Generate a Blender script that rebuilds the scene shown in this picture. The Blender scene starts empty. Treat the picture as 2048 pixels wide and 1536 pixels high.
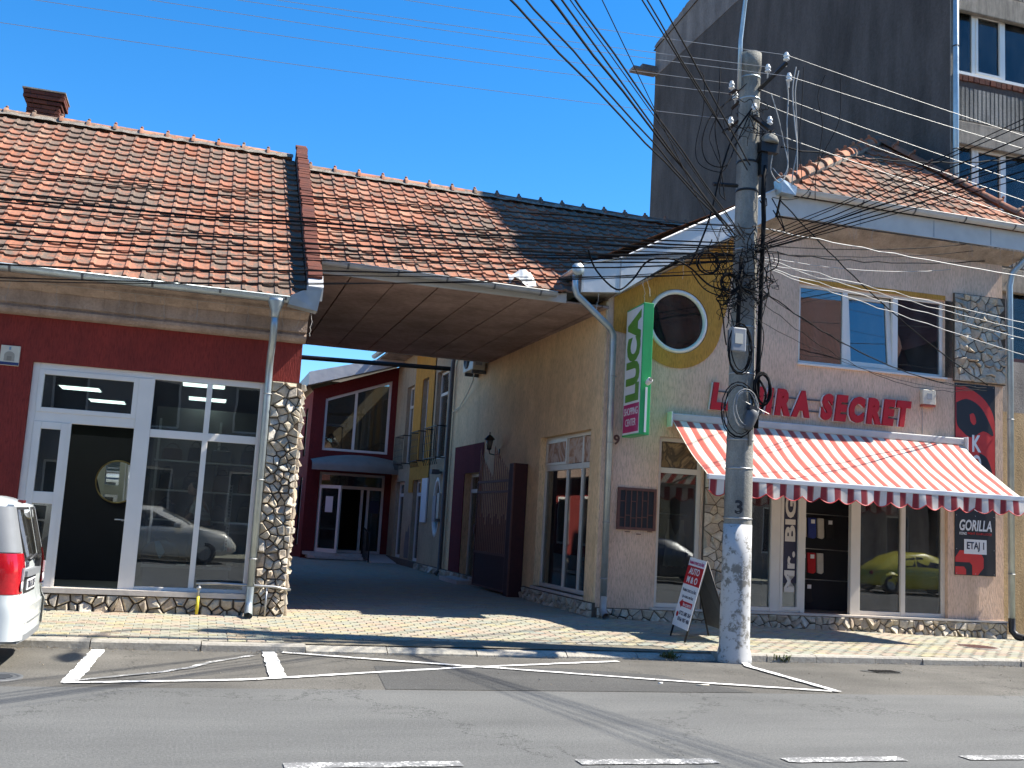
import bpy, bmesh, math, random
import numpy as np
from mathutils import Vector, Matrix
random.seed(7)
rad = math.radians
S = bpy.context.scene
COL = S.collection

# ---------------------------------------------------------------- camera
CAM_H = 1.70
cam_d = bpy.data.cameras.new('camera')
cam = bpy.data.objects.new('camera', cam_d)
COL.objects.link(cam)
yaw, pit, rol = rad(16.66), rad(7.63), rad(3.30)
fw = Vector((math.sin(yaw) * math.cos(pit), math.cos(yaw) * math.cos(pit), math.sin(pit)))
rt = Vector((math.cos(yaw), -math.sin(yaw), 0))
up = rt.cross(fw)
r2 = rt * math.cos(rol) + up * math.sin(rol)
u2 = up * math.cos(rol) - rt * math.sin(rol)
Mx = Matrix((r2, u2, -fw)).transposed().to_4x4()
Mx.translation = Vector((0, 0, CAM_H))
cam.matrix_world = Mx
cam_d.sensor_fit = 'HORIZONTAL'
cam_d.sensor_width = 36
cam_d.lens = 36 * 2072 / 2048
cam_d.clip_end = 2000
S.camera = cam

# ---------------------------------------------------------------- sky, sun, exposure
SUN_EL, SUN_OFF = rad(51), rad(7.5)      # height; degrees in front of the facade line
sunv = Vector((math.cos(SUN_EL) * math.cos(SUN_OFF), -math.cos(SUN_EL) * math.sin(SUN_OFF), math.sin(SUN_EL)))
W = bpy.data.worlds.new('World')
S.world = W
W.use_nodes = True
nt = W.node_tree
bg = nt.nodes['Background']
sky = nt.nodes.new('ShaderNodeTexSky')
sky.sky_type = 'NISHITA'
sky.sun_disc = False
sky.sun_elevation = SUN_EL
sky.sun_rotation = math.atan2(sunv.x, sunv.y)
sky.altitude = 0
sky.air_density = 1.0
sky.dust_density = 0.0
sky.ozone_density = 6.0
hs = nt.nodes.new('ShaderNodeHueSaturation')
hs.inputs['Saturation'].default_value = 1.28
nt.links.new(sky.outputs[0], hs.inputs['Color'])
nt.links.new(hs.outputs[0], bg.inputs[0])
bg.inputs[1].default_value = 0.104
sun_d = bpy.data.lights.new('sun', 'SUN')
sun_d.energy = 5.0
sun_d.angle = rad(0.53)
sun_d.color = (1.0, 0.94, 0.84)
sun = bpy.data.objects.new('sun', sun_d)
COL.objects.link(sun)
sun.rotation_euler = (-sunv).to_track_quat('-Z', 'Y').to_euler()
sun.location = (20, -10, 30)
S.view_settings.view_transform = 'Standard'
S.view_settings.look = 'None'
S.view_settings.gamma = 1
S.view_settings.use_curve_mapping = False
S.view_settings.exposure = 1.25

# ---------------------------------------------------------------- helpers
OFF = {}
class Fr:
    """a wall's own axes: x to the right along the wall, y into the wall, z up"""
    def __init__(s, ox, oy, deg):
        s.o = Vector((ox, oy, 0)); s.a = rad(deg)
        s.x = Vector((math.cos(s.a), math.sin(s.a), 0)); s.y = Vector((-math.sin(s.a), math.cos(s.a), 0))
    def w(s, x, y, z):
        return s.o + s.x * x + s.y * y + Vector((0, 0, z))
WORLD = Fr(0, 0, 0)
FL = Fr(0, 15.2, 0)              # left shop front
FR = Fr(6.37, 15.92, -2.66)      # right shop front
FP = Fr(6.37, 15.92, -89.2)      # passage side of the right building (x towards the street)
FB = Fr(0, 33.5, 0)              # red building in the yard

def tag(o, label=None, cat=None, group=None, kind=None):
    if label: o['label'] = label
    if cat: o['category'] = cat
    if group: o['group'] = group
    if kind: o['kind'] = kind
    return o

def thing(name, label, cat, fr=WORLD, at=(0, 0, 0), group=None, kind=None):
    o = bpy.data.objects.new(name, None)
    o.empty_display_size = .2
    COL.objects.link(o)
    o.location = fr.w(*at)
    o.rotation_euler = (0, 0, fr.a)
    OFF[o] = Vector(at)
    return tag(o, label, cat, group, kind)

class MB:
    def __init__(s):
        s.v = []; s.f = []; s.sm = []
    def add(s, vs, fs, sm=False):
        n = len(s.v)
        s.v += [Vector(p) for p in vs]
        s.f += [tuple(i + n for i in f) for f in fs]
        s.sm += [sm] * len(fs)
        return s
    def box(s, x0, y0, z0, x1, y1, z1, m=None):
        vs = [(x, y, z) for z in (z0, z1) for y in (y0, y1) for x in (x0, x1)]
        if m: vs = [m @ Vector(p) for p in vs]
        return s.add(vs, [(0, 2, 3, 1), (4, 5, 7, 6), (0, 1, 5, 4), (2, 6, 7, 3), (0, 4, 6, 2), (1, 3, 7, 5)])
    def poly(s, pts, sm=False):
        return s.add(pts, [tuple(range(len(pts)))], sm)
    def prism(s, pts, d):
        """closed solid: polygon pts swept by vector d"""
        n = len(pts); d = Vector(d)
        a = [Vector(p) for p in pts]
        return s.add(a + [p + d for p in a], [tuple(range(n))[::-1], tuple(range(n, 2 * n))] +
                     [(i, (i + 1) % n, n + (i + 1) % n, n + i) for i in range(n)])
    def tube(s, path, r, n=8, cap=True, closed=False):
        P = [Vector(p) for p in path]
        R = r if isinstance(r, (list, tuple)) else [r] * len(P)
        m = len(P); vs = []; prev = None
        for i, p in enumerate(P):
            if closed: t = P[(i + 1) % m] - P[i - 1]
            else: t = P[min(i + 1, m - 1)] - P[max(i - 1, 0)]
            if t.length < 1e-9: t = Vector((0, 0, 1))
            t.normalize()
            if prev is None:
                a = Vector((0, 0, 1)) if abs(t.z) < .9 else Vector((1, 0, 0))
                u = t.cross(a).normalized()
            else:
                u = prev - t * prev.dot(t)
                u = u.normalized() if u.length > 1e-6 else t.orthogonal().normalized()
            prev = u; w = t.cross(u)
            for k in range(n):
                a = 2 * math.pi * k / n
                vs.append(p + (u * math.cos(a) + w * math.sin(a)) * R[i])
        fs = []
        for i in range(m if closed else m - 1):
            j = (i + 1) % m
            for k in range(n):
                fs.append((i * n + k, i * n + (k + 1) % n, j * n + (k + 1) % n, j * n + k))
        s.add(vs, fs, n > 5)
        if cap and not closed:
            b = len(s.v) - len(vs)
            s.f += [tuple(b + k for k in range(n))[::-1], tuple(b + (m - 1) * n + k for k in range(n))]
            s.sm += [False, False]
        return s
    def lathe(s, prof, c=(0, 0, 0), n=16, m=None):
        vs = []
        for (r, z) in prof:
            for k in range(n):
                a = 2 * math.pi * k / n
                p = Vector((r * math.cos(a), r * math.sin(a), z))
                if m: p = m @ p
                vs.append(p + Vector(c))
        fs = []
        for i in range(len(prof) - 1):
            for k in range(n):
                fs.append((i * n + k, i * n + (k + 1) % n, (i + 1) * n + (k + 1) % n, (i + 1) * n + k))
        s.add(vs, fs, True)
        b = len(s.v) - len(vs)
        s.f += [tuple(b + k for k in range(n))[::-1], tuple(b + (len(prof) - 1) * n + k for k in range(n))]
        s.sm += [False, False]
        return s
    def grid(s, rows, sm=True, flip=False):
        n = len(rows[0]); vs = [p for r in rows for p in r]
        fs = []
        for i in range(len(rows) - 1):
            for j in range(n - 1):
                q = (i * n + j, i * n + j + 1, (i + 1) * n + j + 1, (i + 1) * n + j)
                fs.append(q[::-1] if flip else q)
        return s.add(vs, fs, sm)
    def mesh(s, name, mat=None, off=None):
        me = bpy.data.meshes.new(name)
        off = off or Vector((0, 0, 0))
        me.from_pydata([tuple(p - off) for p in s.v], [], s.f)
        me.polygons.foreach_set('use_smooth', s.sm)
        if mat: me.materials.append(mat)
        me.validate()
        return me
    def build(s, name, mat, parent=None, fr=None, bevel=0, kind=None, at=None):
        off = OFF.get(parent) if parent else (Vector(at) if at else None)
        me = s.mesh(name, mat, off)
        o = bpy.data.objects.new(name, me)
        COL.objects.link(o)
        if parent:
            o.parent = parent; OFF[o] = OFF[parent]
        else:
            fr = fr or WORLD
            o.location = fr.w(*(at or (0, 0, 0))); o.rotation_euler = (0, 0, fr.a)
            OFF[o] = Vector(at or (0, 0, 0))
        if bevel:
            b = o.modifiers.new('bevel', 'BEVEL'); b.width = bevel; b.segments = 2; b.limit_method = 'ANGLE'
        if kind: o['kind'] = kind
        return o

def obj(name, me, parent=None, loc=(0, 0, 0), rot=(0, 0, 0), scale=None):
    """link a (shared) mesh as an object; loc is in the parent's wall axes"""
    o = bpy.data.objects.new(name, me)
    COL.objects.link(o)
    if parent:
        o.parent = parent; o.location = Vector(loc) - OFF[parent]
    else: o.location = loc
    o.rotation_euler = rot
    if scale: o.scale = scale
    OFF[o] = Vector(loc)
    return o

def panel(outer, holes, y=0, reveal=0.0, hole_reveal=None):
    """wall sheet in x,z with holes; reveals run from y to y+reveal"""
    bm = bmesh.new()
    es = []
    for L in [outer] + holes:
        vs = [bm.verts.new((p[0], y, p[1])) for p in L]
        es += [bm.edges.new((vs[i], vs[(i + 1) % len(vs)])) for i in range(len(vs))]
    bmesh.ops.triangle_fill(bm, use_beauty=True, use_dissolve=False, edges=es, normal=(0, -1, 0))
    bm.verts.index_update()
    mb = MB()
    mb.add([v.co.copy() for v in bm.verts], [tuple(v.index for v in f.verts) for f in bm.faces])
    bm.free()
    if reveal:
        for L in holes:
            n = len(L)
            mb.add([(p[0], y, p[1]) for p in L] + [(p[0], y + reveal, p[1]) for p in L],
                   [(i, (i + 1) % n, n + (i + 1) % n, n + i) for i in range(n)], n > 8)
    return mb
def rect(x0, z0, x1, z1): return [(x0, z0), (x1, z0), (x1, z1), (x0, z1)]
def circ(cx, cz, r, n=40): return [(cx + r * math.cos(2 * math.pi * k / n), cz + r * math.sin(2 * math.pi * k / n)) for k in range(n)]
def frame4(mb, x0, z0, x1, z1, w, y0, y1):
    mb.box(x0, y0, z0, x0 + w, y1, z1).box(x1 - w, y0, z0, x1, y1, z1)
    mb.box(x0 + w, y0, z0, x1 - w, y1, z0 + w).box(x0 + w, y0, z1 - w, x1 - w, y1, z1)
    return mb
def arc(c, r, a0, a1, n, ax=0, az=2):
    out = []
    for k in range(n + 1):
        a = rad(a0 + (a1 - a0) * k / n); p = list(c); p[ax] += r * math.cos(a); p[az] += r * math.sin(a); out.append(tuple(p))
    return out

_txt = {}
def text_geo(body, h, bold=0.0, shear=0.0, depth=0.002, width=None):
    """lettering as verts/faces, left-bottom at 0,0, height of capitals about h"""
    cu = bpy.data.curves.new('lettering', 'FONT')
    cu.body = body; cu.size = 1.0; cu.offset = bold; cu.shear = shear; cu.extrude = 0.5; cu.resolution_u = 3
    o = bpy.data.objects.new('lettering', cu)
    me = bpy.data.meshes.new_from_object(o)
    vs = [v.co.copy() for v in me.vertices]; fs = [tuple(p.vertices) for p in me.polygons]
    bpy.data.objects.remove(o); bpy.data.curves.remove(cu); bpy.data.meshes.remove(me)
    x0 = min(v.x for v in vs); x1 = max(v.x for v in vs); y0 = min(v.y for v in vs); y1 = max(v.y for v in vs)
    sy = h / (y1 - y0); sx = (width / (x1 - x0)) if width else sy
    return [Vector(((v.x - x0) * sx, (v.y - y0) * sy, (v.z) * depth)) for v in vs], fs, (x1 - x0) * sx
def put_text(mb, body, m, h, bold=0.0, shear=0.0, depth=0.004, width=None, center=False):
    """m maps text plane (x right, y up, z out) into wall axes"""
    vs, fs, wd = text_geo(body, h, bold, shear, depth, width)
    dx = -wd / 2 if center else 0
    mb.add([m @ Vector((v.x + dx, v.y, v.z)) for v in vs], fs)
    return wd
def onwall(x, y, z):   # text plane on a wall facing -y
    return Matrix(((1, 0, 0, x), (0, 0, -1, y), (0, 1, 0, z), (0, 0, 0, 1)))
# ---------------------------------------------------------------- materials
def newmat(name):
    m = bpy.data.materials.new(name); m.use_nodes = True
    nt = m.node_tree
    return m, nt, nt.nodes, nt.links, nt.nodes['Principled BSDF']
def N(nt, t, **k):
    n = nt.nodes.new(t)
    for a, b in k.items():
        if a in n.inputs: n.inputs[a].default_value = b
        else: setattr(n, a, b)
    return n
def coords(nt, sc=(1, 1, 1), rot=(0, 0, 0), src='Object'):
    tc = N(nt, 'ShaderNodeTexCoord'); mp = N(nt, 'ShaderNodeMapping')
    mp.inputs['Scale'].default_value = sc; mp.inputs['Rotation'].default_value = rot
    nt.links.new(tc.outputs[src], mp.inputs[0]); return mp
def ramp(nt, fac, stops):
    r = N(nt, 'ShaderNodeValToRGB')
    e = r.color_ramp.elements
    while len(e) < len(stops): e.new(0.5)
    for i, (p, c) in enumerate(stops):
        e[i].position = p; e[i].color = (c[0], c[1], c[2], 1) if len(c) == 3 else c
    nt.links.new(fac, r.inputs[0]); return r
def mixc(nt, fac, a, b, mode='MIX'):
    m = N(nt, 'ShaderNodeMix', data_type='RGBA', blend_type=mode)
    for i, s in ((0, fac), (6, a), (7, b)):
        if hasattr(s, 'is_linked') or hasattr(s, 'links'): nt.links.new(s, m.inputs[i])
        else: m.inputs[i].default_value = s if i == 0 else (s[0], s[1], s[2], 1)
    return m.outputs[2]
def noise(nt, mp, scale, detail=4, rough=.55, dist=0):
    n = N(nt, 'ShaderNodeTexNoise'); n.inputs['Scale'].default_value = scale
    n.inputs['Detail'].default_value = detail; n.inputs['Roughness'].default_value = rough; n.inputs['Distortion'].default_value = dist
    if mp: nt.links.new(mp.outputs[0], n.inputs['Vector'])
    return n
def bump(nt, h, dist, strength=1.0, normal=None):
    b = N(nt, 'ShaderNodeBump'); b.inputs['Distance'].default_value = dist; b.inputs['Strength'].default_value = strength
    nt.links.new(h, b.inputs['Height'])
    if normal: nt.links.new(normal, b.inputs['Normal'])
    return b.outputs[0]
def rnd(nt):
    """a random number per object and per loose piece"""
    oi = N(nt, 'ShaderNodeObjectInfo'); g = N(nt, 'ShaderNodeNewGeometry')
    a = N(nt, 'ShaderNodeMath', operation='ADD'); nt.links.new(oi.outputs['Random'], a.inputs[0]); nt.links.new(g.outputs['Random Per Island'], a.inputs[1])
    f = N(nt, 'ShaderNodeMath', operation='FRACT'); nt.links.new(a.outputs[0], f.inputs[0]); return f.outputs[0]

def plain(name, c, rough=.6, metal=0, var=.12, scale=8, bmp=0, bscale=60, spec=.5, coat=0):
    """painted / plastic / metal: a slightly uneven colour, fine relief"""
    m, nt, ns, lk, b = newmat(name)
    mp = coords(nt)
    n = noise(nt, mp, scale)
    r = ramp(nt, n.outputs[0], [(.25, [x * (1 - var) for x in c]), (.75, [min(1, x * (1 + var)) for x in c])])
    lk.new(r.outputs[0], b.inputs['Base Color'])
    b.inputs['Roughness'].default_value = rough; b.inputs['Metallic'].default_value = metal
    b.inputs['Specular IOR Level'].default_value = spec
    b.inputs['Coat Weight'].default_value = coat
    if bmp: lk.new(bump(nt, noise(nt, mp, bscale).outputs[0], bmp), b.inputs['Normal'])
    return m

def stucco(name, c, dirt=(.12, .09, .06), amount=.5, streak=.9):
    """scratched render: short upright grooves, grime running down"""
    m, nt, ns, lk, b = newmat(name)
    mp = coords(nt, (1, 1, .16)); n1 = noise(nt, mp, 55, 3, .6, .6)
    mp2 = coords(nt, (1, 1, .22)); n2 = noise(nt, mp2, 3.2, 5, .6)
    n3 = noise(nt, coords(nt), 1.1, 4)
    g = ramp(nt, n1.outputs[0], [(.34, [x * .70 for x in c]), (.56, c)])
    d = ramp(nt, n2.outputs[0], [(.45, (0, 0, 0)), (.8, (1, 1, 1))])
    mu = N(nt, 'ShaderNodeMath', operation='MULTIPLY'); lk.new(d.outputs[0], mu.inputs[0]); mu.inputs[1].default_value = amount
    c1 = mixc(nt, mu.outputs[0], g.outputs[0], dirt)
    v = ramp(nt, n3.outputs[0], [(.3, (.84, .84, .84)), (.7, (1.08, 1.06, 1.04))])
    lk.new(mixc(nt, 1.0, c1, v.outputs[0], 'MULTIPLY'), b.inputs['Base Color'])
    b.inputs['Roughness'].default_value = .92; b.inputs['Specular IOR Level'].default_value = .2
    lk.new(bump(nt, n1.outputs[0], .012, streak), b.inputs['Normal'])
    return m

def render_old(name, c, c2, scale=1.0):
    m, nt, ns, lk, b = newmat(name)
    n = noise(nt, coords(nt), .45 * scale, 8, .62); n2 = noise(nt, coords(nt, (1, 1, .25)), 1.6 * scale, 6, .65); n3 = noise(nt, coords(nt), 14 * scale, 8, .7)
    r = ramp(nt, n.outputs[0], [(.3, c), (.7, c2)])
    d = ramp(nt, n2.outputs[0], [(.35, (.66, .66, .66)), (.62, (1.08, 1.08, 1.08))])
    e = ramp(nt, n3.outputs[0], [(.3, (.8, .8, .8)), (.7, (1.15, 1.15, 1.15))])
    x = mixc(nt, 1.0, r.outputs[0], d.outputs[0], 'MULTIPLY')
    lk.new(mixc(nt, 1.0, x, e.outputs[0], 'MULTIPLY'), b.inputs['Base Color'])
    b.inputs['Roughness'].default_value = .95; b.inputs['Specular IOR Level'].default_value = .15
    lk.new(bump(nt, n3.outputs[0], .03, .7), b.inputs['Normal'])
    return m

def tile_mat(name, tint=1.0):
    m, nt, ns, lk, b = newmat(name)
    r = rnd(nt)
    g = N(nt, 'ShaderNodeNewGeometry')
    n = noise(nt, None, 7.5, 8, .72); lk.new(g.outputs['Position'], n.inputs['Vector'])
    n0 = noise(nt, None, .55, 3, .5); lk.new(g.outputs['Position'], n0.inputs['Vector'])
    n2 = noise(nt, None, 45, 4, .7); lk.new(g.outputs['Position'], n2.inputs['Vector'])
    base = ramp(nt, r, [(0, (.30 * tint, .118 * tint, .068 * tint)), (.35, (.36 * tint, .16 * tint, .098 * tint)), (.7, (.32 * tint, .135 * tint, .085 * tint)), (1, (.43 * tint, .22 * tint, .14 * tint))])
    # lichen and soot in patches, a little more on some tiles than on others
    r2 = N(nt, 'ShaderNodeMath', operation='MULTIPLY'); lk.new(r, r2.inputs[0]); r2.inputs[1].default_value = 7.31
    fr = N(nt, 'ShaderNodeMath', operation='FRACT'); lk.new(r2.outputs[0], fr.inputs[0])
    sc = N(nt, 'ShaderNodeMath', operation='MULTIPLY_ADD'); lk.new(fr.outputs[0], sc.inputs[0]); sc.inputs[1].default_value = .14; sc.inputs[2].default_value = -.10
    ad = N(nt, 'ShaderNodeMath', operation='ADD'); lk.new(n.outputs[0], ad.inputs[0]); lk.new(sc.outputs[0], ad.inputs[1])
    ad2 = N(nt, 'ShaderNodeMath', operation='MULTIPLY_ADD'); lk.new(n0.outputs[0], ad2.inputs[0]); ad2.inputs[1].default_value = .45; lk.new(ad.outputs[0], ad2.inputs[2])
    f = ramp(nt, ad2.outputs[0], [(.63, (0, 0, 0)), (.76, (.9, .9, .9))])
    gr = ramp(nt, n2.outputs[0], [(.3, (.095, .078, .062)), (.7, (.19, .156, .122))])
    c = mixc(nt, f.outputs[0], base.outputs[0], gr.outputs[0])
    lk.new(c, b.inputs['Base Color']); b.inputs['Roughness'].default_value = .9; b.inputs['Specular IOR Level'].default_value = .2
    lk.new(bump(nt, n2.outputs[0], .006, .8), b.inputs['Normal'])
    return m

def piece_mat(name, cols, rough=.9, bmp=.006, bscale=40, soil=.35, soilc=(.1, .085, .065)):
    """stones, bricks, pavers: each piece takes its own colour out of cols"""
    m, nt, ns, lk, b = newmat(name)
    r = rnd(nt)
    base = ramp(nt, r, [(i / max(1, len(cols) - 1), c) for i, c in enumerate(cols)])
    mp = coords(nt, src='Object')
    cx = N(nt, 'ShaderNodeCombineXYZ'); mul = N(nt, 'ShaderNodeMath', operation='MULTIPLY'); lk.new(r, mul.inputs[0]); mul.inputs[1].default_value = 37
    lk.new(mul.outputs[0], cx.inputs[1]); sh = N(nt, 'ShaderNodeVectorMath', operation='ADD'); lk.new(mp.outputs[0], sh.inputs[0]); lk.new(cx.outputs[0], sh.inputs[1])
    n = noise(nt, None, 9, 6, .65); lk.new(sh.outputs[0], n.inputs['Vector'])
    n2 = noise(nt, None, bscale, 5, .7); lk.new(sh.outputs[0], n2.inputs['Vector'])
    f = ramp(nt, n.outputs[0], [(.42, (0, 0, 0)), (.75, (soil, soil, soil))])
    v = ramp(nt, n2.outputs[0], [(.3, (.75, .75, .75)), (.7, (1.12, 1.12, 1.12))])
    c = mixc(nt, f.outputs[0], base.outputs[0], soilc)
    lk.new(mixc(nt, 1.0, c, v.outputs[0], 'MULTIPLY'), b.inputs['Base Color'])
    b.inputs['Roughness'].default_value = rough; b.inputs['Specular IOR Level'].default_value = .25
    lk.new(bump(nt, n2.outputs[0], bmp, .8), b.inputs['Normal'])
    return m

def asphalt(name, c, contrast=.5, crack=False, patch=.25):
    m, nt, ns, lk, b = newmat(name)
    mp = coords(nt)
    n = noise(nt, mp, 42, 7, .8); n2 = noise(nt, mp, .55, 6, .6); n3 = noise(nt, coords(nt, (.18, 1, 1)), 1.4, 5, .6)
    vo = N(nt, 'ShaderNodeTexVoronoi'); vo.inputs['Scale'].default_value = 70; lk.new(mp.outputs[0], vo.inputs['Vector'])
    a = ramp(nt, n.outputs[0], [(.3, [x * (1 - contrast) for x in c]), (.7, [x * (1 + contrast) for x in c])])
    p = ramp(nt, n2.outputs[0], [(.3, (1 - patch,) * 3), (.7, (1 + patch * .6,) * 3)])
    q = ramp(nt, n3.outputs[0], [(.35, (.86, .86, .86)), (.65, (1.06, 1.06, 1.05))])
    c1 = mixc(nt, 1.0, mixc(nt, 1.0, a.outputs[0], p.outputs[0], 'MULTIPLY'), q.outputs[0], 'MULTIPLY')
    st = ramp(nt, vo.outputs['Distance'], [(.0, (1.5, 1.5, 1.45)), (.12, (1, 1, 1))])
    c1 = mixc(nt, .55, c1, mixc(nt, 1.0, c1, st.outputs[0], 'MULTIPLY'))
    if crack:
        mpc = coords(nt, (.30, .16, 1)); dn = noise(nt, coords(nt), 2.4, 5, .7)
        sc = N(nt, 'ShaderNodeVectorMath', operation='SCALE'); lk.new(dn.outputs['Color'], sc.inputs[0]); sc.inputs['Scale'].default_value = .42
        ad = N(nt, 'ShaderNodeVectorMath', operation='ADD'); lk.new(mpc.outputs[0], ad.inputs[0]); lk.new(sc.outputs[0], ad.inputs[1])
        v2 = N(nt, 'ShaderNodeTexVoronoi', feature='DISTANCE_TO_EDGE'); v2.inputs['Scale'].default_value = 1.0; lk.new(ad.outputs[0], v2.inputs['Vector'])
        cr = ramp(nt, v2.outputs['Distance'], [(.0, (.25, .25, .25)), (.0045, (1, 1, 1))])
        c1 = mixc(nt, 1.0, c1, cr.outputs[0], 'MULTIPLY')
    lk.new(c1, b.inputs['Base Color'])
    b.inputs['Roughness'].default_value = .85; b.inputs['Specular IOR Level'].default_value = .3
    lk.new(bump(nt, n.outputs[0], .012, .9), b.inputs['Normal'])
    return m

def worn_paint(name, c, under, cut=.45, scale=30):
    """paint that has come off in places, showing what is under it"""
    m, nt, ns, lk, b = newmat(name)
    n = noise(nt, coords(nt), scale, 8, .75); n2 = noise(nt, coords(nt), scale * .12, 4, .6)
    ad = N(nt, 'ShaderNodeMath', operation='MULTIPLY_ADD'); lk.new(n2.outputs[0], ad.inputs[0]); ad.inputs[1].default_value = .55; lk.new(n.outputs[0], ad.inputs[2])
    f = ramp(nt, ad.outputs[0], [(cut + .2, (0, 0, 0)), (cut + .28, (1, 1, 1))])
    lk.new(mixc(nt, f.outputs[0], under, c), b.inputs['Base Color'])
    b.inputs['Roughness'].default_value = .8
    lk.new(bump(nt, n.outputs[0], .004, .5), b.inputs['Normal'])
    return m

def glass(name, ior=1.6, tint=(.78, .82, .82), haze=0.0):
    m, nt, ns, lk, b = newmat(name)
    ns.remove(b)
    out = ns['Material Output']
    fr = N(nt, 'ShaderNodeFresnel'); fr.inputs['IOR'].default_value = ior
    tr = N(nt, 'ShaderNodeBsdfTransparent'); tr.inputs[0].default_value = (*tint, 1)
    gl = N(nt, 'ShaderNodeBsdfGlossy'); gl.inputs['Roughness'].default_value = 0.0; gl.inputs['Color'].default_value = (.95, .97, 1, 1)
    n = noise(nt, coords(nt), 1.3, 2, .4)
    lk.new(bump(nt, n.outputs[0], .012, .09), gl.inputs['Normal'])
    mx = N(nt, 'ShaderNodeMixShader'); lk.new(fr.outputs[0], mx.inputs[0]); lk.new(tr.outputs[0], mx.inputs[1]); lk.new(gl.outputs[0], mx.inputs[2])
    # a film of dust and wipe marks
    df = N(nt, 'ShaderNodeBsdfDiffuse'); df.inputs[0].default_value = (.5, .48, .44, 1)
    n2 = noise(nt, coords(nt, (1, 1, .35), (0, rad(25), 0)), 2.6, 7, .68); r2 = ramp(nt, n2.outputs[0], [(.42, (.012, .012, .012)), (.75, (.075, .075, .075))])
    m2 = N(nt, 'ShaderNodeMixShader'); lk.new(r2.outputs[0], m2.inputs[0]); lk.new(mx.outputs[0], m2.inputs[1]); lk.new(df.outputs[0], m2.inputs[2])
    lk.new(m2.outputs[0], out.inputs[0])
    return m

def stripes(name, ca, cb, period, axis=0, duty=.45, third=None):
    m, nt, ns, lk, b = newmat(name)
    tc = N(nt, 'ShaderNodeTexCoord'); sx = N(nt, 'ShaderNodeSeparateXYZ'); lk.new(tc.outputs['Object'], sx.inputs[0])
    mo = N(nt, 'ShaderNodeMath', operation='DIVIDE'); lk.new(sx.outputs[axis], mo.inputs[0]); mo.inputs[1].default_value = period
    f = N(nt, 'ShaderNodeMath', operation='FRACT'); lk.new(mo.outputs[0], f.inputs[0])
    stops = [(0, ca), (duty - .12, ca), (duty - .1, third or ca), (duty - .04, third or ca), (duty, cb), (.97, cb), (1.0, ca)]
    r = ramp(nt, f.outputs[0], stops)
    n = noise(nt, coords(nt), 3, 5, .6); v = ramp(nt, n.outputs[0], [(.3, (.76, .74, .70)), (.62, (1, 1, 1))])
    col = mixc(nt, 1.0, r.outputs[0], v.outputs[0], 'MULTIPLY')
    lk.new(col, b.inputs['Base Color']); b.inputs['Roughness'].default_value = .85; b.inputs['Specular IOR Level'].default_value = .2
    # thin canvas lets some light through
    out = ns['Material Output']; tl = N(nt, 'ShaderNodeBsdfTranslucent'); lk.new(col, tl.inputs[0])
    mx = N(nt, 'ShaderNodeMixShader'); mx.inputs[0].default_value = .16
    lk.new(b.outputs[0], mx.inputs[1]); lk.new(tl.outputs[0], mx.inputs[2]); lk.new(mx.outputs[0], out.inputs[0])
    return m

def glow(name, c, s):
    m, nt, ns, lk, b = newmat(name)
    n = noise(nt, coords(nt), 6, 2); r = ramp(nt, n.outputs[0], [(.2, [x * .92 for x in c]), (.8, c)])
    lk.new(r.outputs[0], b.inputs['Emission Color']); b.inputs['Emission Strength'].default_value = s
    lk.new(r.outputs[0], b.inputs['Base Color'])
    return m

M = {}
M['asphalt'] = asphalt('asphalt_carriageway', (.137, .138, .132), .38, True, .12)
M['asphalt_old'] = asphalt('asphalt_parking_lane', (.125, .118, .104), .6, True, .35)
M['asphalt_patch'] = asphalt('asphalt_patch', (.085, .084, .08), .55, False, .2)
M['earth'] = render_old('bare_ground', (.2, .17, .13), (.27, .23, .18))
M['line'] = worn_paint('road_paint', (.78, .77, .73), (.2, .2, .19), .43, 26)
M['line_worn'] = worn_paint('road_paint_worn', (.7, .69, .66), (.17, .17, .165), .60, 40)
M['kerb'] = piece_mat('kerb_concrete', [(.36, .34, .29), (.42, .39, .33), (.33, .31, .27)], .95, .012, 30, .4, (.16, .14, .11))
M['paver'] = piece_mat('paving_block', [(.36, .34, .25), (.31, .315, .245), (.39, .325, .245), (.28, .30, .255), (.39, .35, .215), (.36, .275, .21), (.335, .325, .265)], .93, .004, 60, .3, (.24, .21, .17))
M['joint'] = plain('joint_sand', (.17, .15, .11), .98, 0, .3, 20, .004)
M['red'] = stucco('red_render', (.26, .042, .034), (.09, .026, .024), .35)
M['maroon'] = stucco('maroon_render', (.16, .03, .035), (.06, .02, .02), .3)
M['yardred'] = stucco('yard_red_render', (.17, .028, .028), (.1, .02, .02), .3)
M['pink'] = stucco('pink_beige_render', (.78, .555, .405), (.36, .25, .14), .32)
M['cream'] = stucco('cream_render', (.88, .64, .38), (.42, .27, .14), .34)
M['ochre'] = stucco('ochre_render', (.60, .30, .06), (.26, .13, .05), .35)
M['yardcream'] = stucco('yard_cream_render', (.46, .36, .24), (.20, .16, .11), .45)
M['moulding'] = render_old('cornice_plaster', (.36, .265, .205), (.43, .32, .25), 2)
M['soffit'] = render_old('soffit_boards', (.40, .29, .245), (.44, .325, .28), .6)
M['soffit_cream'] = render_old('eaves_soffit', (.38, .31, .25), (.46, .37, .29), 2)
M['concrete'] = render_old('block_concrete', (.22, .205, .185), (.30, .28, .25), 2)
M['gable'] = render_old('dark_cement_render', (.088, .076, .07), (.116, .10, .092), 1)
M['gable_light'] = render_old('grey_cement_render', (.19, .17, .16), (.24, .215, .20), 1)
M['oldyellow'] = render_old('old_yellow_plaster', (.38, .28, .15), (.45, .34, .2), 2)
M['tile'] = tile_mat('roof_tile')
M['mortar'] = render_old('ridge_mortar', (.34, .30, .25), (.26, .23, .19), 6)
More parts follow.
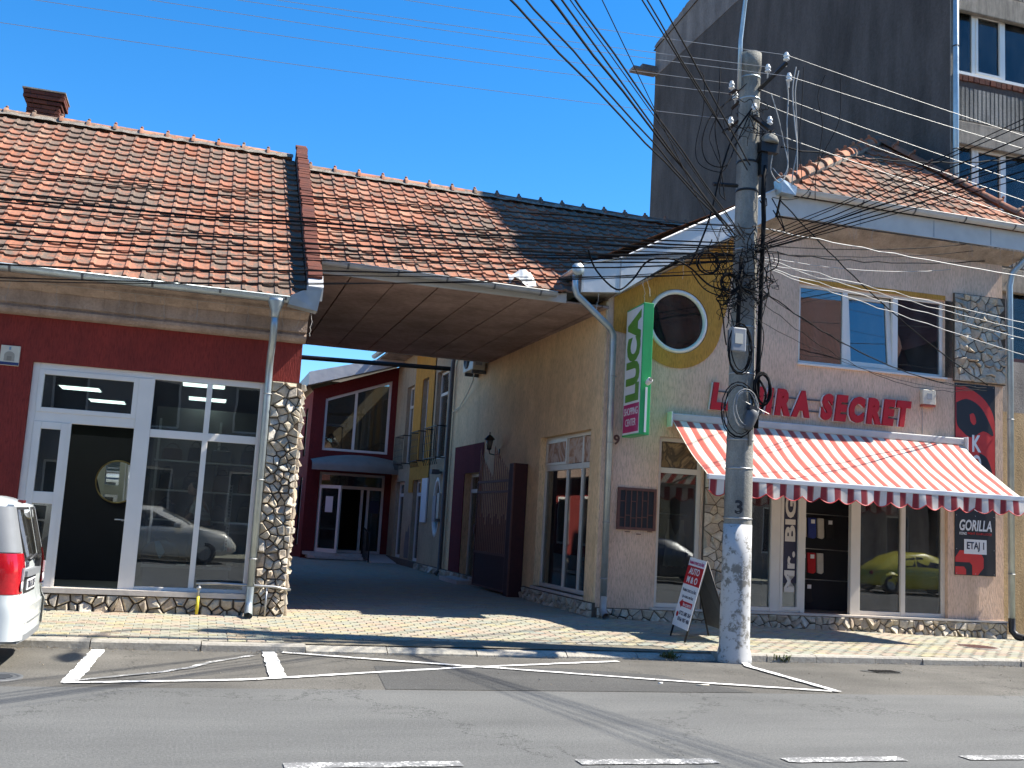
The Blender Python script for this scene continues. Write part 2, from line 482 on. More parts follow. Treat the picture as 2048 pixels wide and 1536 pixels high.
M['brick'] = piece_mat('red_brick', [(.13, .042, .028), (.17, .058, .036), (.10, .034, .026), (.15, .05, .03)], .95, .006, 40, .5, (.06, .045, .04))
M['brickjoint'] = plain('brick_joint', (.09, .065, .055), .98, 0, .3, 20, .004)
M['stone'] = piece_mat('rubble_stone', [(.60, .53, .42), (.46, .39, .29), (.66, .61, .51), (.52, .41, .29), (.37, .33, .28), (.62, .53, .38)], .9, .012, 26, .35)
M['stonejoint'] = plain('stone_joint', (.11, .085, .062), .98, 0, .35, 14, .01, 30)
M['upvc'] = plain('white_window_profile', (.74, .70, .63), .38, 0, .05, 3)
M['upvc_cream'] = plain('cream_window_profile', (.62, .575, .50), .4, 0, .06, 3)
M['sill'] = plain('pale_stone_sill', (.52, .47, .41), .55, 0, .14, 9, .002)
M['zinc'] = plain('galvanised_sheet', (.40, .45, .46), .42, .65, .16, 5, .004, 12)
M['zinc_old'] = plain('weathered_gutter_sheet', (.34, .345, .34), .55, .4, .18, 5, .004, 12)
M['fascia'] = plain('pale_metal_fascia', (.60, .60, .58), .45, .12, .07, 2.2, .01, 3)
M['fascia_grey'] = plain('eaves_board', (.50, .485, .45), .55, 0, .1, 4, .003)
M['iron'] = plain('black_iron', (.018, .017, .017), .5, .3, .2, 20)
M['brown_iron'] = plain('brown_painted_iron', (.13, .055, .042), .7, 0, .2, 12)
M['gate'] = plain('gate_paint', (.05, .014, .014), .8, 0, .2, 10)
M['steel'] = plain('steel_pipe', (.42, .42, .41), .4, .75, .15, 10)
M['yellow'] = plain('yellow_pipe_paint', (.62, .5, .03), .5, 0, .15, 12)
M['rubber'] = plain('black_cable', (.010, .010, .011), .85, 0, .2, 8, spec=.12)
M['grey_cable'] = plain('grey_cable', (.30, .30, .29), .55, 0, .15, 8)
M['alu'] = plain('bare_aluminium_wire', (.36, .36, .35), .5, .3, .1, 8)
M['porcelain'] = plain('insulator_porcelain', (.72, .72, .70), .25, 0, .08, 20)
M['pole'] = None
M['black'] = plain('black_plastic', (.02, .02, .022), .5, 0, .15, 12)
M['darkgrey'] = plain('dark_grey_plastic', (.09, .095, .10), .55, 0, .15, 12)
M['grey'] = plain('grey_plastic', (.28, .29, .30), .55, 0, .12, 12)
M['white'] = plain('white_plastic', (.74, .73, .70), .45, 0, .06, 10)
M['beige'] = plain('beige_box', (.60, .55, .44), .5, 0, .08, 10)
M['signred'] = plain('sign_red', (.44, .005, .012), .6, 0, .08, 4)
M['signgreen'] = plain('sign_green', (.03, .36, .11), .4, 0, .08, 3)
M['lettergreen'] = plain('letter_green', (.10, .27, .03), .45, 0, .06, 4)
M['magenta'] = plain('sign_magenta', (.45, .012, .12), .45, 0, .06, 4)
M['signwhite'] = plain('sign_white', (.72, .72, .71), .45, 0, .05, 4)
M['ink'] = plain('dark_print', (.02, .02, .045), .6, 0, .1, 10)
M['poster'] = plain('poster_black', (.016, .016, .02), .5, 0, .2, 5)
M['posterred'] = plain('poster_red', (.55, .03, .025), .5, 0, .1, 5)
M['glass'] = glass('shop_glass', 2.0, (.66, .70, .70))
M['glass_dark'] = glass('upper_glass', 2.3, (.6, .64, .66))
M['glass_round'] = glass('round_window_glass', 1.35, (.5, .54, .58))
M['glass_block'] = glass('block_glass', 1.5, (.6, .64, .66))
M['glass_yard'] = glass('yard_glass', 1.7, (.6, .62, .6))
M['car_glass'] = glass('car_glass', 1.7, (.10, .11, .115))
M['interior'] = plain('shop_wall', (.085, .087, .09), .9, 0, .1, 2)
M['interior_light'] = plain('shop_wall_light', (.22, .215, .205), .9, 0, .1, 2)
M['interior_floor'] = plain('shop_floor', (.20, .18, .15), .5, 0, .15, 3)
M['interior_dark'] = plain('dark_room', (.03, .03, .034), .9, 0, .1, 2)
M['lamp'] = glow('shop_ceiling_panel', (.80, 1.0, .92), 2.4)
M['mirror'] = plain('mirror_glass', (.9, .9, .9), .02, 1.0, .01, 1)
M['shelf'] = plain('white_shelf', (.60, .60, .58), .5, 0, .06, 5)
# ---------------------------------------------------------------- ground, road, kerb, pavement
def sheet(name, pts, z, mat, kind='structure'):
    mb = MB().poly([(x, y, z) for x, y in pts])
    o = mb.build(name, mat)
    if kind: o['kind'] = kind
    return o
def R4(x0, y0, x1, y1): return [(x0, y0), (x1, y0), (x1, y1), (x0, y1)]
sheet('ground', R4(-400, -400, 400, 400), -.06, M['earth'])
road = sheet('road', R4(-90, -2.9, 90, 10.40), 0, M['asphalt'])
lane_mb = MB()
xs = [-90, -20, -6, 0, 4, 8, 12, 20, 90]
rg = random.Random(3)
edge = [(x, 10.40 + .0) for x in xs]
lane_mb.poly([(x, y, 0) for x, y in edge] + [(90, 13.0, 0), (-90, 13.0, 0)])
lane = lane_mb.build('parking_lane', M['asphalt_old'], kind='structure')

def marking(pts, w, mat, z=.008):
    """painted stripe along pts, slightly uneven edge"""
    rg = random.Random(len(pts) * 31 + int(w * 1000) + int(pts[0][0] * 50))
    P = []
    for a, b in zip(pts[:-1], pts[1:]):
        L = math.hypot(b[0] - a[0], b[1] - a[1]); n = max(2, int(L / .09))
        P += [(a[0] + (b[0] - a[0]) * k / n, a[1] + (b[1] - a[1]) * k / n) for k in range(n)]
    P.append(pts[-1])
    L1, L2 = [], []
    for i, p in enumerate(P):
        q, r_ = P[max(0, i - 1)], P[min(len(P) - 1, i + 1)]
        dx, dy = r_[0] - q[0], r_[1] - q[1]; l = math.hypot(dx, dy); nx, ny = -dy / l, dx / l
        e1, e2 = w / 2 + rg.uniform(-.012, .012), w / 2 + rg.uniform(-.012, .012)
        L1.append((p[0] + nx * e1, p[1] + ny * e1, z)); L2.append((p[0] - nx * e2, p[1] - ny * e2, z))
    mb = MB().grid([L1, L2], sm=False, flip=True)
    o = mb.build('road_marking', mat, lane)
    return o
OFF[lane] = Vector((0, 0, 0)); OFF[road] = Vector((0, 0, 0))
sheet('asphalt_patch', [(2.0, 10.42), (6.1, 10.42), (5.55, 11.6), (4.4, 12.05), (2.15, 12.0)], .004, M['asphalt_patch'])
marking([(-.86, 12.9), (-.93, 10.6)], .15, M['line'])
marking([(-.90, 10.72), (-.2, 11.25), (.12, 11.6), (.36, 12.05), (.84, 12.66)], .075, M['line_worn'], .010)
marking([(-.98, 10.58), (.62, 10.86), (1.0, 11.0), (1.95, 11.42), (3.2, 11.95), (5.45, 12.72)], .085, M['line'], .012)
marking([(1.04, 12.95), (1.0, 11.02)], .16, M['line'], .014)
marking([(1.2, 12.93), (3.0, 12.15), (3.75, 11.85), (5.4, 11.15), (7.15, 10.52)], .085, M['line'], .016)
marking([(7.36, 12.9), (7.18, 12.4), (7.2, 11.5), (7.22, 10.48)], .10, M['line'], .018)
for x0, x1 in ((.75, 1.98), (2.86, 3.97), (4.56, 5.64), (6.24, 7.35), (7.95, 9.0), (9.6, 10.7)):
    marking([(x0, 7.31), (x1, 7.31)], .155, M['line_worn'])

# kerb: one block after the other
kerb = MB().box(-90, 13.02, -.05, 90, 13.12, .02).build('kerb', M['joint'], kind='structure')
rg = random.Random(11)
x = -9.0
while x < 24:
    L = rg.choice((1.0, 1.15, 1.22)) if x < 6.3 else rg.choice((.78, .8, .98))
    drop = 1.3 < x < 6.2
    z = rg.uniform(-.006, .006) + (.072 if drop else .10)
    y1 = 13.36 if drop else 13.145
    ch = .05 if drop else .022
    a, b = x + .006, x + L - .006
    prof = [(12.97, -.04), (12.975, z - ch), (12.975 + ch * (1.7 if drop else 1), z), (y1, z + (.03 if drop else .002)), (y1, -.04)]
    j = rg.uniform(-.008, .008)
    mb = MB().prism([(a, p[0] + j, p[1]) for p in prof], (b - a, 0, 0))
    mb.build('kerb_stone', M['kerb'], kerb)
    x += L

def zf(X):
    if X < 1.0: return .225
    if X < 6.2: return .225 + .045 * (X - 1) / 5.2
    return .27 - .115 * min(1, (X - 6.2) / 7.6)
def zs(X, Y):
    t = (Y - 13.14) / 2.15
    return .105 + (zf(X) - .105) * max(0, min(1, t))
# bed of the paving
rows = []
XS = [-12, -6, -2, 1, 2.3, 4, 6.2, 7, 9, 11, 14, 18, 30]
for Y in (13.12, 14.2, 15.29, 16.2, 20, 34.5):
    rows.append([(X, Y, zs(X, Y) - .012) for X in XS])
pave = MB().grid(rows, sm=False).build('pavement', M['joint'], kind='structure')

def paver_mesh(w, d, h=.05):
    c = .006; k = .014    # notched like an interlocking block
    o = [(-w / 2, -d / 2), (-w / 4, -d / 2 - k), (w / 4, -d / 2 + k), (w / 2, -d / 2), (w / 2, d / 2), (w / 4, d / 2 + k), (-w / 4, d / 2 - k), (-w / 2, d / 2)]
    n = len(o)
    top = [(x * (1 - 2 * c / w), y * (1 - 2 * c / d), 0) for x, y in o]
    mid = [(x, y, -c) for x, y in o]
    bot = [(x, y, -h) for x, y in o]
    return top, mid, bot, n
def paver_geo(): 
    t, m, b, n = paver_mesh(.217, .105)
    fs = [tuple(range(n))] + [(i, n + i, n + (i + 1) % n, (i + 1) % n) for i in range(n)] + [(n + i, 2 * n + i, 2 * n + (i + 1) % n, n + (i + 1) % n) for i in range(n)]
    return t + m + b, fs
PV, PF = paver_geo()
pm = MB().add(PV, PF).mesh('paver', M['paver'])
stuff = MB()
rg = random.Random(5)
cam_v = Vector((0, 0, CAM_H))
spots = []
Y = 13.20; row = 0
while Y < 34.0:
    x0, x1 = (-3.6, 15.6) if Y < 15.2 else ((1.2, 15.6) if Y < 15.85 else (1.2, 6.5))
    X = x0 + (.1125 if row % 2 else 0)
    while X < x1:
        skip = (Y < 13.43 and 1.2 < X < 6.5) or (Y > 15.2 and X < 1.36) or math.hypot(X - 12.4, Y - 14.25) < .36
        if not skip: spots.append((X, Y))
        X += .225
    Y += .1125; row += 1
vis = [s for s in spots if -.155 * s[1] < s[0] < .93 * s[1]]
vis.sort(key=lambda s: s[0] ** 2 + s[1] ** 2)
near = set(vis[:300])
for (X, Y) in spots:
    z = zs(X, Y) + rg.uniform(-.003, .003)
    sl = (zf(X) - .105) / 2.15 if Y < 15.29 else 0
    rx, rz = sl + rg.uniform(-.012, .012), rg.uniform(-.02, .02)
    if (X, Y) in near:
        obj('paver', pm, pave, (X, Y, z), (rx, rg.uniform(-.01, .01), rz))
    else:
        m = Matrix.Translation((X, Y, z)) @ Matrix.Rotation(rz, 4, 'Z') @ Matrix.Rotation(rx, 4, 'X')
        stuff.add([m @ Vector(p) for p in PV], PF)
stuff.build('paving_blocks', M['paver'], pave, kind='stuff')

# covers set in pavement and road
def cover(name, label, cx, cy, z, r, ring):
    t = thing(name, label, 'manhole cover', WORLD, (cx, cy, z))
    MB().lathe([(r, -.03), (r, .006), (r - .045, .006), (r - .05, -.002)], (cx, cy, z), 28).build('rim', M['kerb'] if ring else M['darkgrey'], t)
    mb = MB().lathe([(r - .055, -.03), (r - .055, .002)], (cx, cy, z), 28)
    for i in range(-4, 5):
        w = math.sqrt(max(0, (r - .09) ** 2 - (i * .055) ** 2))
        if w > .05: mb.box(cx - w, cy + i * .055 - .012, z + .003, cx + w, cy + i * .055 + .012, z + .009)
    mb.build('lid', M['brown_iron'] if ring else M['darkgrey'], t)
cover('manhole_cover', 'round rusty manhole cover set in the pavement by the black and red poster', 12.4, 14.25, zs(12.4, 14.25), .36, True)
cover('manhole_cover', 'dark round manhole cover in the parking lane behind the white van', -1.62, 10.9, .004, .26, False)
gt = thing('road_drain', 'sunken dark drain hole in the asphalt in front of the striped awning shop', 'drain', WORLD, (9.1, 12.2, 0))
mb = MB()
ring = [(9.1 + .30 * math.cos(a) * (1 + .2 * math.sin(3 * a)), 12.2 + .17 * math.sin(a) * (1 + .15 * math.cos(2 * a)), .006) for a in [2 * math.pi * k / 22 for k in range(22)]]
mb.poly(ring).build('broken_edge', M['asphalt_patch'], gt)
mb = MB()
for i in range(7): mb.box(8.92 + i * .055, 12.10, .008, 8.95 + i * .055, 12.30, .016)
mb.build('grate', M['iron'], gt)

# weeds in the kerb joint, litter
def weed(x, y, z, n, label):
    mb = MB(); rg = random.Random(int(x * 100))
    for i in range(n):
        a = rg.uniform(0, 6.28); l = rg.uniform(.05, .14); b = Vector((x + rg.gauss(0, .06), y + rg.gauss(0, .02), z))
        d = Vector((math.cos(a) * .6, math.sin(a) * .6, rg.uniform(.5, 1.2))).normalized(); s = d.cross(Vector((0, 0, 1))).normalized() * rg.uniform(.006, .014)
        t = b + d * l; t2 = t + Vector((d.x, d.y, -.3)) * l * .5; m_ = b + d * l * .6
        mb.add([b - s * .5, b + s * .5, t + s, t - s, t2], [(0, 1, 2, 3), (3, 2, 4)])
    o = mb.build('weed', M['weed'], at=(x, y, z)); tag(o, label, 'weed')
M['weed'] = piece_mat('weed_leaf', [(.05, .085, .025), (.09, .12, .035), (.13, .13, .05)], .8)
weed(6.32, 13.0, .0, 70, 'green weed tuft growing in the kerb joint left of the concrete pole')
weed(8.02, 12.98, .0, 40, 'small weed growing in the kerb joint right of the concrete pole')
for i, (x, y, l) in enumerate(((5.2, 10.95, 'white cigarette end lying in the parking lane'), (5.62, 10.85, 'pale wooden splinter lying in the parking lane'))):
    o = MB().tube([(x, y, .012), (x + (.05 if i == 0 else .16), y + .015, .012)], .011 if i == 0 else .009, 6).build('litter', M['white'] if i == 0 else M['beige'], at=(x, y, 0)); tag(o, l, 'litter')

# grit and dry leaves swept against the kerb
rg = random.Random(44)
gm = MB()
for i in range(900):
    x = rg.uniform(-3, 14); y = 12.96 - abs(rg.gauss(0, .16)) if rg.random() < .75 else rg.uniform(10.6, 12.8)
    r_ = rg.uniform(.004, .012); a = rg.uniform(0, 3)
    p = [(x + r_ * math.cos(a + k * 2.09), y + r_ * math.sin(a + k * 2.09), .019) for k in range(3)]
    gm.add(p + [(x, y, .019 + r_ * rg.uniform(.4, 1.2))], [(0, 1, 3), (1, 2, 3), (2, 0, 3)])
for i in range(160):
    x = rg.uniform(-3, 14); y = 12.95 - abs(rg.gauss(0, .10)) if rg.random() < .6 else rg.uniform(13.3, 15.1)
    z = .022 if y < 13 else zs(x, y) + .006
    r_ = rg.uniform(.012, .032); a = rg.uniform(0, 6.28); c, s_ = math.cos(a), math.sin(a)
    gm.add([(x - r_ * c, y - r_ * s_, z), (x + r_ * .4 * s_, y - r_ * .4 * c, z + .006), (x + r_ * c, y + r_ * s_, z + .003), (x - r_ * .4 * s_, y + r_ * .4 * c, z + .007)], [(0, 1, 2), (0, 2, 3)])
M['grit'] = piece_mat('grit_and_leaves', [(.20, .17, .13), (.12, .10, .08), (.26, .20, .12), (.32, .30, .26), (.16, .11, .06)], .95)
o = gm.build('grit', M['grit']); tag(o, 'loose grit and dry leaves lying along the kerb', 'grit', kind='stuff')
# ---------------------------------------------------------------- pieces for roofs and stonework
TW, TL = .222, .284
def tile_geo():
    xs = [-.004, .006, .046, .056, .074, .138, .200, .2225]
    zz = [.004, .018, .018, .004, .0, -.003, .0, .006]
    yf = [.006, .004, .004, .004, -.010, -.013, -.010, .004]
    top0 = [(x, y, z + .046) for x, y, z in zip(xs, yf, zz)]
    top1 = [(x, .35, z + .004) for x, z in zip(xs, zz)]
    bot0 = [(x, y + .006, max(z, 0) * .6 + .010) for x, y, z in zip(xs, yf, zz)]
    n = len(xs)
    fs = [(i, i + 1, n + i + 1, n + i) for i in range(n - 1)] + [(2 * n + i, 2 * n + i + 1, i + 1, i) for i in range(n - 1)]
    fs += [(0, n, 2 * n), (n - 1, 3 * n - 1, 2 * n - 1)]
    return top0 + top1 + bot0, fs
TV, TF = tile_geo()
tile_me = MB().add(TV, TF).mesh('tile', M['tile'])

def lay_tiles(parent, fr_off, u0, u1, inside, rows, eave, slope, score, seed=1, flip=1):
    """tiles on a plane: u along the eave, v up the slope. eave(u) gives the point on the eave line, slope = pitch"""
    rg = random.Random(seed)
    spots = []
    for r in range(rows):
        n = int(math.ceil((u1 - u0) / TW))
        for c in range(n):
            u = u0 + c * TW
            v = r * TL
            if inside(u + TW / 2, v + TL * .5): spots.append((u, v))
    spots.sort(key=score)
    rest = MB()
    for i, (u, v) in enumerate(spots):
        p = eave(u) + Vector((0, math.cos(slope), math.sin(slope))) * v + Vector((0, -math.sin(slope), math.cos(slope))) * rg.uniform(0, .006)
        rot = (slope + rg.uniform(-.012, .012), rg.uniform(-.012, .012), rg.uniform(-.012, .012))
        if i < 300: obj('tile', tile_me, parent, p, rot)
        else:
            m = Matrix.Translation(p) @ Matrix.Rotation(rot[2], 4, 'Z') @ Matrix.Rotation(rot[1], 4, 'Y') @ Matrix.Rotation(rot[0], 4, 'X')
            rest.add([m @ Vector(q) for q in TV], TF)
    if rest.v: rest.build('tiles_beyond', M['tile'], parent, kind='stuff')
    return len(spots)

def ridge_geo(L=.46, r=.105):
    rows = []
    for y, k in ((0, 1.28), (.055, 1.28), (.06, 1.0), (L + .03, .93)):
        rows.append([(y, -r * k * math.cos(math.pi * j / 8), r * k * math.sin(math.pi * j / 8) * 1.0) for j in range(9)])
    mb = MB().grid(rows, flip=False)
    mb.poly([tuple(p) for p in rows[0]])
    # nib on the collar
    mb.lathe([(.028, 0), (.028, .035), (.012, .05)], (.03, 0, r * 1.2), 8)
    return mb
ridge_me = ridge_geo().mesh('ridge_tile', M['tile'])

def brick_me(l, w, h, name='brick'):
    c = .006
    mb = MB()
    vs = []
    for z, k in ((0, c), (c, 0), (h - c, 0), (h, c)):
        vs += [(k, k, z), (l - k, k, z), (l - k, w - k, z), (k, w - k, z)]
    fs = [(3, 2, 1, 0), (12, 13, 14, 15)]
    for i in range(3):
        for j in range(4): fs.append((i * 4 + j, i * 4 + (j + 1) % 4, (i + 1) * 4 + (j + 1) % 4, (i + 1) * 4 + j))
    mb.add(vs, fs)
    return mb.mesh(name, M['brick'])

def clip(poly, a, b, c):   # keep a*x+b*z<=c
    out = []
    for i in range(len(poly)):
        p, q = poly[i], poly[(i + 1) % len(poly)]
        dp, dq = a * p[0] + b * p[1] - c, a * q[0] + b * q[1] - c
        if dp <= 0: out.append(p)
        if dp * dq < 0:
            t = dp / (dp - dq); out.append((p[0] + (q[0] - p[0]) * t, p[1] + (q[1] - p[1]) * t))
    return out
def rubble(parent, region, size, place, depth=.05, seed=1, joint=.012, limit=300, squash=1.0):
    """irregular stones filling region (x,z polygon); place(x,z,d) gives the point d proud of the wall"""
    rg = random.Random(seed)
    x0 = min(p[0] for p in region); x1 = max(p[0] for p in region); z0 = min(p[1] for p in region); z1 = max(p[1] for p in region)
    pts = []
    nz = max(1, round((z1 - z0) / (size * squash))); nx = max(1, round((x1 - x0) / size))
    for i in range(nz):
        for j in range(nx):
            pts.append((x0 + (j + .5 + (.5 if i % 2 else 0) * .6 + rg.uniform(-.46, .46)) * (x1 - x0) / nx, z0 + (i + .5 + rg.uniform(-.46, .46)) * (z1 - z0) / nz))
            if nz > 3 and rg.random() < .16: pts.pop()
            elif rg.random() < .10: pts.append((pts[-1][0] + rg.uniform(-.5, .5) * size, pts[-1][1] + rg.uniform(-.5, .5) * size))
    k = 0
    rest = MB()
    for i, p in enumerate(pts):
        if not (x0 <= p[0] <= x1): continue
        poly = list(region)
        for j, q in enumerate(pts):
            if i == j or abs(q[0] - p[0]) > size * 3 or abs(q[1] - p[1]) > size * 3: continue
            a, b = q[0] - p[0], q[1] - p[1]
            poly = clip(poly, a, b, (q[0] ** 2 - p[0] ** 2 + q[1] ** 2 - p[1] ** 2) / 2)
            if len(poly) < 3: break
        if len(poly) < 3: continue
        cx = sum(a for a, b in poly) / len(poly); cz = sum(b for a, b in poly) / len(poly)
        rr = max(math.hypot(a - cx, b - cz) for a, b in poly)
        if rr < .018: continue
        def ins(d): return [(cx + (a - cx) * max(.2, 1 - d / max(.02, math.hypot(a - cx, b - cz))), cz + (b - cz) * max(.2, 1 - d / max(.02, math.hypot(a - cx, b - cz)))) for a, b in poly]
        j1 = ins(joint * rg.uniform(.5, 1.4)); j2 = ins(joint + rr * rg.uniform(.10, .25))
        h = depth * rg.uniform(.4, 1.15); tx, tz = rg.uniform(-.75, .75), rg.uniform(-.8, .6)
        n = len(poly)
        vs = [place(a, b, -.005) for a, b in j1] + [place(a, b, max(.006, h * .62 + (a - cx) * tx * .5 + (b - cz) * tz * .5 + rg.uniform(-.004, .006))) for a, b in j1]
        vs += [place(a, b, max(.01, h + (a - cx) * tx + (b - cz) * tz + rg.uniform(-.006, .006))) for a, b in j2]
        vs.append(place(cx + rg.uniform(-.3, .3) * rr, cz + rg.uniform(-.3, .3) * rr, h * rg.uniform(.9, 1.15)))
        fs = []
        for i2 in range(n):
            i3 = (i2 + 1) % n
            fs += [(i2, i3, n + i3, n + i2), (n + i2, n + i3, 2 * n + i3, 2 * n + i2), (2 * n + i2, 2 * n + i3, 3 * n)]
        if k < limit: MB().add(vs, fs).build('stone', M['stone'], parent)
        else: rest.add(vs, fs)
        k += 1
    if rest.v: rest.build('stones_beyond', M['stone'], parent, kind='stuff')

def half_gutter(mb, p0, p1, r=.075, out=None, n=8):
    """open half-round gutter between two points"""
    p0, p1 = Vector(p0), Vector(p1)
    t = (p1 - p0).normalized(); side = t.cross(Vector((0, 0, 1))).normalized()
    def ring(p, r): return [p + side * (r * math.cos(math.pi + math.pi * k / n)) + Vector((0, 0, 1)) * (r * math.sin(math.pi + math.pi * k / n)) for k in range(n + 1)]
    mb.grid([ring(p0, r), ring(p1, r)]).grid([ring(p0, r - .006), ring(p1, r - .006)], flip=True)
    mb.poly(ring(p0, r)); mb.poly(ring(p1, r)[::-1])
    for s_ in (1, -1):
        mb.tube([p0 + side * r * s_, p1 + side * r * s_], .011, 6)
    return mb
def bracket(mb, p, t, r=.08):
    p = Vector(p); t = Vector(t).normalized(); side = t.cross(Vector((0, 0, 1))).normalized()
    pts = [p + side * (r * math.cos(math.pi + math.pi * k / 8)) + Vector((0, 0, 1)) * (r * math.sin(math.pi + math.pi * k / 8)) for k in range(9)]
    a = [q - t * .016 for q in pts]; b = [q + t * .016 for q in pts]
    mb.grid([a, b]); return mb

# ---------------------------------------------------------------- left shop building
PITCH = math.atan2(3.76, 5.2)
CP, SP = math.cos(PITCH), math.sin(PITCH)
LB = thing('shop_building', 'low shop building with red rendered front, orange tiled roof and rubble stone corner', 'building', FL, (0, 0, .2))
SX0, SX1, SZ0, SZ1 = -2.23, .85, .50, 3.50
wall = panel([(-11, .05), (1.33, .05), (1.33, 4.20), (-11, 4.20)], [rect(SX0, SZ0, SX1, SZ1)], 0, .18)
wall.add([(1.33, 0, .05), (1.33, 10, .05), (1.33, 10, 4.6), (1.33, .9, 5.0), (1.33, 0, 4.3)], [(0, 1, 2, 3, 4)])
wall.add([(1.33, 10, .05), (-11, 10, .05), (-11, 10, 4.6), (1.33, 10, 4.6)], [(0, 1, 2, 3)])
wall.add([(-11, 10, .05), (-11, 0, .05), (-11, 0, 4.3), (-11, 10, 4.6)], [(0, 1, 2, 3)])
wall.build('wall', M['red'], LB)
# cornice of separate moulded lengths
prof = [(.02, 4.11), (-.06, 4.11), (-.12, 4.125), (-.16, 4.165), (-.165, 4.20), (-.13, 4.235), (-.13, 4.25), (-.18, 4.255), (-.18, 4.43), (-.23, 4.435), (-.26, 4.455), (-.34, 4.50), (-.42, 4.515), (-.42, 4.55), (-.56, 4.57), (-.56, 4.61), (.02, 4.61)]
mb = MB(); x = -11.0
rg = random.Random(2)
while x < 1.2:
    L = min(.80, 1.36 - x)
    mb.prism([(x + .0015, a + rg.uniform(-.0015, .0015), b) for a, b in prof], (L - .003, 0, 0)); x += L
mb.build('cornice', M['moulding'], LB)
MB().box(-10.9, -.52, 4.12, 1.34, -.0, 4.59).build('cornice_core', M['moulding'], LB) if False else None
# gutter
mb = MB(); half_gutter(mb, (-11, -.655, 4.655), (1.12, -.655, 4.64), .082)
g = mb.build('gutter', M['zinc'], LB)
for k in range(13):
    bracket(MB(), (.98 - k * .88, -.655, 4.648), (1, 0, 0), .087).build('bracket', M['darkgrey'], g)
mb = MB().add([(1.02, -.76, 4.53), (1.42, -.78, 4.47), (1.42, -.54, 4.47), (1.02, -.55, 4.53), (1.05, -.78, 4.66), (1.46, -.82, 4.78), (1.46, -.50, 4.78), (1.05, -.53, 4.70), (1.2, -.79, 4.74), (1.2, -.52, 4.75)],
              [(0, 3, 2, 1), (0, 1, 5, 8, 4), (3, 7, 9, 6, 2), (1, 2, 6, 5), (0, 4, 7, 3)])
mb.build('gutter_end', M['zinc'], g)
# downspout
mb = MB().lathe([(.055, 4.34), (.06, 4.42), (.115, 4.56), (.12, 4.60)], (.86, -.655, 0), 14)
path = [(.86, -.655, 4.38), (.86, -.655, 4.22), (.865, -.58, 4.05), (.87, -.28, 3.86), (.875, -.17, 3.72), (.88, -.16, 3.5), (.885, -.16, .62)]
mb.tube(path, .05, 14)
d = mb.build('downspout', M['zinc'], LB)
MB().tube([(.885, -.16, .62), (.885, -.16, .42), (.883, -.19, .33), (.875, -.34, .235)], [.052, .052, .056, .060], 14, cap=False).build('shoe', M['zinc'], d)
for z in (3.32, 2.1, 1.0): MB().tube([(.885 + .053 * math.cos(a), -.16 + .053 * math.sin(a), z) for a in [2 * math.pi * k / 16 for k in range(16)]], .008, 5, closed=True).build('clip', M['zinc_old'], d)
# plinth and stones
pl = MB().box(-6, -.035, .05, 1.33, .0, .455).build('plinth', M['stonejoint'], LB)
rubble(pl, rect(-3.4, .19, .95, .43), .15, lambda x, z, d: (x, -.035 - d, z), .075, 3, .014)
pil = MB().box(.93, -.035, .1, 1.36, .0, 3.53).box(1.33, .0, .1, 1.365, .42, 3.53).build('corner_pillar', M['stonejoint'], LB)
rubble(pil, rect(.94, .16, 1.375, 3.52), .10, lambda x, z, d: (x, -.035 - d, z), .085, 8, .010, 230)
rubble(pil, rect(-.03, .16, .42, 3.52), .11, lambda x, z, d: (1.365 + d * .8, x, z), .07, 9, .010, 120)
MB().box(SX0 - .06, -.10, .438, SX1 + .04, .178, .506).build('sill', M['sill'], LB)
# shop front joinery
sf = MB(); y0, y1 = .05, .13
sf.box(SX0, y0, SZ0 - .03, SX0 + .09, y1, SZ1).box(SX1 - .06, y0, SZ0 - .03, SX1, y1, SZ1)
sf.box(SX0 + .09, y0, SZ1 - .09, SX1 - .06, y1, SZ1)
sf.box(-.86, y0 - .012, SZ0 - .03, -.65, y1, SZ1 - .09)
sf.box(SX0 + .09, y0, 2.70, -.86, y1, 2.83).box(-.65, y0, 2.60, SX1 - .06, y1, 2.71)
sf.box(.055, y0, SZ0 + .05, .13, y1, 2.60).box(.055, y0, 2.71, .13, y1, SZ1 - .09)
sf.box(-.65, y0, SZ0 - .03, SX1 - .06, y1, SZ0 + .05)
SF = sf.build('shop_front', M['upvc'], LB, bevel=.006)
v = MB(); frame4(v, SX0 + .09, 2.83, -.86, SZ1 - .09, .065, y0 - .012, y1 - .02); v.build('vent_sash', M['upvc'], SF, bevel=.005)
def pane(x0, z0, x1, z1, par, y=.085, mat=None, name='pane'): return MB().box(x0, y, z0, x1, y + .012, z1).build(name, mat or M['glass'], par)
pane(SX0 + .155, 2.895, -.925, SZ1 - .155, SF)
pane(-.65, 2.71, .055, SZ1 - .09, SF); pane(.13, 2.71, SX1 - .06, SZ1 - .09, SF)
pane(-.65, SZ0 + .05, .055, 2.60, SF); pane(.13, SZ0 + .05, SX1 - .06, 2.60, SF)
lf = MB(); frame4(lf, SX0 + .09, SZ0 - .03, -1.70, 2.70, .095, y0 - .01, y1 - .01)
lf.box(SX0 + .185, y0 - .008, 1.60, -1.795, y1 - .012, 1.76)
dl = lf.build('door_leaf', M['upvc'], SF, bevel=.005)
MB().box(-1.70, y0 - .02, SZ0 - .02, -1.665, y0 + .02, 2.70).build('door_edge', M['upvc'], SF)
pane(SX0 + .185, 1.76, -1.795, 2.605, dl); pane(SX0 + .185, SZ0 + .065, -1.795, 1.60, dl)
MB().box(-.905, .135, 1.42, -.80, .16, 1.445).tube([(-.90, .06, 1.44), (-.99, .05, 1.44)], .01, 6).build('latch', M['steel'], SF)

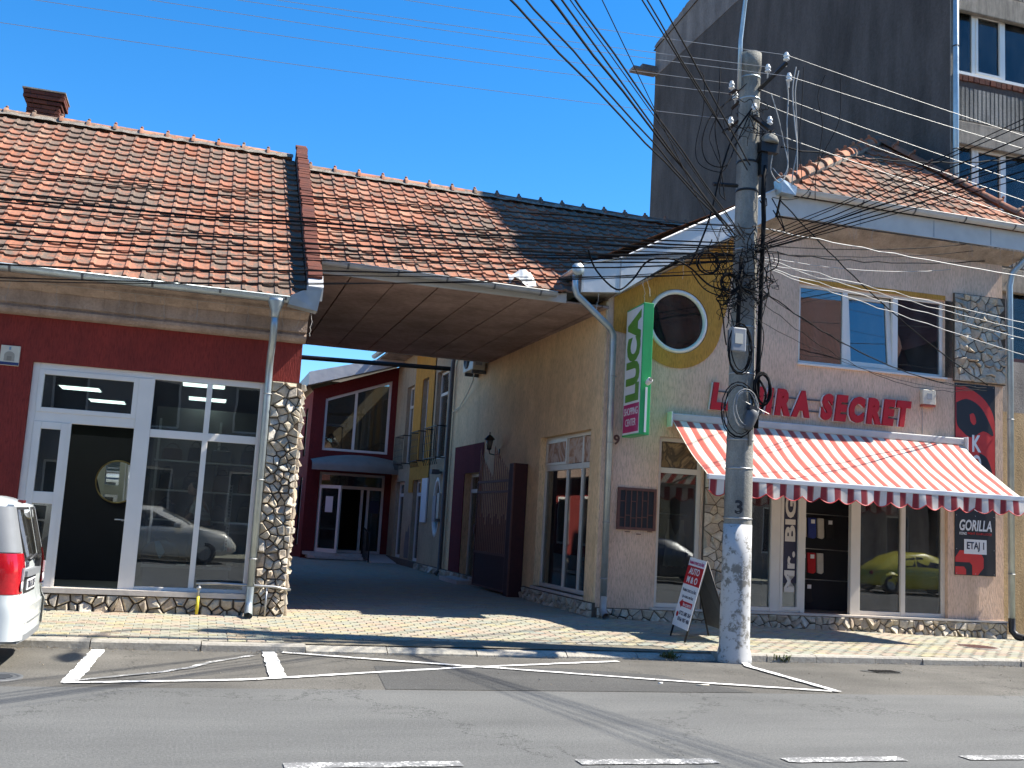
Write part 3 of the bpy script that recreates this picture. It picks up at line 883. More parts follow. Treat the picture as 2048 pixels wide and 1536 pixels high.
# roof
roof = MB().add([(-11, -.62, 4.62), (1.28, -.62, 4.62), (1.28, 4.6, 8.395), (-11, 4.6, 8.395)], [(0, 1, 2, 3)])
roof.add([(-11, 4.6, 8.395), (1.28, 4.6, 8.395), (1.28, 10.3, 4.5), (-11, 10.3, 4.5)], [(0, 1, 2, 3)])
roof = roof.build('roof', M['tile'], LB)
rows = 22
def sc_left(s):
    u, v = s; X = u; Y = 14.58 + v * CP
    vis = -2.9 - .26 * v < X
    return (0 if vis else 1000) + Y + abs(X) * .02
lay_tiles(roof, None, 1.27 - 38 * TW, 1.27, lambda u, v: v < 6.36, rows + 1, lambda u: Vector((u, -.645, 4.635)), PITCH, sc_left, 4)
mo = MB()
rg = random.Random(6)
xx = -8.2
for s_ in (-1, 1):
    L1 = []; L2 = []
    for k in range(80):
        x = -8.2 + k * .1195
        L1.append((x, 4.6 + s_ * (.06), 8.50)); L2.append((x, 4.6 + s_ * (.17 + rg.uniform(-.035, .03)), 8.50 - .17 * .72 + .015))
    mo.grid([L1, L2], flip=s_ > 0)
mo.build('ridge_bed', M['mortar'], roof)
for k in range(21):
    obj('ridge_tile', ridge_me, roof, (1.20 - .46 * (k + 1), 4.6, 8.43 + rg.uniform(-.006, .006)), (0, rg.uniform(-.015, .015), rg.uniform(-.02, .02)))
# chimney behind the ridge
ch = MB().box(-3.56, 4.93, 7.4, -3.04, 5.40, 8.86).build('chimney', M['brickjoint'], LB)
bm_s = brick_me(.246, .06, .066); bm_h = brick_me(.12, .06, .066)
def ring_course(z, x0, y0, x1, y1, odd, par):
    for (a, b, rot, L) in (((x0, y0), None, 0, x1 - x0), ((x1, y0), None, math.pi / 2, y1 - y0)):
        p = -.125 if odd else 0
        while p < L - .02:
            s = max(0, p); e = min(L, p + .25)
            if e - s > .04:
                me = bm_s if e - s > .2 else bm_h
                sc = ((e - s - .008) / (.246 if e - s > .2 else .12), 1, 1)
                loc = (a[0] + s + .004, a[1] - .004, z) if rot == 0 else (a[0] + .004, a[1] + s + .004, z)
                obj('brick', me, par, loc, (0, 0, rot), sc)
            p += .25
for c in range(7):
    ring_course(8.30 + c * .078, -3.58, 4.91, -3.02, 5.42, c % 2, ch)
for c, o in ((7, .03), (8, .07), (9, .07)):
    z = 8.30 + c * .078
    MB().box(-3.58 - o + .01, 4.91 - o + .01, z, -3.02 + o - .01, 5.42 + o - .01, z + .07).build('corbel', M['brickjoint'], ch)
    ring_course(z, -3.58 - o, 4.91 - o, -3.02 + o, 5.42 + o, c % 2, ch)
MB().box(-3.67, 4.82, 9.08, -2.93, 5.51, 9.105).build('cap', M['mortar'], ch)
# brick fire wall between the two roofs
def onslope(d, h, x): return (x, -.62 + d * CP - h * SP, 4.62 + d * SP + h * CP)
pw = MB().prism([onslope(.25, -.3, 1.29), onslope(6.52, -.3, 1.29), onslope(6.55, .24, 1.29), onslope(.25, .24, 1.29)], (.18, 0, 0)).build('fire_wall', M['brickjoint'], LB)
fb = brick_me(.205, .108, .065)
rg = random.Random(9)
for k in range(55):
    d = .25 + k * .1145
    p = onslope(d, .225 + rg.uniform(0, .02), 1.275 + rg.uniform(-.012, .012))
    obj('brick', fb, pw, p, (PITCH, rg.uniform(-.03, .03), rg.uniform(-.03, .03)))
MB().prism([onslope(.02, .02, 1.28), onslope(.34, .02, 1.28), onslope(.34, .27, 1.28), onslope(.06, .22, 1.28)], (.21, 0, 0)).build('flashing', M['fascia'], pw)
# bits on the wall
pq = thing('wall_plaque', 'beige plaque with a painted arch fixed high on the red wall', 'plaque', FL, (-2.52, 0, 3.4))
MB().box(-2.64, -.035, 3.41, -2.40, .0, 3.68).build('board', M['beige'], pq, bevel=.006)
MB().box(-2.638, -.0375, 3.415, -2.402, -.035, 3.455).build('blue_band', plain('plaque_blue', (.02, .035, .12)), pq)
mb = panel([(-2.59, 3.47)] + [(-2.525 + .065 * math.cos(rad(180 - k * 20)), 3.545 + .055 * math.sin(rad(180 - k * 20))) for k in range(10)] + [(-2.46, 3.47)], [], -.038)
mb.build('arch', plain('plaque_arch', (.36, .32, .25)), pq)
MB().box(-2.555, -.0405, 3.475, -2.495, -.038, 3.535).build('arch_door', plain('plaque_door', (.25, .22, .17)), pq)
MB().box(-2.537, -.0405, 3.62, -2.513, -.037, 3.66).build('crest', plain('plaque_crest', (.2, .28, .36)), pq)
gp = thing('gas_pipe', 'grey gas pipe with yellow riser running along the left shop window base', 'pipe', FL, (.19, -.14, .2))
MB().tube([(.16, -.14, .63), (.5, -.14, .645), (1.22, -.14, .625), (1.36, -.12, .60), (1.44, .0, .585)], .019, 8).build('run', M['steel'], gp)
MB().tube([(.20, -.14, .22), (.20, -.14, .46)], .022, 10).build('riser', M['yellow'], gp)
MB().tube([(.20, -.14, .46), (.205, -.14, .62)], .016, 10).lathe([(.02, 0), (.032, .01), (.032, .035), (.02, .045)], (.2, -.14, .55), 10).build('valve', M['steel'], gp)
MB().tube([(1.11, -.14, .18), (1.11, -.14, .62)], .014, 8).build('stay', M['steel'], gp)
# ---------------------------------------------------------------- tiled roof over the gateway
GR = thing('gateway_roof', 'tiled roof bridging the gateway between the two shop buildings, half in shadow', 'roof', WORLD, (1.48, 15.7, 5.35))
EY, EZ = 15.74, 5.47
RY = 19.30; RZ = EZ + (RY - EY) * math.tan(PITCH)
dk = MB().add([(1.46, EY, EZ), (5.45, EY, EZ), (9.8, RY, RZ), (1.46, RY, RZ)], [(0, 1, 2, 3)])
dk.add([(1.46, RY, RZ), (9.6, RY, RZ), (9.6, 22.95, EZ - .05), (1.46, 22.95, EZ - .05)], [(0, 1, 2, 3)])
dk = dk.build('covering', M['tile'], GR)
def dip(u): return -.10 * max(0, min(1, (u - 1.5) / 3.8)) + (.06 if u < 2.2 else 0) * (2.2 - u)
def sc_mid(s):
    u, v = s
    return (0 if u < 5.2 + v * .75 else 1000) + v
lay_tiles(dk, None, 1.49, 9.6, lambda u, v: v < 4.36 and u < 5.5 + v * CP * 1.22, 17, lambda u: Vector((u, EY - .03, EZ + .012)), PITCH, sc_mid, 12)
rg = random.Random(16)
mo = MB()
for s_ in (-1, 1):
    L1 = []; L2 = []
    for k in range(70):
        x = 1.47 + k * .118
        L1.append((x, RY + s_ * .06, RZ + .10)); L2.append((x, RY + s_ * (.17 + rg.uniform(-.03, .03)), RZ + .10 - .17 * .72 + .02))
    mo.grid([L1, L2], flip=s_ > 0)
mo.build('ridge_bed', M['mortar'], dk)
for k in range(18):
    obj('ridge_tile', ridge_me, dk, (1.52 + .46 * k, RY, RZ + .035), (0, rg.uniform(-.015, .015), rg.uniform(-.02, .02)))
# boarded soffit
sp = MB().box(1.34, 15.86, 5.375, 6.36, 22.9, 5.39).build('soffit', M['stonejoint'], GR)
for k in range(8):
    x0 = 1.345 + k * .70
    MB().box(x0, 15.84, 5.345 + rg.uniform(-.006, .006), min(6.36, x0 + .676), 22.9, 5.375).build('soffit_panel', M['soffit'], sp)
MB().box(1.48, 15.80, 5.34, 5.58, 15.84, 5.50).build('fascia_board', M['fascia_grey'], GR)
MB().box(1.34, 22.9, 5.34, 6.4, 22.94, 5.46).build('back_fascia', M['fascia_grey'], GR)
mb = MB(); half_gutter(mb, (1.55, 15.66, 5.50), (5.35, 15.66, 5.455), .078)
g2 = mb.build('gutter', M['zinc_old'], GR)
for k in range(5): bracket(MB(), (1.95 + k * .78, 15.66, 5.494 - k * .009), (1, 0, 0), .083).build('bracket', M['darkgrey'], g2)
mb = MB(); rg = random.Random(4)
rows = []
for j in range(5):
    rows.append([(4.55 + .45 * i / 6, 15.66 + .16 * j / 4, 5.50 + (.07 * math.sin(i * 1.1 + j) + .06) * (1 if 0 < i < 6 else .3) + .05 * j) for i in range(7)])
mb.grid(rows); o = mb.build('plastic_sheet', M['fascia'], at=(4.5, 15.66, 5.5)); tag(o, 'crumpled pale plastic sheet lying in the gateway roof gutter', 'plastic sheet')
# iron tie bar across the yard
o = MB().tube([(1.34, 25.5, 5.40), (6.30, 26.3, 5.62)], .062, 6).build('tie_bar', M['iron'], at=(1.34, 25.5, 5.4)); tag(o, 'dark iron bar spanning the yard under the gateway roof', 'bar')
# ---------------------------------------------------------------- right shop building (two storeys)
RB = thing('corner_shop_building', 'two storey shop building with pink beige scratched render, round window and hipped tile roof', 'building', FR, (0, 0, .2))
CS, CZ, CR = 1.26, 5.27, .56
top = [(0, .05), (7.77, .05), (7.77, 7.02), (2.55, 7.02), (0, 5.52)]
holes = [rect(1.02, .46, 1.82, 3.28), rect(2.50, .46, 6.60, 3.28), rect(3.56, 4.77, 6.53, 6.21), circ(CS, CZ, CR)]
w = panel(top, holes, 0, .20)
w.add([(7.77, 0, .05), (7.77, 8, .05), (7.77, 8, 7.02), (7.77, 0, 7.02)], [(0, 1, 2, 3)])
w.build('wall', M['pink'], RB)
# ochre surround of the round window, running up to the rake
ring = panel([(.10, 5.27)] + [(CS + .81 * math.cos(rad(a)), CZ + .81 * math.sin(rad(a))) for a in range(200, 361, 10)] + [(2.07, 5.27), (2.32, 6.0), (2.40, 6.915), (.10, 5.565)], [circ(CS, CZ, CR - .0)], -.018, .02)
ring = panel([(.10, 5.0)] + [(CS + .81 * math.cos(rad(a)), CZ + .81 * math.sin(rad(a))) for a in range(205, 361, 8)] + [(2.20, 5.75), (2.30, 6.86), (.10, 5.565)], [circ(CS, CZ, CR)], -.018, .018)
ring.build('ochre_band', M['ochre'], RB)
# round window
rows = []
prof = [(CR - .002, .03), (CR - .002, .005), (CR - .03, -.03), (CR - .075, -.03), (CR - .085, .03)]
for k in range(49):
    a = 2 * math.pi * k / 48
    rows.append([(CS + r * math.cos(a), y, CZ + r * math.sin(a)) for r, y in prof])
rw = MB().grid(rows).build('round_window', M['upvc'], RB)
MB().lathe([(CR - .083, .02), (CR - .083, .03)], (0, 0, 0), 40, Matrix.Translation((CS, .05, CZ)) @ Matrix.Rotation(math.pi / 2, 4, 'X')).build('pane', M['glass_round'], rw)
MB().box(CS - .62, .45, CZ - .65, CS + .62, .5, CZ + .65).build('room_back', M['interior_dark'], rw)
# upper window: three lights, the middle one tilted open
uw = MB(); a0, b0, a1, b1 = 3.56, 4.77, 6.53, 6.21
frame4(uw, a0, b0, a1, b1, .06, .06, .13)
uw.box(4.46, .06, b0 + .06, 4.56, .13, b1 - .06).box(5.48, .06, b0 + .06, 5.59, .13, b1 - .06)
uw = uw.build('upper_window', M['upvc'], RB, bevel=.005)
MB().box(a0 + .06, .09, b0 + .06, 4.46, .102, b1 - .06).build('pane', M['glass_dark'], uw)
MB().box(5.59, .09, b0 + .06, a1 - .06, .102, b1 - .06).build('pane', M['glass_dark'], uw)
tm = Matrix.Translation((4.56, .10, b0 + .06)) @ Matrix.Rotation(rad(-4.5), 4, 'X')
sash = MB()
W_, H_ = .92, b1 - b0 - .12
for bx in ((0, 0, .08, H_), (W_ - .08, 0, W_, H_), (.08, 0, W_ - .08, .08), (.08, H_ - .08, W_ - .08, H_)):
    sash.box(bx[0], -.04, bx[1], bx[2], .03, bx[3], tm)
sash = sash.build('tilted_sash', M['upvc'], uw, bevel=.004)
MB().box(.08, -.005, .08, W_ - .08, .008, H_ - .08, tm).build('pane', M['glass_dark'], sash)
MB().box(a0 - .02, -.05, b0 - .03, a1 + .02, .06, b0).build('sill', M['upvc'], uw)
MB().box(a0 - .01, -.003, b1, a1 + .01, .0, b1 + .09).build('ochre_lintel', M['ochre'], uw)
room = MB().add([(3.3, .22, 4.6), (6.7, .22, 4.6), (6.7, 3.5, 4.6), (3.3, 3.5, 4.6), (3.3, .22, 6.6), (6.7, .22, 6.6), (6.7, 3.5, 6.6), (3.3, 3.5, 6.6)],
                [(0, 1, 2, 3), (7, 6, 5, 4), (3, 2, 6, 7), (0, 3, 7, 4), (1, 5, 6, 2)])
room.build('upper_room', M['interior_dark'], RB)
# stone work
sp_ = MB().box(6.70, -.05, 4.73, 7.79, .0, 6.37).box(6.535, .0, 4.78, 6.70, .02, 6.21).build('stone_panel', M['stonejoint'], RB)
rubble(sp_, rect(6.70, 4.74, 7.78, 6.36), .135, lambda x, z, d: (x, -.05 - d, z), .035, 21, .012)
rubble(sp_, rect(6.20, 4.78, 6.40, 6.20), .10, lambda x, z, d: (6.70 - d - .02, x - 6.20, z), .03, 22, .010)
mbp = MB().box(1.84, -.04, .2, 2.50, .0, 3.26).build('stone_pier', M['stonejoint'], RB)
rubble(mbp, rect(1.85, .45, 2.49, 3.25), .135, lambda x, z, d: (x, -.04 - d, z), .03, 23, .012)
pl = MB().box(0, -.045, .02, 7.80, .0, .43).build('plinth', M['stonejoint'], RB)
rubble(pl, [(.02, .24), (7.79, .13), (7.79, .425), (.02, .425)], .125, lambda x, z, d: (x, -.045 - d, z), .05, 24, .012, 240)
MB().box(.95, -.09, .43, 7.80, .06, .462).build('sill', M['sill'], RB)
# shop front under the awning
sf = MB(); y0, y1 = .07, .15
sf.box(2.50, y0, .462, 2.58, y1, 3.28).box(6.52, y0, .462, 6.60, y1, 3.28).box(2.58, y0, 3.20, 6.52, y1, 3.28)
for x0, x1 in ((3.15, 3.33), (3.72, 3.81), (4.69, 4.88), (5.69, 5.78)): sf.box(x0, y0 - .01, .462, x1, y1, 3.20)
for x0, x1 in ((2.58, 3.15), (3.33, 3.72), (4.88, 5.69), (5.78, 6.52)):
    sf.box(x0, y0, .462, x1, y1, .535).box(x0, y0, 2.62, x1, y1, 2.72)
sf.box(3.81, y0, 2.62, 4.69, y1, 2.72)
SR = sf.build('shop_front', M['upvc_cream'], RB, bevel=.006)
for x0, x1 in ((2.58, 3.15), (3.33, 3.72), (4.88, 5.69), (5.78, 6.52)):
    MB().box(x0, .105, .535, x1, .117, 2.62).build('pane', M['glass'], SR)
for x0, x1 in ((2.58, 3.15), (3.33, 3.72), (3.81, 4.69), (4.88, 5.69), (5.78, 6.52)):
    MB().box(x0, .105, 2.72, x1, .117, 3.20).build('pane', M['glass'], SR)
v = MB(); frame4(v, 3.33, .50, 3.72, 2.62, .055, y0 - .014, y1 - .02); v.build('side_light_frame', M['upvc_cream'], SR)
# narrow window left of the pier
v = MB(); frame4(v, 1.02, .462, 1.82, 3.28, .07, .07, .14); v.box(1.09, .07, 2.68, 1.75, .14, 2.77)
nw = v.build('narrow_window', M['upvc_cream'], RB, bevel=.005)
MB().box(1.09, .10, .532, 1.75, .112, 2.68).build('pane', M['glass'], nw)
MB().box(1.09, .10, 2.77, 1.75, .112, 3.21).build('pane', M['glass'], nw)
# iron grille
gr = MB(); frame4(gr, .31, 1.70, .99, 2.39, .045, -.035, .0); gr = gr.build('grille', M['brown_iron'], RB)
MB().box(.36, -.012, 1.745, .945, -.004, 2.345).build('back_panel', M['interior_dark'], gr)
rg = random.Random(1)
for k in range(1, 6):
    x = .355 + k * .098; MB().box(x - .008, -.028, 1.745, x + .008, -.012, 2.345).build('bar', M['brown_iron'], gr)
for k, z in enumerate((2.16, 1.93, 2.16, 1.90, 2.18, 1.95)):
    MB().box(.363 + k * .098, -.026, z, .447 + k * .098, -.014, z + .014).build('bar', M['brown_iron'], gr)
    MB().box(.363 + k * .098, -.026, z - .27, .447 + k * .098, -.014, z - .256).build('bar', M['brown_iron'], gr)

# rooms behind the ground floor windows
def room(name, x0, x1, y0, y1, z0, z1, wallm, floorm):
    a = MB().add([(x0, y0, z0), (x1, y0, z0), (x1, y1, z0), (x0, y1, z0)], [(0, 1, 2, 3)])
    b = MB().add([(x0, y0, z0), (x0, y1, z0), (x1, y1, z0), (x1, y0, z0), (x0, y0, z1), (x0, y1, z1), (x1, y1, z1), (x1, y0, z1)],
                 [(0, 1, 5, 4), (1, 2, 6, 5), (2, 3, 7, 6), (4, 5, 6, 7)])
    return a, b
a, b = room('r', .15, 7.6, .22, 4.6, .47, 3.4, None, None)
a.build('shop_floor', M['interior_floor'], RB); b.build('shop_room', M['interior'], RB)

# roof: hipped front part, left slope running down to the passage eave
EZR, TE = 7.60, -.40
apex = (6.25, 1.75, 9.80)
hl = (2.95, TE, 7.76); hr = (8.20, TE, 7.68)
rb = MB().add([hl, hr, apex], [(0, 1, 2)])
rb.add([(-.62, TE, 5.98), hl, apex, (6.25, 7, 9.80), (-.62, 9, 5.98)], [(0, 1, 2, 3, 4)])
rb.add([hr, (8.20, 8, 7.68), (6.25, 7, 9.8), apex], [(0, 1, 2, 3)])
RR = rb.build('roof', M['tile'], RB)
P2 = math.atan2(9.80 - 7.72, 1.75 - TE)
slope_len = math.hypot(9.8 - 7.72, 1.75 - TE)
def in_hip(u, v):
    f = v / slope_len
    return 2.95 + (6.25 - 2.95) * f < u < 8.20 + (6.25 - 8.20) * f
lay_tiles(RR, None, 2.75, 8.4, in_hip, 12, lambda u: Vector((u, TE - .04, 7.73 - .015 * (u - 2.95))), P2, lambda s: s[1], 31)
def hip_line(a, b, n, par):
    a, b = Vector(a), Vector(b); d = b - a
    ya = math.atan2(d.y, d.x); pa = -math.atan2(d.z, math.hypot(d.x, d.y))
    for k in range(n):
        p = a + d * (k / n)
        obj('ridge_tile', ridge_me, par, p + Vector((0, 0, .05)), (0, pa, ya), (d.length / n / .46, 1.15, 1.15))
hip_line(hl, apex, 11, RR); hip_line(hr, apex, 9, RR)
mo = MB().tube([Vector(hl) + Vector((-.02, 0, .02)), Vector(apex) + Vector((0, 0, .03))], .125, 8); mo.build('ridge_bed', M['mortar'], RR)
# rake fascia and soffit of the low wing, eave of the passage side
fs = MB()
fs.prism([(-.58, TE, 5.50), (.05, TE, 5.56), (.05, TE, 6.12), (-.58, TE, 5.96)], (0, .03, 0))
fs.prism([(.055, TE, 5.56), (1.09, TE, 6.27), (2.09, TE, 6.79), (2.83, TE, 7.20), (2.95, TE, 7.76), (.055, TE, 6.125)], (0, .03, 0))
FA = fs.build('rake_fascia', M['fascia'], RB)
MB().box(.04, TE - .006, 5.56, .06, TE, 6.11).build('seam', M['zinc_old'], FA)
MB().tube([(-.60, TE - .01, 5.98), (.05, TE - .01, 6.14), (2.96, TE - .01, 7.775)], .018, 6).build('edge_trim', M['signwhite'], FA)
so = MB().add([(.055, TE + .03, 5.575), (2.83, TE + .03, 7.215), (2.55, .0, 7.02), (.0, .0, 5.52)], [(0, 1, 2, 3)])
so.add([(-.58, TE + .03, 5.515), (.055, TE + .03, 5.575), (.0, .0, 5.52), (-.02, 3.6, 5.52), (-.58, 3.6, 5.515)], [(0, 1, 2, 3, 4)])
so.add([(2.83, TE + .03, 7.215), (8.15, TE + .03, 7.20), (7.9, .0, 7.02), (2.55, .0, 7.02)], [(0, 1, 2, 3)])
so.build('soffit', M['soffit_cream'], RB)
MB().prism([(-.58, TE, 5.50), (-.61, TE, 5.50), (-.61, TE, 5.95), (-.58, TE, 5.95)], (0, 3.4, 0)).build('side_fascia', M['fascia_grey'], RB)
ev = MB().prism([(2.90, TE, 7.25), (8.20, TE, 7.22), (8.20, TE, 7.56), (2.96, TE, 7.62)], (0, .03, 0)).build('eaves_board', M['fascia_grey'], RB)
for x in (4.5, 6.0, 7.2): MB().box(x - .008, TE - .004, 7.25, x + .008, TE, 7.56).build('joint', M['zinc_old'], ev)
mb = MB(); half_gutter(mb, (2.98, TE - .09, 7.70), (8.22, TE - .09, 7.64), .085)
g3 = mb.build('gutter', M['fascia_grey'], RB)
for k in range(5): bracket(MB(), (3.40 + k * 1.05, TE - .09, 7.694 - k * .012), (1, 0, 0), .09).build('bracket', M['darkgrey'], g3)
MB().add([(2.84, TE - .2, 7.60), (3.12, TE - .19, 7.58), (3.12, TE + .02, 7.58), (2.84, TE + .02, 7.60), (2.80, TE - .22, 7.84), (2.94, TE - .2, 7.80), (3.14, TE - .19, 7.73), (3.14, TE + .02, 7.73), (2.80, TE + .02, 7.84)],
         [(0, 3, 2, 1), (0, 1, 6, 5, 4), (0, 4, 8, 3), (1, 2, 7, 6)]).build('gutter_end', M['zinc'], g3)
mb = MB(); half_gutter(mb, (-.70, TE - .02, 5.86), (-.80, 1.78, 5.80), .085)
g4 = mb.build('side_gutter', M['zinc'], RB)
MB().lathe([(.105, 0), (.105, .03), (.03, .04)], (-.70, TE - .02, 5.86), 20, Matrix.Rotation(math.pi / 2, 4, 'X')).build('end_cap', M['zinc'], g4)
# corner downspout: down from the side gutter, back to the corner, to the ground
mb = MB().tube([(-.70, TE + .06, 5.82), (-.70, TE + .06, 5.56), (-.66, TE + .08, 5.46), (-.02, -.19, 5.00), (.06, -.14, 4.90), (.07, -.13, 4.75), (.10, -.13, .62)], .056, 14)
dsp = mb.build('downspout', M['zinc'], RB)
MB().tube([(.10, -.13, .62), (.10, -.13, .42), (.10, -.17, .36), (.10, -.30, .31)], [.058, .058, .06, .062], 14, cap=False).build('shoe', M['zinc_old'], dsp)
for z in (4.2, 3.1, 1.8, .9): MB().tube([(.09 + .06 * math.cos(a), -.13 + .06 * math.sin(a), z) for a in [2 * math.pi * k / 16 for k in range(16)]], .008, 5, closed=True).build('clip', M['zinc_old'], dsp)
# downspout at the far right corner
mb = MB().tube([(8.25, TE - .02, 7.58), (8.25, TE - .02, 7.36), (8.10, -.28, 7.16), (7.88, -.13, 6.86), (7.84, -.11, 6.6), (7.84, -.11, .52)], .058, 14)
ds2 = mb.build('downspout', M['zinc'], RB)
MB().tube([(7.84, -.11, .52), (7.84, -.12, .30), (7.87, -.20, .22), (7.93, -.32, .19)], [.06, .06, .064, .066], 14, cap=False).build('shoe', M['black'], ds2)
for z in (5.6, 4.1, 2.6, 1.3): MB().tube([(7.84 + .062 * math.cos(a), -.11 + .062 * math.sin(a), z) for a in [2 * math.pi * k / 16 for k in range(16)]], .008, 5, closed=True).build('clip', M['zinc_old'], ds2)

# ---------------------------------------------------------------- passage side of the same building
PW = thing('passage_wall', 'cream scratched render side wall of the gateway passage with a shop window', 'wall', FP, (0, 0, .2))
ph = [rect(-3.07, .55, -.50, 3.36), rect(-8.48, .33, -7.20, 2.82)]
w = panel([(-10.15, .05), (0, .05), (0, 5.52), (-3, 5.9), (-10.15, 5.9)], ph, 0, .28)
w.build('wall', M['cream'], PW)
MB().box(-.42, -.03, .43, .0, .0, 5.48).build('corner_strip', M['cream'], PW)
pl = MB().box(-3.62, -.045, .1, .02, .0, .50).build('plinth', M['stonejoint'], PW)
rubble(pl, rect(-3.60, .26, .0, .49), .14, lambda x, z, d: (x, -.045 - d, z), .04, 41, .012)
pl2 = MB().box(-10.1, -.045, .1, -6.9, .0, .45).build('plinth', M['stonejoint'], PW)
rubble(pl2, rect(-10.1, .28, -6.9, .44), .16, lambda x, z, d: (x, -.045 - d, z), .04, 42, .012)
mp_ = panel([(-9.5, .27), (-6.93, .27), (-6.93, 3.50), (-9.5, 3.50)], [rect(-8.48, .33, -7.20, 2.82)], -.02, .02)
mp_.build('maroon_surround', M['maroon'], PW)
v = MB(); frame4(v, -3.07, .55, -.50, 3.36, .07, .12, .20)
for x in (-1.86, -1.13): v.box(x - .035, .12, .62, x + .035, .20, 2.72); v.box(x - .035, .12, 2.82, x + .035, .20, 3.29)
v.box(-3.0, .12, 2.72, -.57, .20, 2.82)
pwn = v.build('passage_window', M['upvc_cream'], PW, bevel=.005)
for x0, x1 in ((-3.0, -1.895), (-1.825, -1.165), (-1.095, -.57)):
    MB().box(x0, .15, .62, x1, .162, 2.72).build('pane', M['glass'], pwn)
v = MB(); frame4(v, -3.0, 2.82, -1.895, 3.29, .05, .10, .18); v.build('vent_sash', M['upvc_cream'], pwn)
def swirl(name, cols, sc):
    m, nt, ns, lk, b = newmat(name)
    n = noise(nt, coords(nt), sc, 3, .5, 2.2)
    r = ramp(nt, n.outputs[0], [(i / (len(cols) - 1) * .5 + .25, c) for i, c in enumerate(cols)])
    lk.new(r.outputs[0], b.inputs['Base Color']); b.inputs['Roughness'].default_value = .7
    return m
M['print'] = swirl('window_picture', [(.30, .10, .05), (.55, .33, .20), (.62, .50, .40), (.35, .16, .08), (.60, .40, .26)], 1.6)
M['print2'] = swirl('window_picture_dark', [(.02, .015, .012), (.22, .14, .06), (.06, .04, .025), (.30, .20, .10), (.02, .02, .02)], 2.2)
for x0, x1 in ((-2.95, -1.945), (-1.825, -1.165), (-1.095, -.57)):
    MB().box(x0, .125, 2.83, x1, .130, 3.28).build('picture_panel', M['print'], pwn)
MB().box(1.09, .09, 2.78, 1.75, .095, 3.20).build('picture_panel', M['print2'], nw)
MB().box(-3.12, -.05, .505, -.44, .12, .55).build('sill', M['sill'], pwn)
MB().box(-2.2, .5, .5, -2.13, 1.0, 3.3).build('partition', M['interior_light'], pwn)
v = MB(); frame4(v, -8.48, .33, -7.20, 2.82, .08, .16, .24); v.box(-8.4, .16, 2.36, -7.28, .24, 2.45)
pd = v.build('side_door', M['upvc_cream'], PW, bevel=.005)
MB().box(-8.4, .19, .41, -7.28, .202, 2.36).build('pane', M['glass_yard'], pd); MB().box(-8.4, .19, 2.45, -7.28, .202, 2.74).build('pane', M['glass_yard'], pd)
MB().box(-8.9, .3, .3, -6.8, 2.4, .32).box(-8.9, 2.4, .3, -6.8, 2.44, 3).build('room_back', M['interior_dark'], pd)
MB().box(-8.6, -.45, .2, -7.0, -.02, .36).build('step', M['sill'], PW)
mb = MB().tube([(-9.75, -.12, 5.95), (-10.0, -.10, 5.7), (-10.05, -.10, .42), (-10.05, -.2, .30)], .055, 12); mb.build('downspout', M['darkgrey'], PW)
MB().box(-10.15, .0, 5.9, -3, .5, 5.92).build('coping', M['soffit'], PW)
# ---------------------------------------------------------------- things along the passage
M['gatebar'] = plain('gate_bar_paint', (.30, .16, .11), .6, 0, .15, 12)
gtp = thing('iron_gate', 'brown iron bar gate with curved top folded back against the passage wall', 'gate', FP, (-3.9, -.26, .27))
MB().box(-4.02, -.30, .27, -3.72, -.005, 2.88).build('gate_post', M['gate'], gtp, bevel=.01)
MB().box(-3.735, -.315, .27, -3.70, -.28, 2.88).build('post_edge', M['brown_iron'], gtp)
L0, L1 = -6.35, -4.05
fr_ = MB()
fr_.box(L0, -.28, .32, L1, -.24, .36).box(L0, -.28, 1.02, L1, -.24, 1.07).box(L0, -.28, 2.30, L1, -.24, 2.35).box(L0, -.28, 2.52, L1, -.24, 2.57)
fr_.box(L0, -.28, .36, L0 + .05, -.24, 2.57).box(L1 - .05, -.28, .36, L1, -.24, 2.57)
fr_ = fr_.build('gate_frame', M['brown_iron'], gtp)
MB().box(L0 + .05, -.265, .36, L1 - .05, -.255, 1.02).build('kick_plate', M['gate'], gtp)
n = 17
for k in range(n):
    x = L0 + .10 + k * (L1 - L0 - .2) / (n - 1)
    u = k / (n - 1)
    if u < .45: ztop = 3.22 - .62 * (u / .45) ** .8
    else: ztop = 3.30 - .62 * ((u - .45) / .55) ** .9
    mb = MB().box(x - .011, -.271, 1.07, x + .011, -.249, ztop)
    mb.add([(x - .02, -.275, ztop), (x + .02, -.275, ztop), (x + .02, -.245, ztop), (x - .02, -.245, ztop), (x, -.26, ztop + .09)], [(0, 1, 4), (1, 2, 4), (2, 3, 4), (3, 0, 4)])
    mb.build('bar', M['gatebar'], gtp)
    if k < n - 1: MB().box(x + .06, -.269, 1.07, x + .078, -.251, 1.62 + .25 * abs(math.sin(k * .8))).build('short_bar', M['brown_iron'], gtp)
MB().box(L0 - .04, -.31, 1.42, L0 + .06, -.28, 1.62).tube([(L0 + .0, -.31, 1.52), (L0 + .14, -.33, 1.52)], .012, 6).build('lock', M['brown_iron'], gtp)
wl = thing('wall_lantern', 'small black lantern lamp on the cream passage wall above the gate', 'lamp', FP, (-5.75, 0, 3.3))
MB().tube([(-5.75, 0, 3.18), (-5.75, -.10, 3.14), (-5.75, -.22, 3.16), (-5.75, -.24, 3.24)], .014, 6).box(-5.79, -.02, 3.08, -5.71, .0, 3.28).build('arm', M['iron'], wl)
MB().lathe([(.03, 3.24), (.065, 3.27), (.05, 3.275)], (-5.75, -.24, 0), 6).lathe([(.10, 3.46), (.12, 3.475), (.05, 3.55), (.015, 3.57), (.012, 3.63)], (-5.75, -.24, 0), 6).build('cap', M['iron'], wl)
MB().lathe([(.05, 3.275), (.085, 3.46)], (-5.75, -.24, 0), 6).build('shade', plain('lantern_glass', (.12, .12, .11), .2), wl)
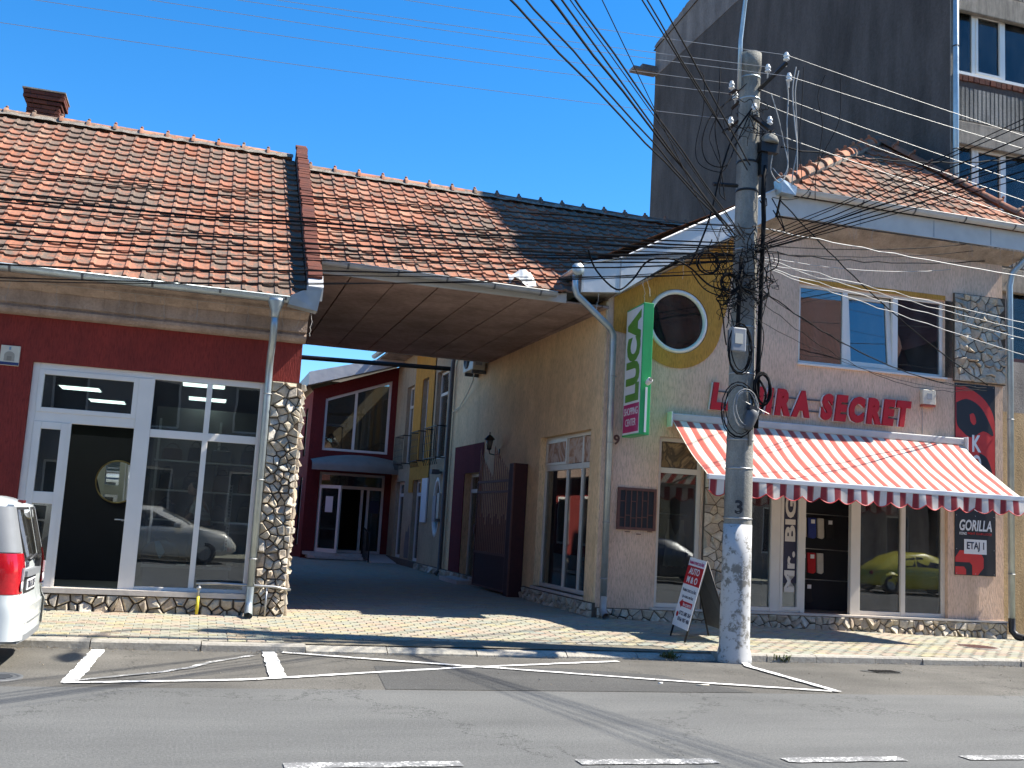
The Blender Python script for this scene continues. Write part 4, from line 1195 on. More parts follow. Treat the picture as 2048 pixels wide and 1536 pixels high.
ac = thing('air_conditioner', 'beige air conditioning unit hung high on the cream passage wall', 'air conditioner', FP, (-7.5, 0, 5.1))
MB().box(-7.95, -.36, 5.18, -7.08, -.06, 5.80).build('casing', M['beige'], ac, bevel=.015)
MB().lathe([(.24, 0), (.24, .012), (.21, .014)], (-7.62, -.36, 5.49), 24, Matrix.Rotation(math.pi / 2, 4, 'X')).build('fan_opening', M['black'], ac)
mb = MB()
for k in range(7): mb.tube([(-7.62 + (.035 * (k + 1)) * math.cos(a), -.378, 5.49 + (.035 * (k + 1)) * math.sin(a)) for a in [2 * math.pi * j / 20 for j in range(20)]], .004, 4, closed=True)
mb.build('fan_guard', M['darkgrey'], ac)
MB().box(-7.072, -.30, 5.28, -7.065, -.14, 5.42).box(-7.072, -.28, 5.5, -7.066, -.12, 5.7).build('end_plate', M['grey'], ac)
MB().box(-7.85, -.34, 5.10, -7.81, .0, 5.18).box(-7.22, -.34, 5.10, -7.18, .0, 5.18).build('wall_bracket', M['darkgrey'], ac)
o = MB().tube([(-7.3, -.25, 5.18), (-7.6, -.2, 4.95), (-8.4, -.1, 4.75), (-9.2, -.06, 4.5), (-9.9, -.06, 4.42)], .014, 6).build('drain_hose', M['beige'], ac)

# ---------------------------------------------------------------- yard building on the right (cream with ochre band)
YB = thing('yard_building', 'cream and ochre yard building with tall narrow windows beyond the passage wall', 'building', FP, (-14, 0, .2))
wins = [(-12.05, -10.75), (-13.75, -12.95), (-16.0, -15.0)]
doors = [(-14.2, -13.15), (-16.7, -15.5)]
hs = [rect(a, 3.30, b, 5.72) for a, b in wins] + [rect(a, .45, b, 2.78) for a, b in doors]
oval = [(-11.25 + .42 * math.cos(2 * math.pi * k / 28), 2.0 + .80 * math.sin(2 * math.pi * k / 28)) for k in range(28)]
hs.append(oval)
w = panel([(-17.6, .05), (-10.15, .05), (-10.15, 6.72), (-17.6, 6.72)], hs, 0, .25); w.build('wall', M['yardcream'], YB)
band = panel([(-14.75, 2.42), (-12.25, 2.42), (-12.25, 6.70), (-14.75, 6.70)], [rect(-13.75, 3.30, -12.95, 5.72), [(-14.2, 2.42 + .004), (-13.15, 2.42 + .004), (-13.15, 2.78), (-14.2, 2.78)]], -.03, .03); band.build('ochre_band', M['ochre'], YB)
MB().box(-17.6, .0, 6.72, -10.15, 5, 6.74).box(-17.6, -.8, 6.68, -10.15, .0, 6.71).build('eaves_soffit', M['soffit_cream'], YB)
mb = MB(); half_gutter(mb, (-17.6, -.86, 6.86), (-10.3, -.86, 6.80), .09); mb.prism([(-17.6, -.8, 6.74), (-17.6, 5, 8.8), (-17.6, 5, 6.74)], (7.4, 0, 0)); mb.build('roof', M['zinc_old'], YB)
for i, (a, b) in enumerate(wins):
    v = MB(); frame4(v, a, 3.30, b, 5.72, .07, .12, .20); v.box(a + .07, .12, 5.05, b - .07, .20, 5.13)
    f = v.build('window', M['upvc_cream'], YB)
    MB().box(a + .07, .15, 3.37, b - .07, .162, 5.05).build('pane', M['glass_yard'], f); MB().box(a + .07, .15, 5.13, b - .07, .162, 5.65).build('pane', M['glass_yard'], f)
    MB().box(a - .1, .5, 3.2, b + .1, .52, 5.8).build('room_back', M['interior'], f)
    rl = MB(); rl.box(a - .1, -.27, 4.12, b + .1, -.25, 4.15).box(a - .1, -.27, 3.28, b + .1, -.25, 3.31)
    for q in (a - .1, b + .08): rl.box(q, -.25, 4.12, q + .02, 0, 4.15).box(q, -.25, 3.28, q + .02, 0, 3.31)
    rl = rl.build('balcony_rail', M['iron'], YB)
    for k in range(8):
        x = a - .09 + k * (b - a + .18) / 7
        MB().tube([(x, -.26, 4.13), (x, -.27, 3.7), (x, -.26, 3.3), (x, -.20, 3.12)], .010, 5).build('bar', M['iron'], rl)
    for z in (3.5, 3.7, 3.9): MB().box(a - .1, -.266, z, b + .1, -.254, z + .012).build('bar', M['iron'], rl)
for i, (a, b) in enumerate(doors):
    v = MB(); frame4(v, a, .45, b, 2.78, .08, .12, .20); v.box(a + .08, .12, 2.32, b - .08, .20, 2.42)
    f = v.build('door', M['upvc'], YB)
    MB().box(a + .08, .15, .53, b - .08, .162, 2.32).build('pane', M['glass_yard'], f); MB().box(a + .08, .15, 2.42, b - .08, .162, 2.70).build('pane', M['glass_yard'], f)
    MB().box(a - .1, .5, .3, b + .1, .52, 2.9).build('room_back', M['interior'], f)
rows = [[(x + (x + 11.25) * k, y, z + (z - 2.0) * k) for x, z in oval + oval[:1]] for k, y in ((0, .06), (0, .0), (-.14, .0), (-.16, .08))]
f = MB().grid(rows).build('oval_window', M['upvc'], YB); MB().poly([(x, .08, z) for x, z in oval]).build('pane', M['glass_dark'], f)
pl = MB().box(-17.6, -.045, .1, -10.15, .0, .45).build('plinth', M['stonejoint'], YB)
rubble(pl, rect(-13.1, .27, -10.2, .44), .17, lambda x, z, d: (x, -.045 - d, z), .05, 51, .012)
MB().poly([(-14.9, -.004, .5), (-14.3, -.004, .5), (-14.3, -.004, 1.15), (-14.45, -.004, 1.5), (-14.6, -.004, 1.25), (-14.8, -.004, 1.3), (-14.95, -.004, .9)]).build('bare_plaster', M['gable_light'], YB)
nb = thing('notice_board', 'pale blank board on the cream yard wall beside the oval window', 'board', FP, (-12.5, 0, 1.6))
MB().box(-12.85, -.06, 1.58, -12.2, -.02, 2.80).build('face', M['signwhite'], nb); MB().box(-12.83, -.02, 1.6, -12.22, .0, 2.78).build('backing', M['grey'], nb)
mbx = thing('meter_box', 'grey meter boxes hanging in front of the oval window', 'meter box', FP, (-10.7, 0, 1.7))
MB().box(-11.0, -.16, 1.62, -10.68, -.0, 2.30).build('box', M['grey'], mbx, bevel=.01); MB().box(-10.62, -.14, 1.7, -10.4, -.0, 2.36).build('box', M['beige'], mbx, bevel=.01)
fl = thing('floodlight', 'small dark floodlight high on the cream yard wall beside the drainpipe', 'lamp', FP, (-10.8, 0, 2.9))
MB().box(-11.0, -.30, 2.86, -10.7, -.10, 2.98).build('head', M['darkgrey'], fl); MB().box(-10.87, -.12, 2.88, -10.83, .0, 2.94).build('arm', M['darkgrey'], fl)

# ---------------------------------------------------------------- red building closing the yard
RD = thing('red_yard_building', 'dark red yard building with slanting roof, big upper window and open glass door', 'building', FB, (4.9, 0, .3))
big = [(3.81, 3.67), (5.93, 3.67), (5.93, 6.10), (3.81, 5.33)]
ent = rect(3.81, .46, 5.92, 2.98)
w = panel([(3.40, .05), (6.75, .05), (6.75, 6.80), (3.40, 5.60)], [big, ent], 0, .22)
hl_ = [rect(-1.9, .6, -1.5, 2.8), rect(-1.9, 3.6, -1.5, 5.2)]
w.build('wall', M['yardred'], RD)
sw = MB()
# side wall facing the open yard, with two slit windows
for (ya, yb, za, zb) in ((0, 1.2, .05, 5.55), (1.9, 6, .05, 5.55), (1.2, 1.9, .05, .6), (1.2, 1.9, 2.8, 3.5), (1.2, 1.9, 5.1, 5.55)):
    sw.add([(3.40, yb, za), (3.40, ya, za), (3.40, ya, zb), (3.40, yb, zb)], [(0, 1, 2, 3)])
sw.build('side_wall', M['red'], RD)
for za, zb in ((.6, 2.8), (3.5, 5.1)):
    v = MB(); v.box(3.45, 1.2, za, 3.52, 1.27, zb).box(3.45, 1.83, za, 3.52, 1.9, zb).box(3.45, 1.27, za, 3.52, 1.83, za + .07).box(3.45, 1.27, zb - .07, 3.52, 1.83, zb)
    f = v.build('slit_window', M['upvc'], RD); MB().box(3.48, 1.27, za + .07, 3.49, 1.83, zb - .07).build('pane', M['glass_dark'], f)
v = MB()
def slant(x): return 5.33 + (x - 3.81) * (.77 / 2.12)
v.box(3.81, .06, 3.67, 3.89, .14, slant(3.83)).box(5.85, .06, 3.67, 5.93, .14, slant(5.9)).box(3.89, .06, 3.67, 5.85, .14, 3.75)
v.prism([(3.89, .06, slant(3.89) - .09), (5.85, .06, slant(5.85) - .09), (5.85, .06, slant(5.85)), (3.89, .06, slant(3.89))], (0, .08, 0))
v.box(4.76, .05, 3.75, 4.84, .14, slant(4.8) - .09)
f = v.build('upper_window', M['upvc'], RD)
for x0, x1 in ((3.89, 4.76), (4.84, 5.85)):
    MB().prism([(x0, .10, 3.75), (x1, .10, 3.75), (x1, .10, slant(x1) - .09), (x0, .10, slant(x0) - .09)], (0, .012, 0)).build('pane', M['glass_yard'], f)
rm = MB().add([(3.45, .3, 3.4), (6.6, .3, 3.4), (6.6, 4, 3.4), (3.45, 4, 3.4), (3.45, 4, 6.4), (6.6, 4, 6.4), (3.45, .3, 5.5), (6.6, .3, 6.5)], [(0, 1, 2, 3), (3, 2, 5, 4), (1, 7, 5, 2), (0, 3, 4, 6)])
rm.build('upper_room', plain('yard_room', (.30, .25, .18), .9), RD)
MB().tube([(3.9, 1.0, 4.55), (4.5, 1.0, 4.55), (4.55, 1.0, 4.5), (4.55, 1.0, 3.5)], .025, 6).tube([(3.95, 1.2, 4.0), (4.2, 1.2, 4.2), (4.4, 1.2, 3.9)], .14, 8).build('gym_machine', M['black'], RD)
fa = MB().prism([(3.15, -.75, 5.63), (6.5, -.75, 6.70), (6.5, -.75, 7.0), (3.15, -.75, 6.05)], (0, .03, 0)).build('roof_fascia', M['fascia'], RD)
MB().add([(3.15, -.72, 5.66), (6.6, -.72, 6.74), (6.6, .0, 6.74), (3.15, .0, 5.66)], [(0, 1, 2, 3)]).add([(3.15, -.72, 6.05), (6.6, -.72, 7.0), (6.6, 6, 7.0), (3.15, 6, 6.05)], [(0, 1, 2, 3)]).add([(3.15, -.72, 5.66), (3.15, 6, 5.66), (3.15, 6, 6.05), (3.15, -.72, 6.05)], [(0, 1, 2, 3)]).build('roof', M['zinc_old'], RD)
# rounded canopy
rows = []
for j in range(9):
    a = math.pi / 2 * j / 8
    rows.append([(x, -1.15 * math.sin(a) * (1 - .25 * ((x - 5.05) / 1.6) ** 2), 3.16 + .42 * math.cos(a) * (1 - .55 * ((x - 5.05) / 1.6) ** 2)) for x in [3.45 + 3.2 * k / 12 for k in range(13)]])
rows.append([(p[0], p[1], p[2] - .16) for p in rows[-1]])
cn = MB().grid(rows).build('canopy', plain('canopy_plastic', (.24, .21, .17), .6, 0, .15, 3), RD)
# entrance
v = MB(); frame4(v, 3.81, .46, 5.92, 2.98, .08, .08, .16); v.box(3.89, .08, 2.48, 5.84, .16, 2.58)
for x in (4.38, 5.22, 5.42): v.box(x - .04, .08, .54, x + .04, .16, 2.48)
en = v.build('entrance_frame', M['upvc_cream'], RD)
MB().box(5.46, .11, .54, 5.84, .122, 2.48).build('pane', M['glass_yard'], en); MB().box(3.89, .11, .54, 4.34, .122, 2.48).build('pane', M['glass_yard'], en); MB().box(3.89, .11, 2.58, 5.84, .122, 2.90).build('pane', M['glass_yard'], en)
MB().box(5.50, .095, 1.75, 5.80, .108, 2.15).build('poster', M['ink'], en)
dm = Matrix.Translation((3.86, .05, .46)) @ Matrix.Rotation(rad(-52), 4, 'Z')
d = MB()
for bx in ((0, 0, .09, 2.1), (.85, 0, .94, 2.1), (.09, 0, .85, .12), (.09, 2.0, .85, 2.1)): d.box(bx[0], -.03, bx[1], bx[2], .03, bx[3], dm)
d = d.build('door_leaf', M['upvc'], RD); MB().box(.09, -.005, .12, .85, .005, 2.0, dm).build('pane', M['glass_yard'], d); MB().box(.3, -.012, 1.25, .62, -.008, 1.75, dm).build('paper_notice', M['signwhite'], d)
hall = MB().add([(3.5, .25, .46), (6.2, .25, .46), (6.2, 6, .46), (3.5, 6, .46), (3.5, 6, 3.1), (6.2, 6, 3.1), (3.5, .25, 3.1), (6.2, .25, 3.1)], [(0, 1, 2, 3), (3, 2, 5, 4), (1, 7, 5, 2), (0, 3, 4, 6), (4, 5, 7, 6)])
hall.build('hall', plain('yard_hall', (.22, .19, .16), .8), RD)
MB().box(4.85, 5.9, .48, 5.35, 5.98, 1.75).build('far_doorway', plain('far_doorway_wall', (.5, .42, .25), .8), RD)
for k, (xa, ya) in enumerate(((3.55, -.75), (3.45, -.45))):
    MB().prism([(xa, .0, .28 + k * .09), (xa, ya, .28 + k * .09), (xa + .2, ya - .15, .28 + k * .09), (5.25, ya - .15, .28 + k * .09), (5.25, 0, .28 + k * .09)], (0, 0, .09)).build('step', M['sill'], RD)
MB().prism([(5.35, .0, .20), (5.35, -1.9, .20), (5.35, -1.9, .285), (5.35, 0, .46)], (1.35, 0, 0)).build('ramp', M['sill'], RD)
rl = MB().tube([(5.28, -1.7, 1.12), (5.28, -.3, 1.30), (5.28, -.1, 1.1)], .025, 6).tube([(5.28, -1.7, .25), (5.28, -1.7, 1.12)], .022, 6).tube([(5.28, -.3, .4), (5.28, -.3, 1.3)], .022, 6).build('handrail', M['iron'], RD)
for k in range(7): MB().tube([(5.28, -1.55 + k * .18, .32), (5.28 + .02, -1.5 + k * .18, .7), (5.28, -1.55 + k * .18, 1.14 + k * .02)], .012, 5).build('baluster', M['iron'], rl)
mc = thing('meter_cabinet', 'flat grey cabinet on the side of the red yard building, seen past the rubble corner', 'cabinet', WORLD, (3.38, 36.6, 1.6))
MB().box(3.30, 35.4, 1.60, 3.36, 38.2, 2.53).build('door', M['grey'], mc); MB().box(3.36, 35.5, 1.64, 3.40, 38.1, 2.49).build('body', M['darkgrey'], mc)
# ---------------------------------------------------------------- tall apartment block
FT = Fr(13.70, 16.45, 0)
TB = thing('apartment_block', 'tall grey cement apartment block with a blank side wall and glazed balconies', 'building', FT, (2, 0, .2))
sd = MB()
sd.add([(0, 14.45, 0), (0, 0, 0), (0, 0, 17.0), (0, 14.45, 17.0)], [(0, 1, 2, 3)])
sd.add([(0, 14.45, 0), (14, 14.45, 0), (14, 14.45, 18.1), (0, 14.45, 18.1)], [(0, 1, 2, 3)])
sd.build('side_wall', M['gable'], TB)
rg = random.Random(5)
pr = [(0, 14.47, 17.0), (0, 0, 17.0), (0, .3, 18.0), (0, 2.4, 19.0), (0, 9, 18.95)]
y, z = 10.0, 18.9
while y < 14.6:
    pr.append((0, y, z + rg.uniform(-.03, .03))); y += .22; pr.append((0, y, z - .05 + rg.uniform(-.03, .03))); z -= .035
pr.append((0, 14.47, 18.05))
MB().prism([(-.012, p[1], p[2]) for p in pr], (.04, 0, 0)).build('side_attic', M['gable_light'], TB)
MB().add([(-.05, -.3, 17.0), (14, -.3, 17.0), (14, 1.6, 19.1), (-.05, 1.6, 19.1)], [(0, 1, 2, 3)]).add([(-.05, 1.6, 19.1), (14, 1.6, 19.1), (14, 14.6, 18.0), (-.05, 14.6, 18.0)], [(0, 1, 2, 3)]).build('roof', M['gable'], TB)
MB().prism([(-.05, -1.45, 15.6), (-.05, .0, 15.6), (-.05, .0, 17.6), (-.05, -.8, 17.1)], (1.8, 0, 0)).build('shadow_overhang', M['gable_light'], TB)  # unseen overhang added above the view, sized to cast shade on the gateway roof
# rubble bracket sticking out at the back corner
MB().box(-.9, 14.2, 17.05, .0, 14.6, 17.15).box(-.55, 14.3, 17.15, -.0, 14.5, 17.32).build('broken_bracket', M['gable_light'], TB)
# front: bare pier, then stacked glazed balconies
fw_ = panel([(0, 0), (14, 0), (14, 17.0), (0, 17.0)], [rect(.13, z, 4.6, z + 1.42) for z in (8.30, 11.17, 13.98)] + [rect(1.46, 5.41, 3.6, 6.93), rect(2.2, .5, 4.2, 3.2)], 0, .25)
fw_.build('front_wall', M['concrete'], TB)
MB().box(1.2, -.012, .1, 14, .0, 4.45).build('lower_plaster', M['oldyellow'], TB) if False else None
lp = panel([(.9, .12), (14, .12), (14, 4.4), (.9, 4.4)], [rect(2.2, .5, 4.2, 3.2)], -.012, .012); lp.build('lower_plaster', M['oldyellow'], TB)
MB().box(-.004, -.02, .2, .10, .0, 17.0).build('pier_strip', M['concrete'], TB)
for z in (8.30, 11.17, 13.98):
    v = MB(); frame4(v, .13, z, 4.6, z + 1.42, .07, .03, .11)
    for x in (.60, 1.33, 2.2, 3.1, 3.9): v.box(x - .045, .03, z + .07, x + .045, .11, z + 1.35)
    f = v.build('balcony_window', M['upvc'], TB)
    for x0, x1 in ((.20, .555), (.645, 1.285), (1.375, 2.155), (2.245, 3.055), (3.145, 3.855), (3.945, 4.53)):
        MB().box(x0, .06, z + .07, x1, .072, z + 1.35).build('pane', M['glass_block'], f)
    v = MB(); frame4(v, .645, z + .07, 1.285, z + 1.35, .05, .015, .06); v.build('sliding_sash', M['upvc'], f)
    MB().box(.09, -.06, z - .045, 4.65, .03, z).build('sill', M['upvc'], f)
    # curtains and room behind
    cu = MB(); rows = []
    for zz in (z + .05, z + 1.38): rows.append([(.15 + k * .055, .30 + .03 * math.sin(k * 1.7), zz) for k in range(80)])
    cu.grid(rows).build('curtain', plain('lace_curtain', (.30, .26, .25), .9), f)
    MB().box(.13, .5, z - .05, 4.6, .52, z + 1.5).build('room_back', M['interior_dark'], f)
    # parapet: bricks under the sill over ribbed concrete slab, rough band below
    pp = MB().box(.10, -.045, z - .30, 4.62, .0, z - .05).build('parapet', M['brickjoint'], TB)
    if z > 10:
        bmx = brick_me(.12, .05, .11)
        for k in range(33): obj('brick', bmx, pp, (.11 + k * .136, -.075 + rg.uniform(-.006, .006), z - .175 + rg.uniform(-.01, .01)))
    rib = MB().box(.10, -.04, z - 1.02, 4.62, -.0, z - .30)
    for k in range(44):
        x = .12 + k * .102; rib.box(x, -.062, z - 1.0, x + .07, -.04, z - .31)
    rib.build('ribbed_panel', M['concrete'], TB)
    MB().box(.08, -.12, z - 1.53, 4.64, -.0, z - 1.05).build('slab_edge', M['mortar'], TB, bevel=.02)
v = MB(); frame4(v, 1.46, 5.41, 3.6, 6.93, .08, .05, .13); v.box(2.5, .05, 5.49, 2.58, .13, 6.85); f = v.build('lower_window', M['brown_iron'], TB)
MB().box(1.54, .08, 5.49, 2.5, .092, 6.85).build('pane', M['glass_block'], f); MB().box(2.58, .08, 5.49, 3.52, .092, 6.85).build('pane', M['glass_block'], f)
MB().box(1.4, .35, 5.4, 3.7, .37, 7.1).build('curtain', plain('pale_curtain', (.45, .44, .42), .9), f)
MB().box(2.2, .1, .5, 4.2, .14, 3.2).build('ground_door', M['brown_iron'], TB)
dp = MB().tube([(.04, -.12, 17.0), (.04, -.12, 4.2)], .055, 12).build('downspout', M['zinc'], TB)
for z in (15, 12.9, 11.65, 9.5, 7.9): MB().tube([(.04 + .06 * math.cos(a), -.12 + .06 * math.sin(a), z) for a in [2 * math.pi * k / 16 for k in range(16)]], .010, 5, closed=True).build('clip', M['iron'], dp)
for k in range(26):
    z = 1 + k * .6; MB().add([(.0, -.006, z), (.10 + rg.uniform(0, .05), -.026, z + .1), (.09, -.026, z + .5), (.0, -.006, z + .45 + rg.uniform(0, .1))], [(0, 1, 2, 3)]).build('spalled_edge', M['mortar'], TB) if rg.random() < .5 else None
ebx = thing('electric_cabinet', 'ribbed grey electric cabinet at the foot of the apartment block beside the poster', 'cabinet', FT, (.35, -.2, .7))
# visible between the poster and the frame
MB().box(.10, -.62, .95, .46, -.38, 2.05).build('casing', M['beige'], ebx, bevel=.01)
for k in range(3): MB().box(.13 + k * .11, -.63, 1.0, .20 + k * .11, -.62, 2.0).build('door_rib', M['grey'], ebx)
MB().box(.14, -.58, .1, .42, -.42, .95).build('stand', M['darkgrey'], ebx)
o = MB().tube([(.15, -.5, .95), (.25, -.55, .7), (.18, -.5, .55)], .02, 6).build('conduit', M['white'], ebx)
WIRES = [
 ('bare_l', (7.64, 12.6, 8.66), (-32.0, 12.6, 8.66), 0.69, 0.004, 'alu'),
 ('bare_l', (7.43, 12.75, 8.5), (-32.0, 12.75, 8.5), 0.75, 0.004, 'alu'),
 ('bare_l', (7.63, 12.5, 8.29), (-32.0, 12.5, 8.29), 0.72, 0.004, 'alu'),
 ('bare_l', (7.12, 13.25, 8.39), (-32.0, 13.25, 8.39), 0.61, 0.004, 'alu'),
 ('bare_l', (7.16, 13.2, 8.21), (-32.0, 13.2, 8.21), 0.71, 0.004, 'alu'),
 ('bare_l', (7.15, 13.3, 7.85), (-32.0, 13.3, 7.85), 0.64, 0.004, 'alu'),
 ('bare_r', (7.64, 12.6, 8.66), (45.0, 12.6, 8.66), 1.28, 0.004, 'alu'),
 ('bare_r', (7.63, 12.5, 8.29), (45.0, 12.5, 8.29), 1.03, 0.004, 'alu'),
 ('bare_r', (7.32, 12.8, 8.16), (45.0, 12.8, 8.16), 1.57, 0.004, 'alu'),
 ('bare_r', (7.39, 12.9, 8.01), (45.0, 12.9, 8.01), 1.78, 0.004, 'alu'),
 ('bare_r', (7.43, 12.7, 7.5), (45.0, 12.7, 7.5), 1.55, 0.004, 'alu'),
  ('tele_l', (6.95, 12.72, 6.03), (-30.0, 12.7, 6.13), 0.87, 0.0075, 'rubber'),
  ('tele_l', (6.95, 12.71, 6.04), (-30.0, 12.7, 6.13), 0.92, 0.005, 'rubber'),
  ('tele_l', (6.96, 12.72, 5.96), (-30.0, 12.76, 6.06), 0.9, 0.0063, 'rubber'),
  ('tele_l', (6.91, 12.75, 5.94), (-30.0, 12.76, 6.06), 0.84, 0.005, 'rubber'),
  ('tele_l', (6.96, 12.72, 5.78), (-30.0, 12.62, 5.88), 0.93, 0.0112, 'rubber'),
  ('tele_l', (6.96, 12.72, 5.74), (-30.0, 12.68, 5.84), 0.97, 0.0137, 'rubber'),
  ('tele_l', (6.96, 12.72, 5.7), (-30.0, 12.65, 5.8), 0.98, 0.0112, 'rubber'),
  ('tele_l', (6.96, 12.72, 5.68), (-30.0, 12.64, 5.78), 1.05, 0.0075, 'rubber'),
  ('tele_l', (6.97, 12.72, 5.64), (-30.0, 12.66, 5.74), 1.16, 0.0075, 'rubber'),
  ('tele_l', (6.97, 12.72, 5.6), (-30.0, 12.69, 5.7), 1.32, 0.0088, 'rubber'),
  ('tele_l', (6.98, 12.76, 5.6), (-30.0, 12.69, 5.7), 1.4, 0.005, 'rubber'),
  ('tele_l', (6.97, 12.72, 5.57), (-30.0, 12.7, 5.67), 1.36, 0.0112, 'rubber'),
  ('tele_l', (6.97, 12.72, 5.54), (-30.0, 12.73, 5.64), 1.49, 0.0075, 'rubber'),
  ('tele_l', (7.0, 12.73, 5.52), (-30.0, 12.73, 5.64), 1.38, 0.005, 'rubber'),
  ('tele_l', (6.97, 12.72, 5.52), (-30.0, 12.7, 5.62), 1.7, 0.0112, 'rubber'),
  ('tele_l', (6.98, 12.72, 5.36), (-30.0, 12.76, 5.46), 1.68, 0.0075, 'rubber'),
  ('tele_l', (6.97, 12.72, 5.41), (-30.0, 12.66, 5.51), 1.8, 0.0063, 'rubber'),
  ('tele_l', (6.98, 12.72, 5.34), (-30.0, 12.8, 5.44), 1.44, 0.0063, 'rubber'),
  ('tele_l', (6.97, 12.72, 5.61), (-30.0, 12.63, 5.71), 1.2, 0.015, 'rubber'),
 ('cross', (6.73, 12.75, 6.09), (-10.28, -5.0, 6.1), 0.0, 0.011, 'rubber'),
 ('cross', (6.85, 12.75, 6.0), (-10.03, -5.0, 6.47), 0.0, 0.01, 'rubber'),
 ('cross', (6.97, 12.75, 5.91), (-9.58, -5.0, 6.89), 0.0, 0.013, 'rubber'),
 ('cross', (6.98, 12.75, 5.84), (-9.23, -5.0, 7.16), 0.0, 0.01, 'rubber'),
 ('cross', (7.05, 12.75, 5.92), (-9.12, -5.0, 7.0), 0.0, 0.006, 'rubber'),
 ('cross', (7.13, 12.75, 5.86), (-9.17, -5.0, 7.21), 0.0, 0.01, 'rubber'),
 ('cross', (7.1, 12.75, 6.96), (-9.99, -5.0, 8.77), 0.0, 0.009, 'rubber'),
 ('cross', (7.14, 12.75, 6.89), (-9.87, -5.0, 9.15), 0.0, 0.009, 'rubber'),
 ('cross', (7.18, 12.75, 6.97), (-9.19, -5.0, 8.96), 0.0, 0.01, 'rubber'),
 ('cross', (7.03, 12.75, 5.26), (-7.98, -5.0, 9.03), 0.0, 0.005, 'rubber'),
 ('fan_r', (7.29, 12.75, 5.87), (12.94, -5.0, 9.15), 0.1, 0.006, 'rubber'),
 ('fan_r', (7.3, 12.75, 5.84), (12.93, -5.0, 8.98), 0.1, 0.006, 'rubber'),
 ('fan_r', (7.3, 12.75, 5.79), (12.92, -5.0, 8.48), 0.1, 0.008, 'rubber'),
 ('fan_r', (7.3, 12.75, 5.76), (12.91, -5.0, 7.57), 0.1, 0.011, 'rubber'),
 ('fan_r', (7.3, 12.75, 5.73), (12.9, -5.0, 7.32), 0.1, 0.007, 'rubber'),
 ('fan_r', (7.3, 12.75, 5.71), (12.89, -5.0, 6.91), 0.1, 0.009, 'rubber'),
 ('fan_r', (7.3, 12.75, 5.77), (12.91, -5.0, 7.93), 0.1, 0.006, 'rubber'),
 ('fan_r', (7.3, 12.75, 5.7), (12.89, -5.0, 6.55), 0.1, 0.006, 'rubber'),
 ('flat_r', (7.3, 12.75, 5.81), (17.24, 17.06, 8.65), 0.25, 0.008, 'rubber'),
 ('flat_r', (7.3, 12.75, 5.73), (17.23, 17.06, 8.13), 0.25, 0.01, 'rubber'),
 ('flat_r', (7.3, 12.75, 5.7), (17.24, 17.06, 8.49), 0.25, 0.006, 'rubber'),
 ('flat_r', (7.68, 12.75, 7.32), (17.17, 17.06, 10.28), 0.25, 0.013, 'rubber'),
 ('drop', (7.34, 12.75, 5.66), (12.9, 15.47, 6.77), 0.12, 0.005, 'grey_cable'),
  ('drop', (7.34, 12.75, 5.62), (15.8, 13.83, 5.33), 0.05, 0.006, 'grey_cable'),
  ('drop', (7.34, 12.75, 5.59), (15.79, 13.83, 5.15), 0.05, 0.005, 'grey_cable'),
  ('drop', (7.34, 12.75, 5.52), (15.79, 13.83, 4.97), 0.05, 0.006, 'grey_cable'),
  ('drop', (7.34, 12.75, 5.51), (15.79, 13.83, 4.54), 0.05, 0.006, 'grey_cable'),
  ('drop', (7.33, 12.75, 6.07), (15.81, 13.83, 6.29), 0.05, 0.008, 'grey_cable'),
 ('drop_b', (7.35, 12.75, 5.22), (13.72, 15.48, 4.65), 0.35, 0.009, 'rubber'),
 ('drop_b', (7.35, 12.75, 5.19), (13.72, 15.48, 4.59), 0.3, 0.006, 'rubber'),
 ('drop_b', (7.68, 12.75, 6.53), (13.72, 15.48, 4.7), 0.2, 0.01, 'rubber'),
 ('drop_b', (7.4, 12.75, 5.02), (13.56, 15.49, 4.61), 0.45, 0.005, 'rubber'),
 ('drop_b', (7.37, 12.75, 4.73), (13.45, 15.49, 4.59), 0.25, 0.004, 'rubber'),
]
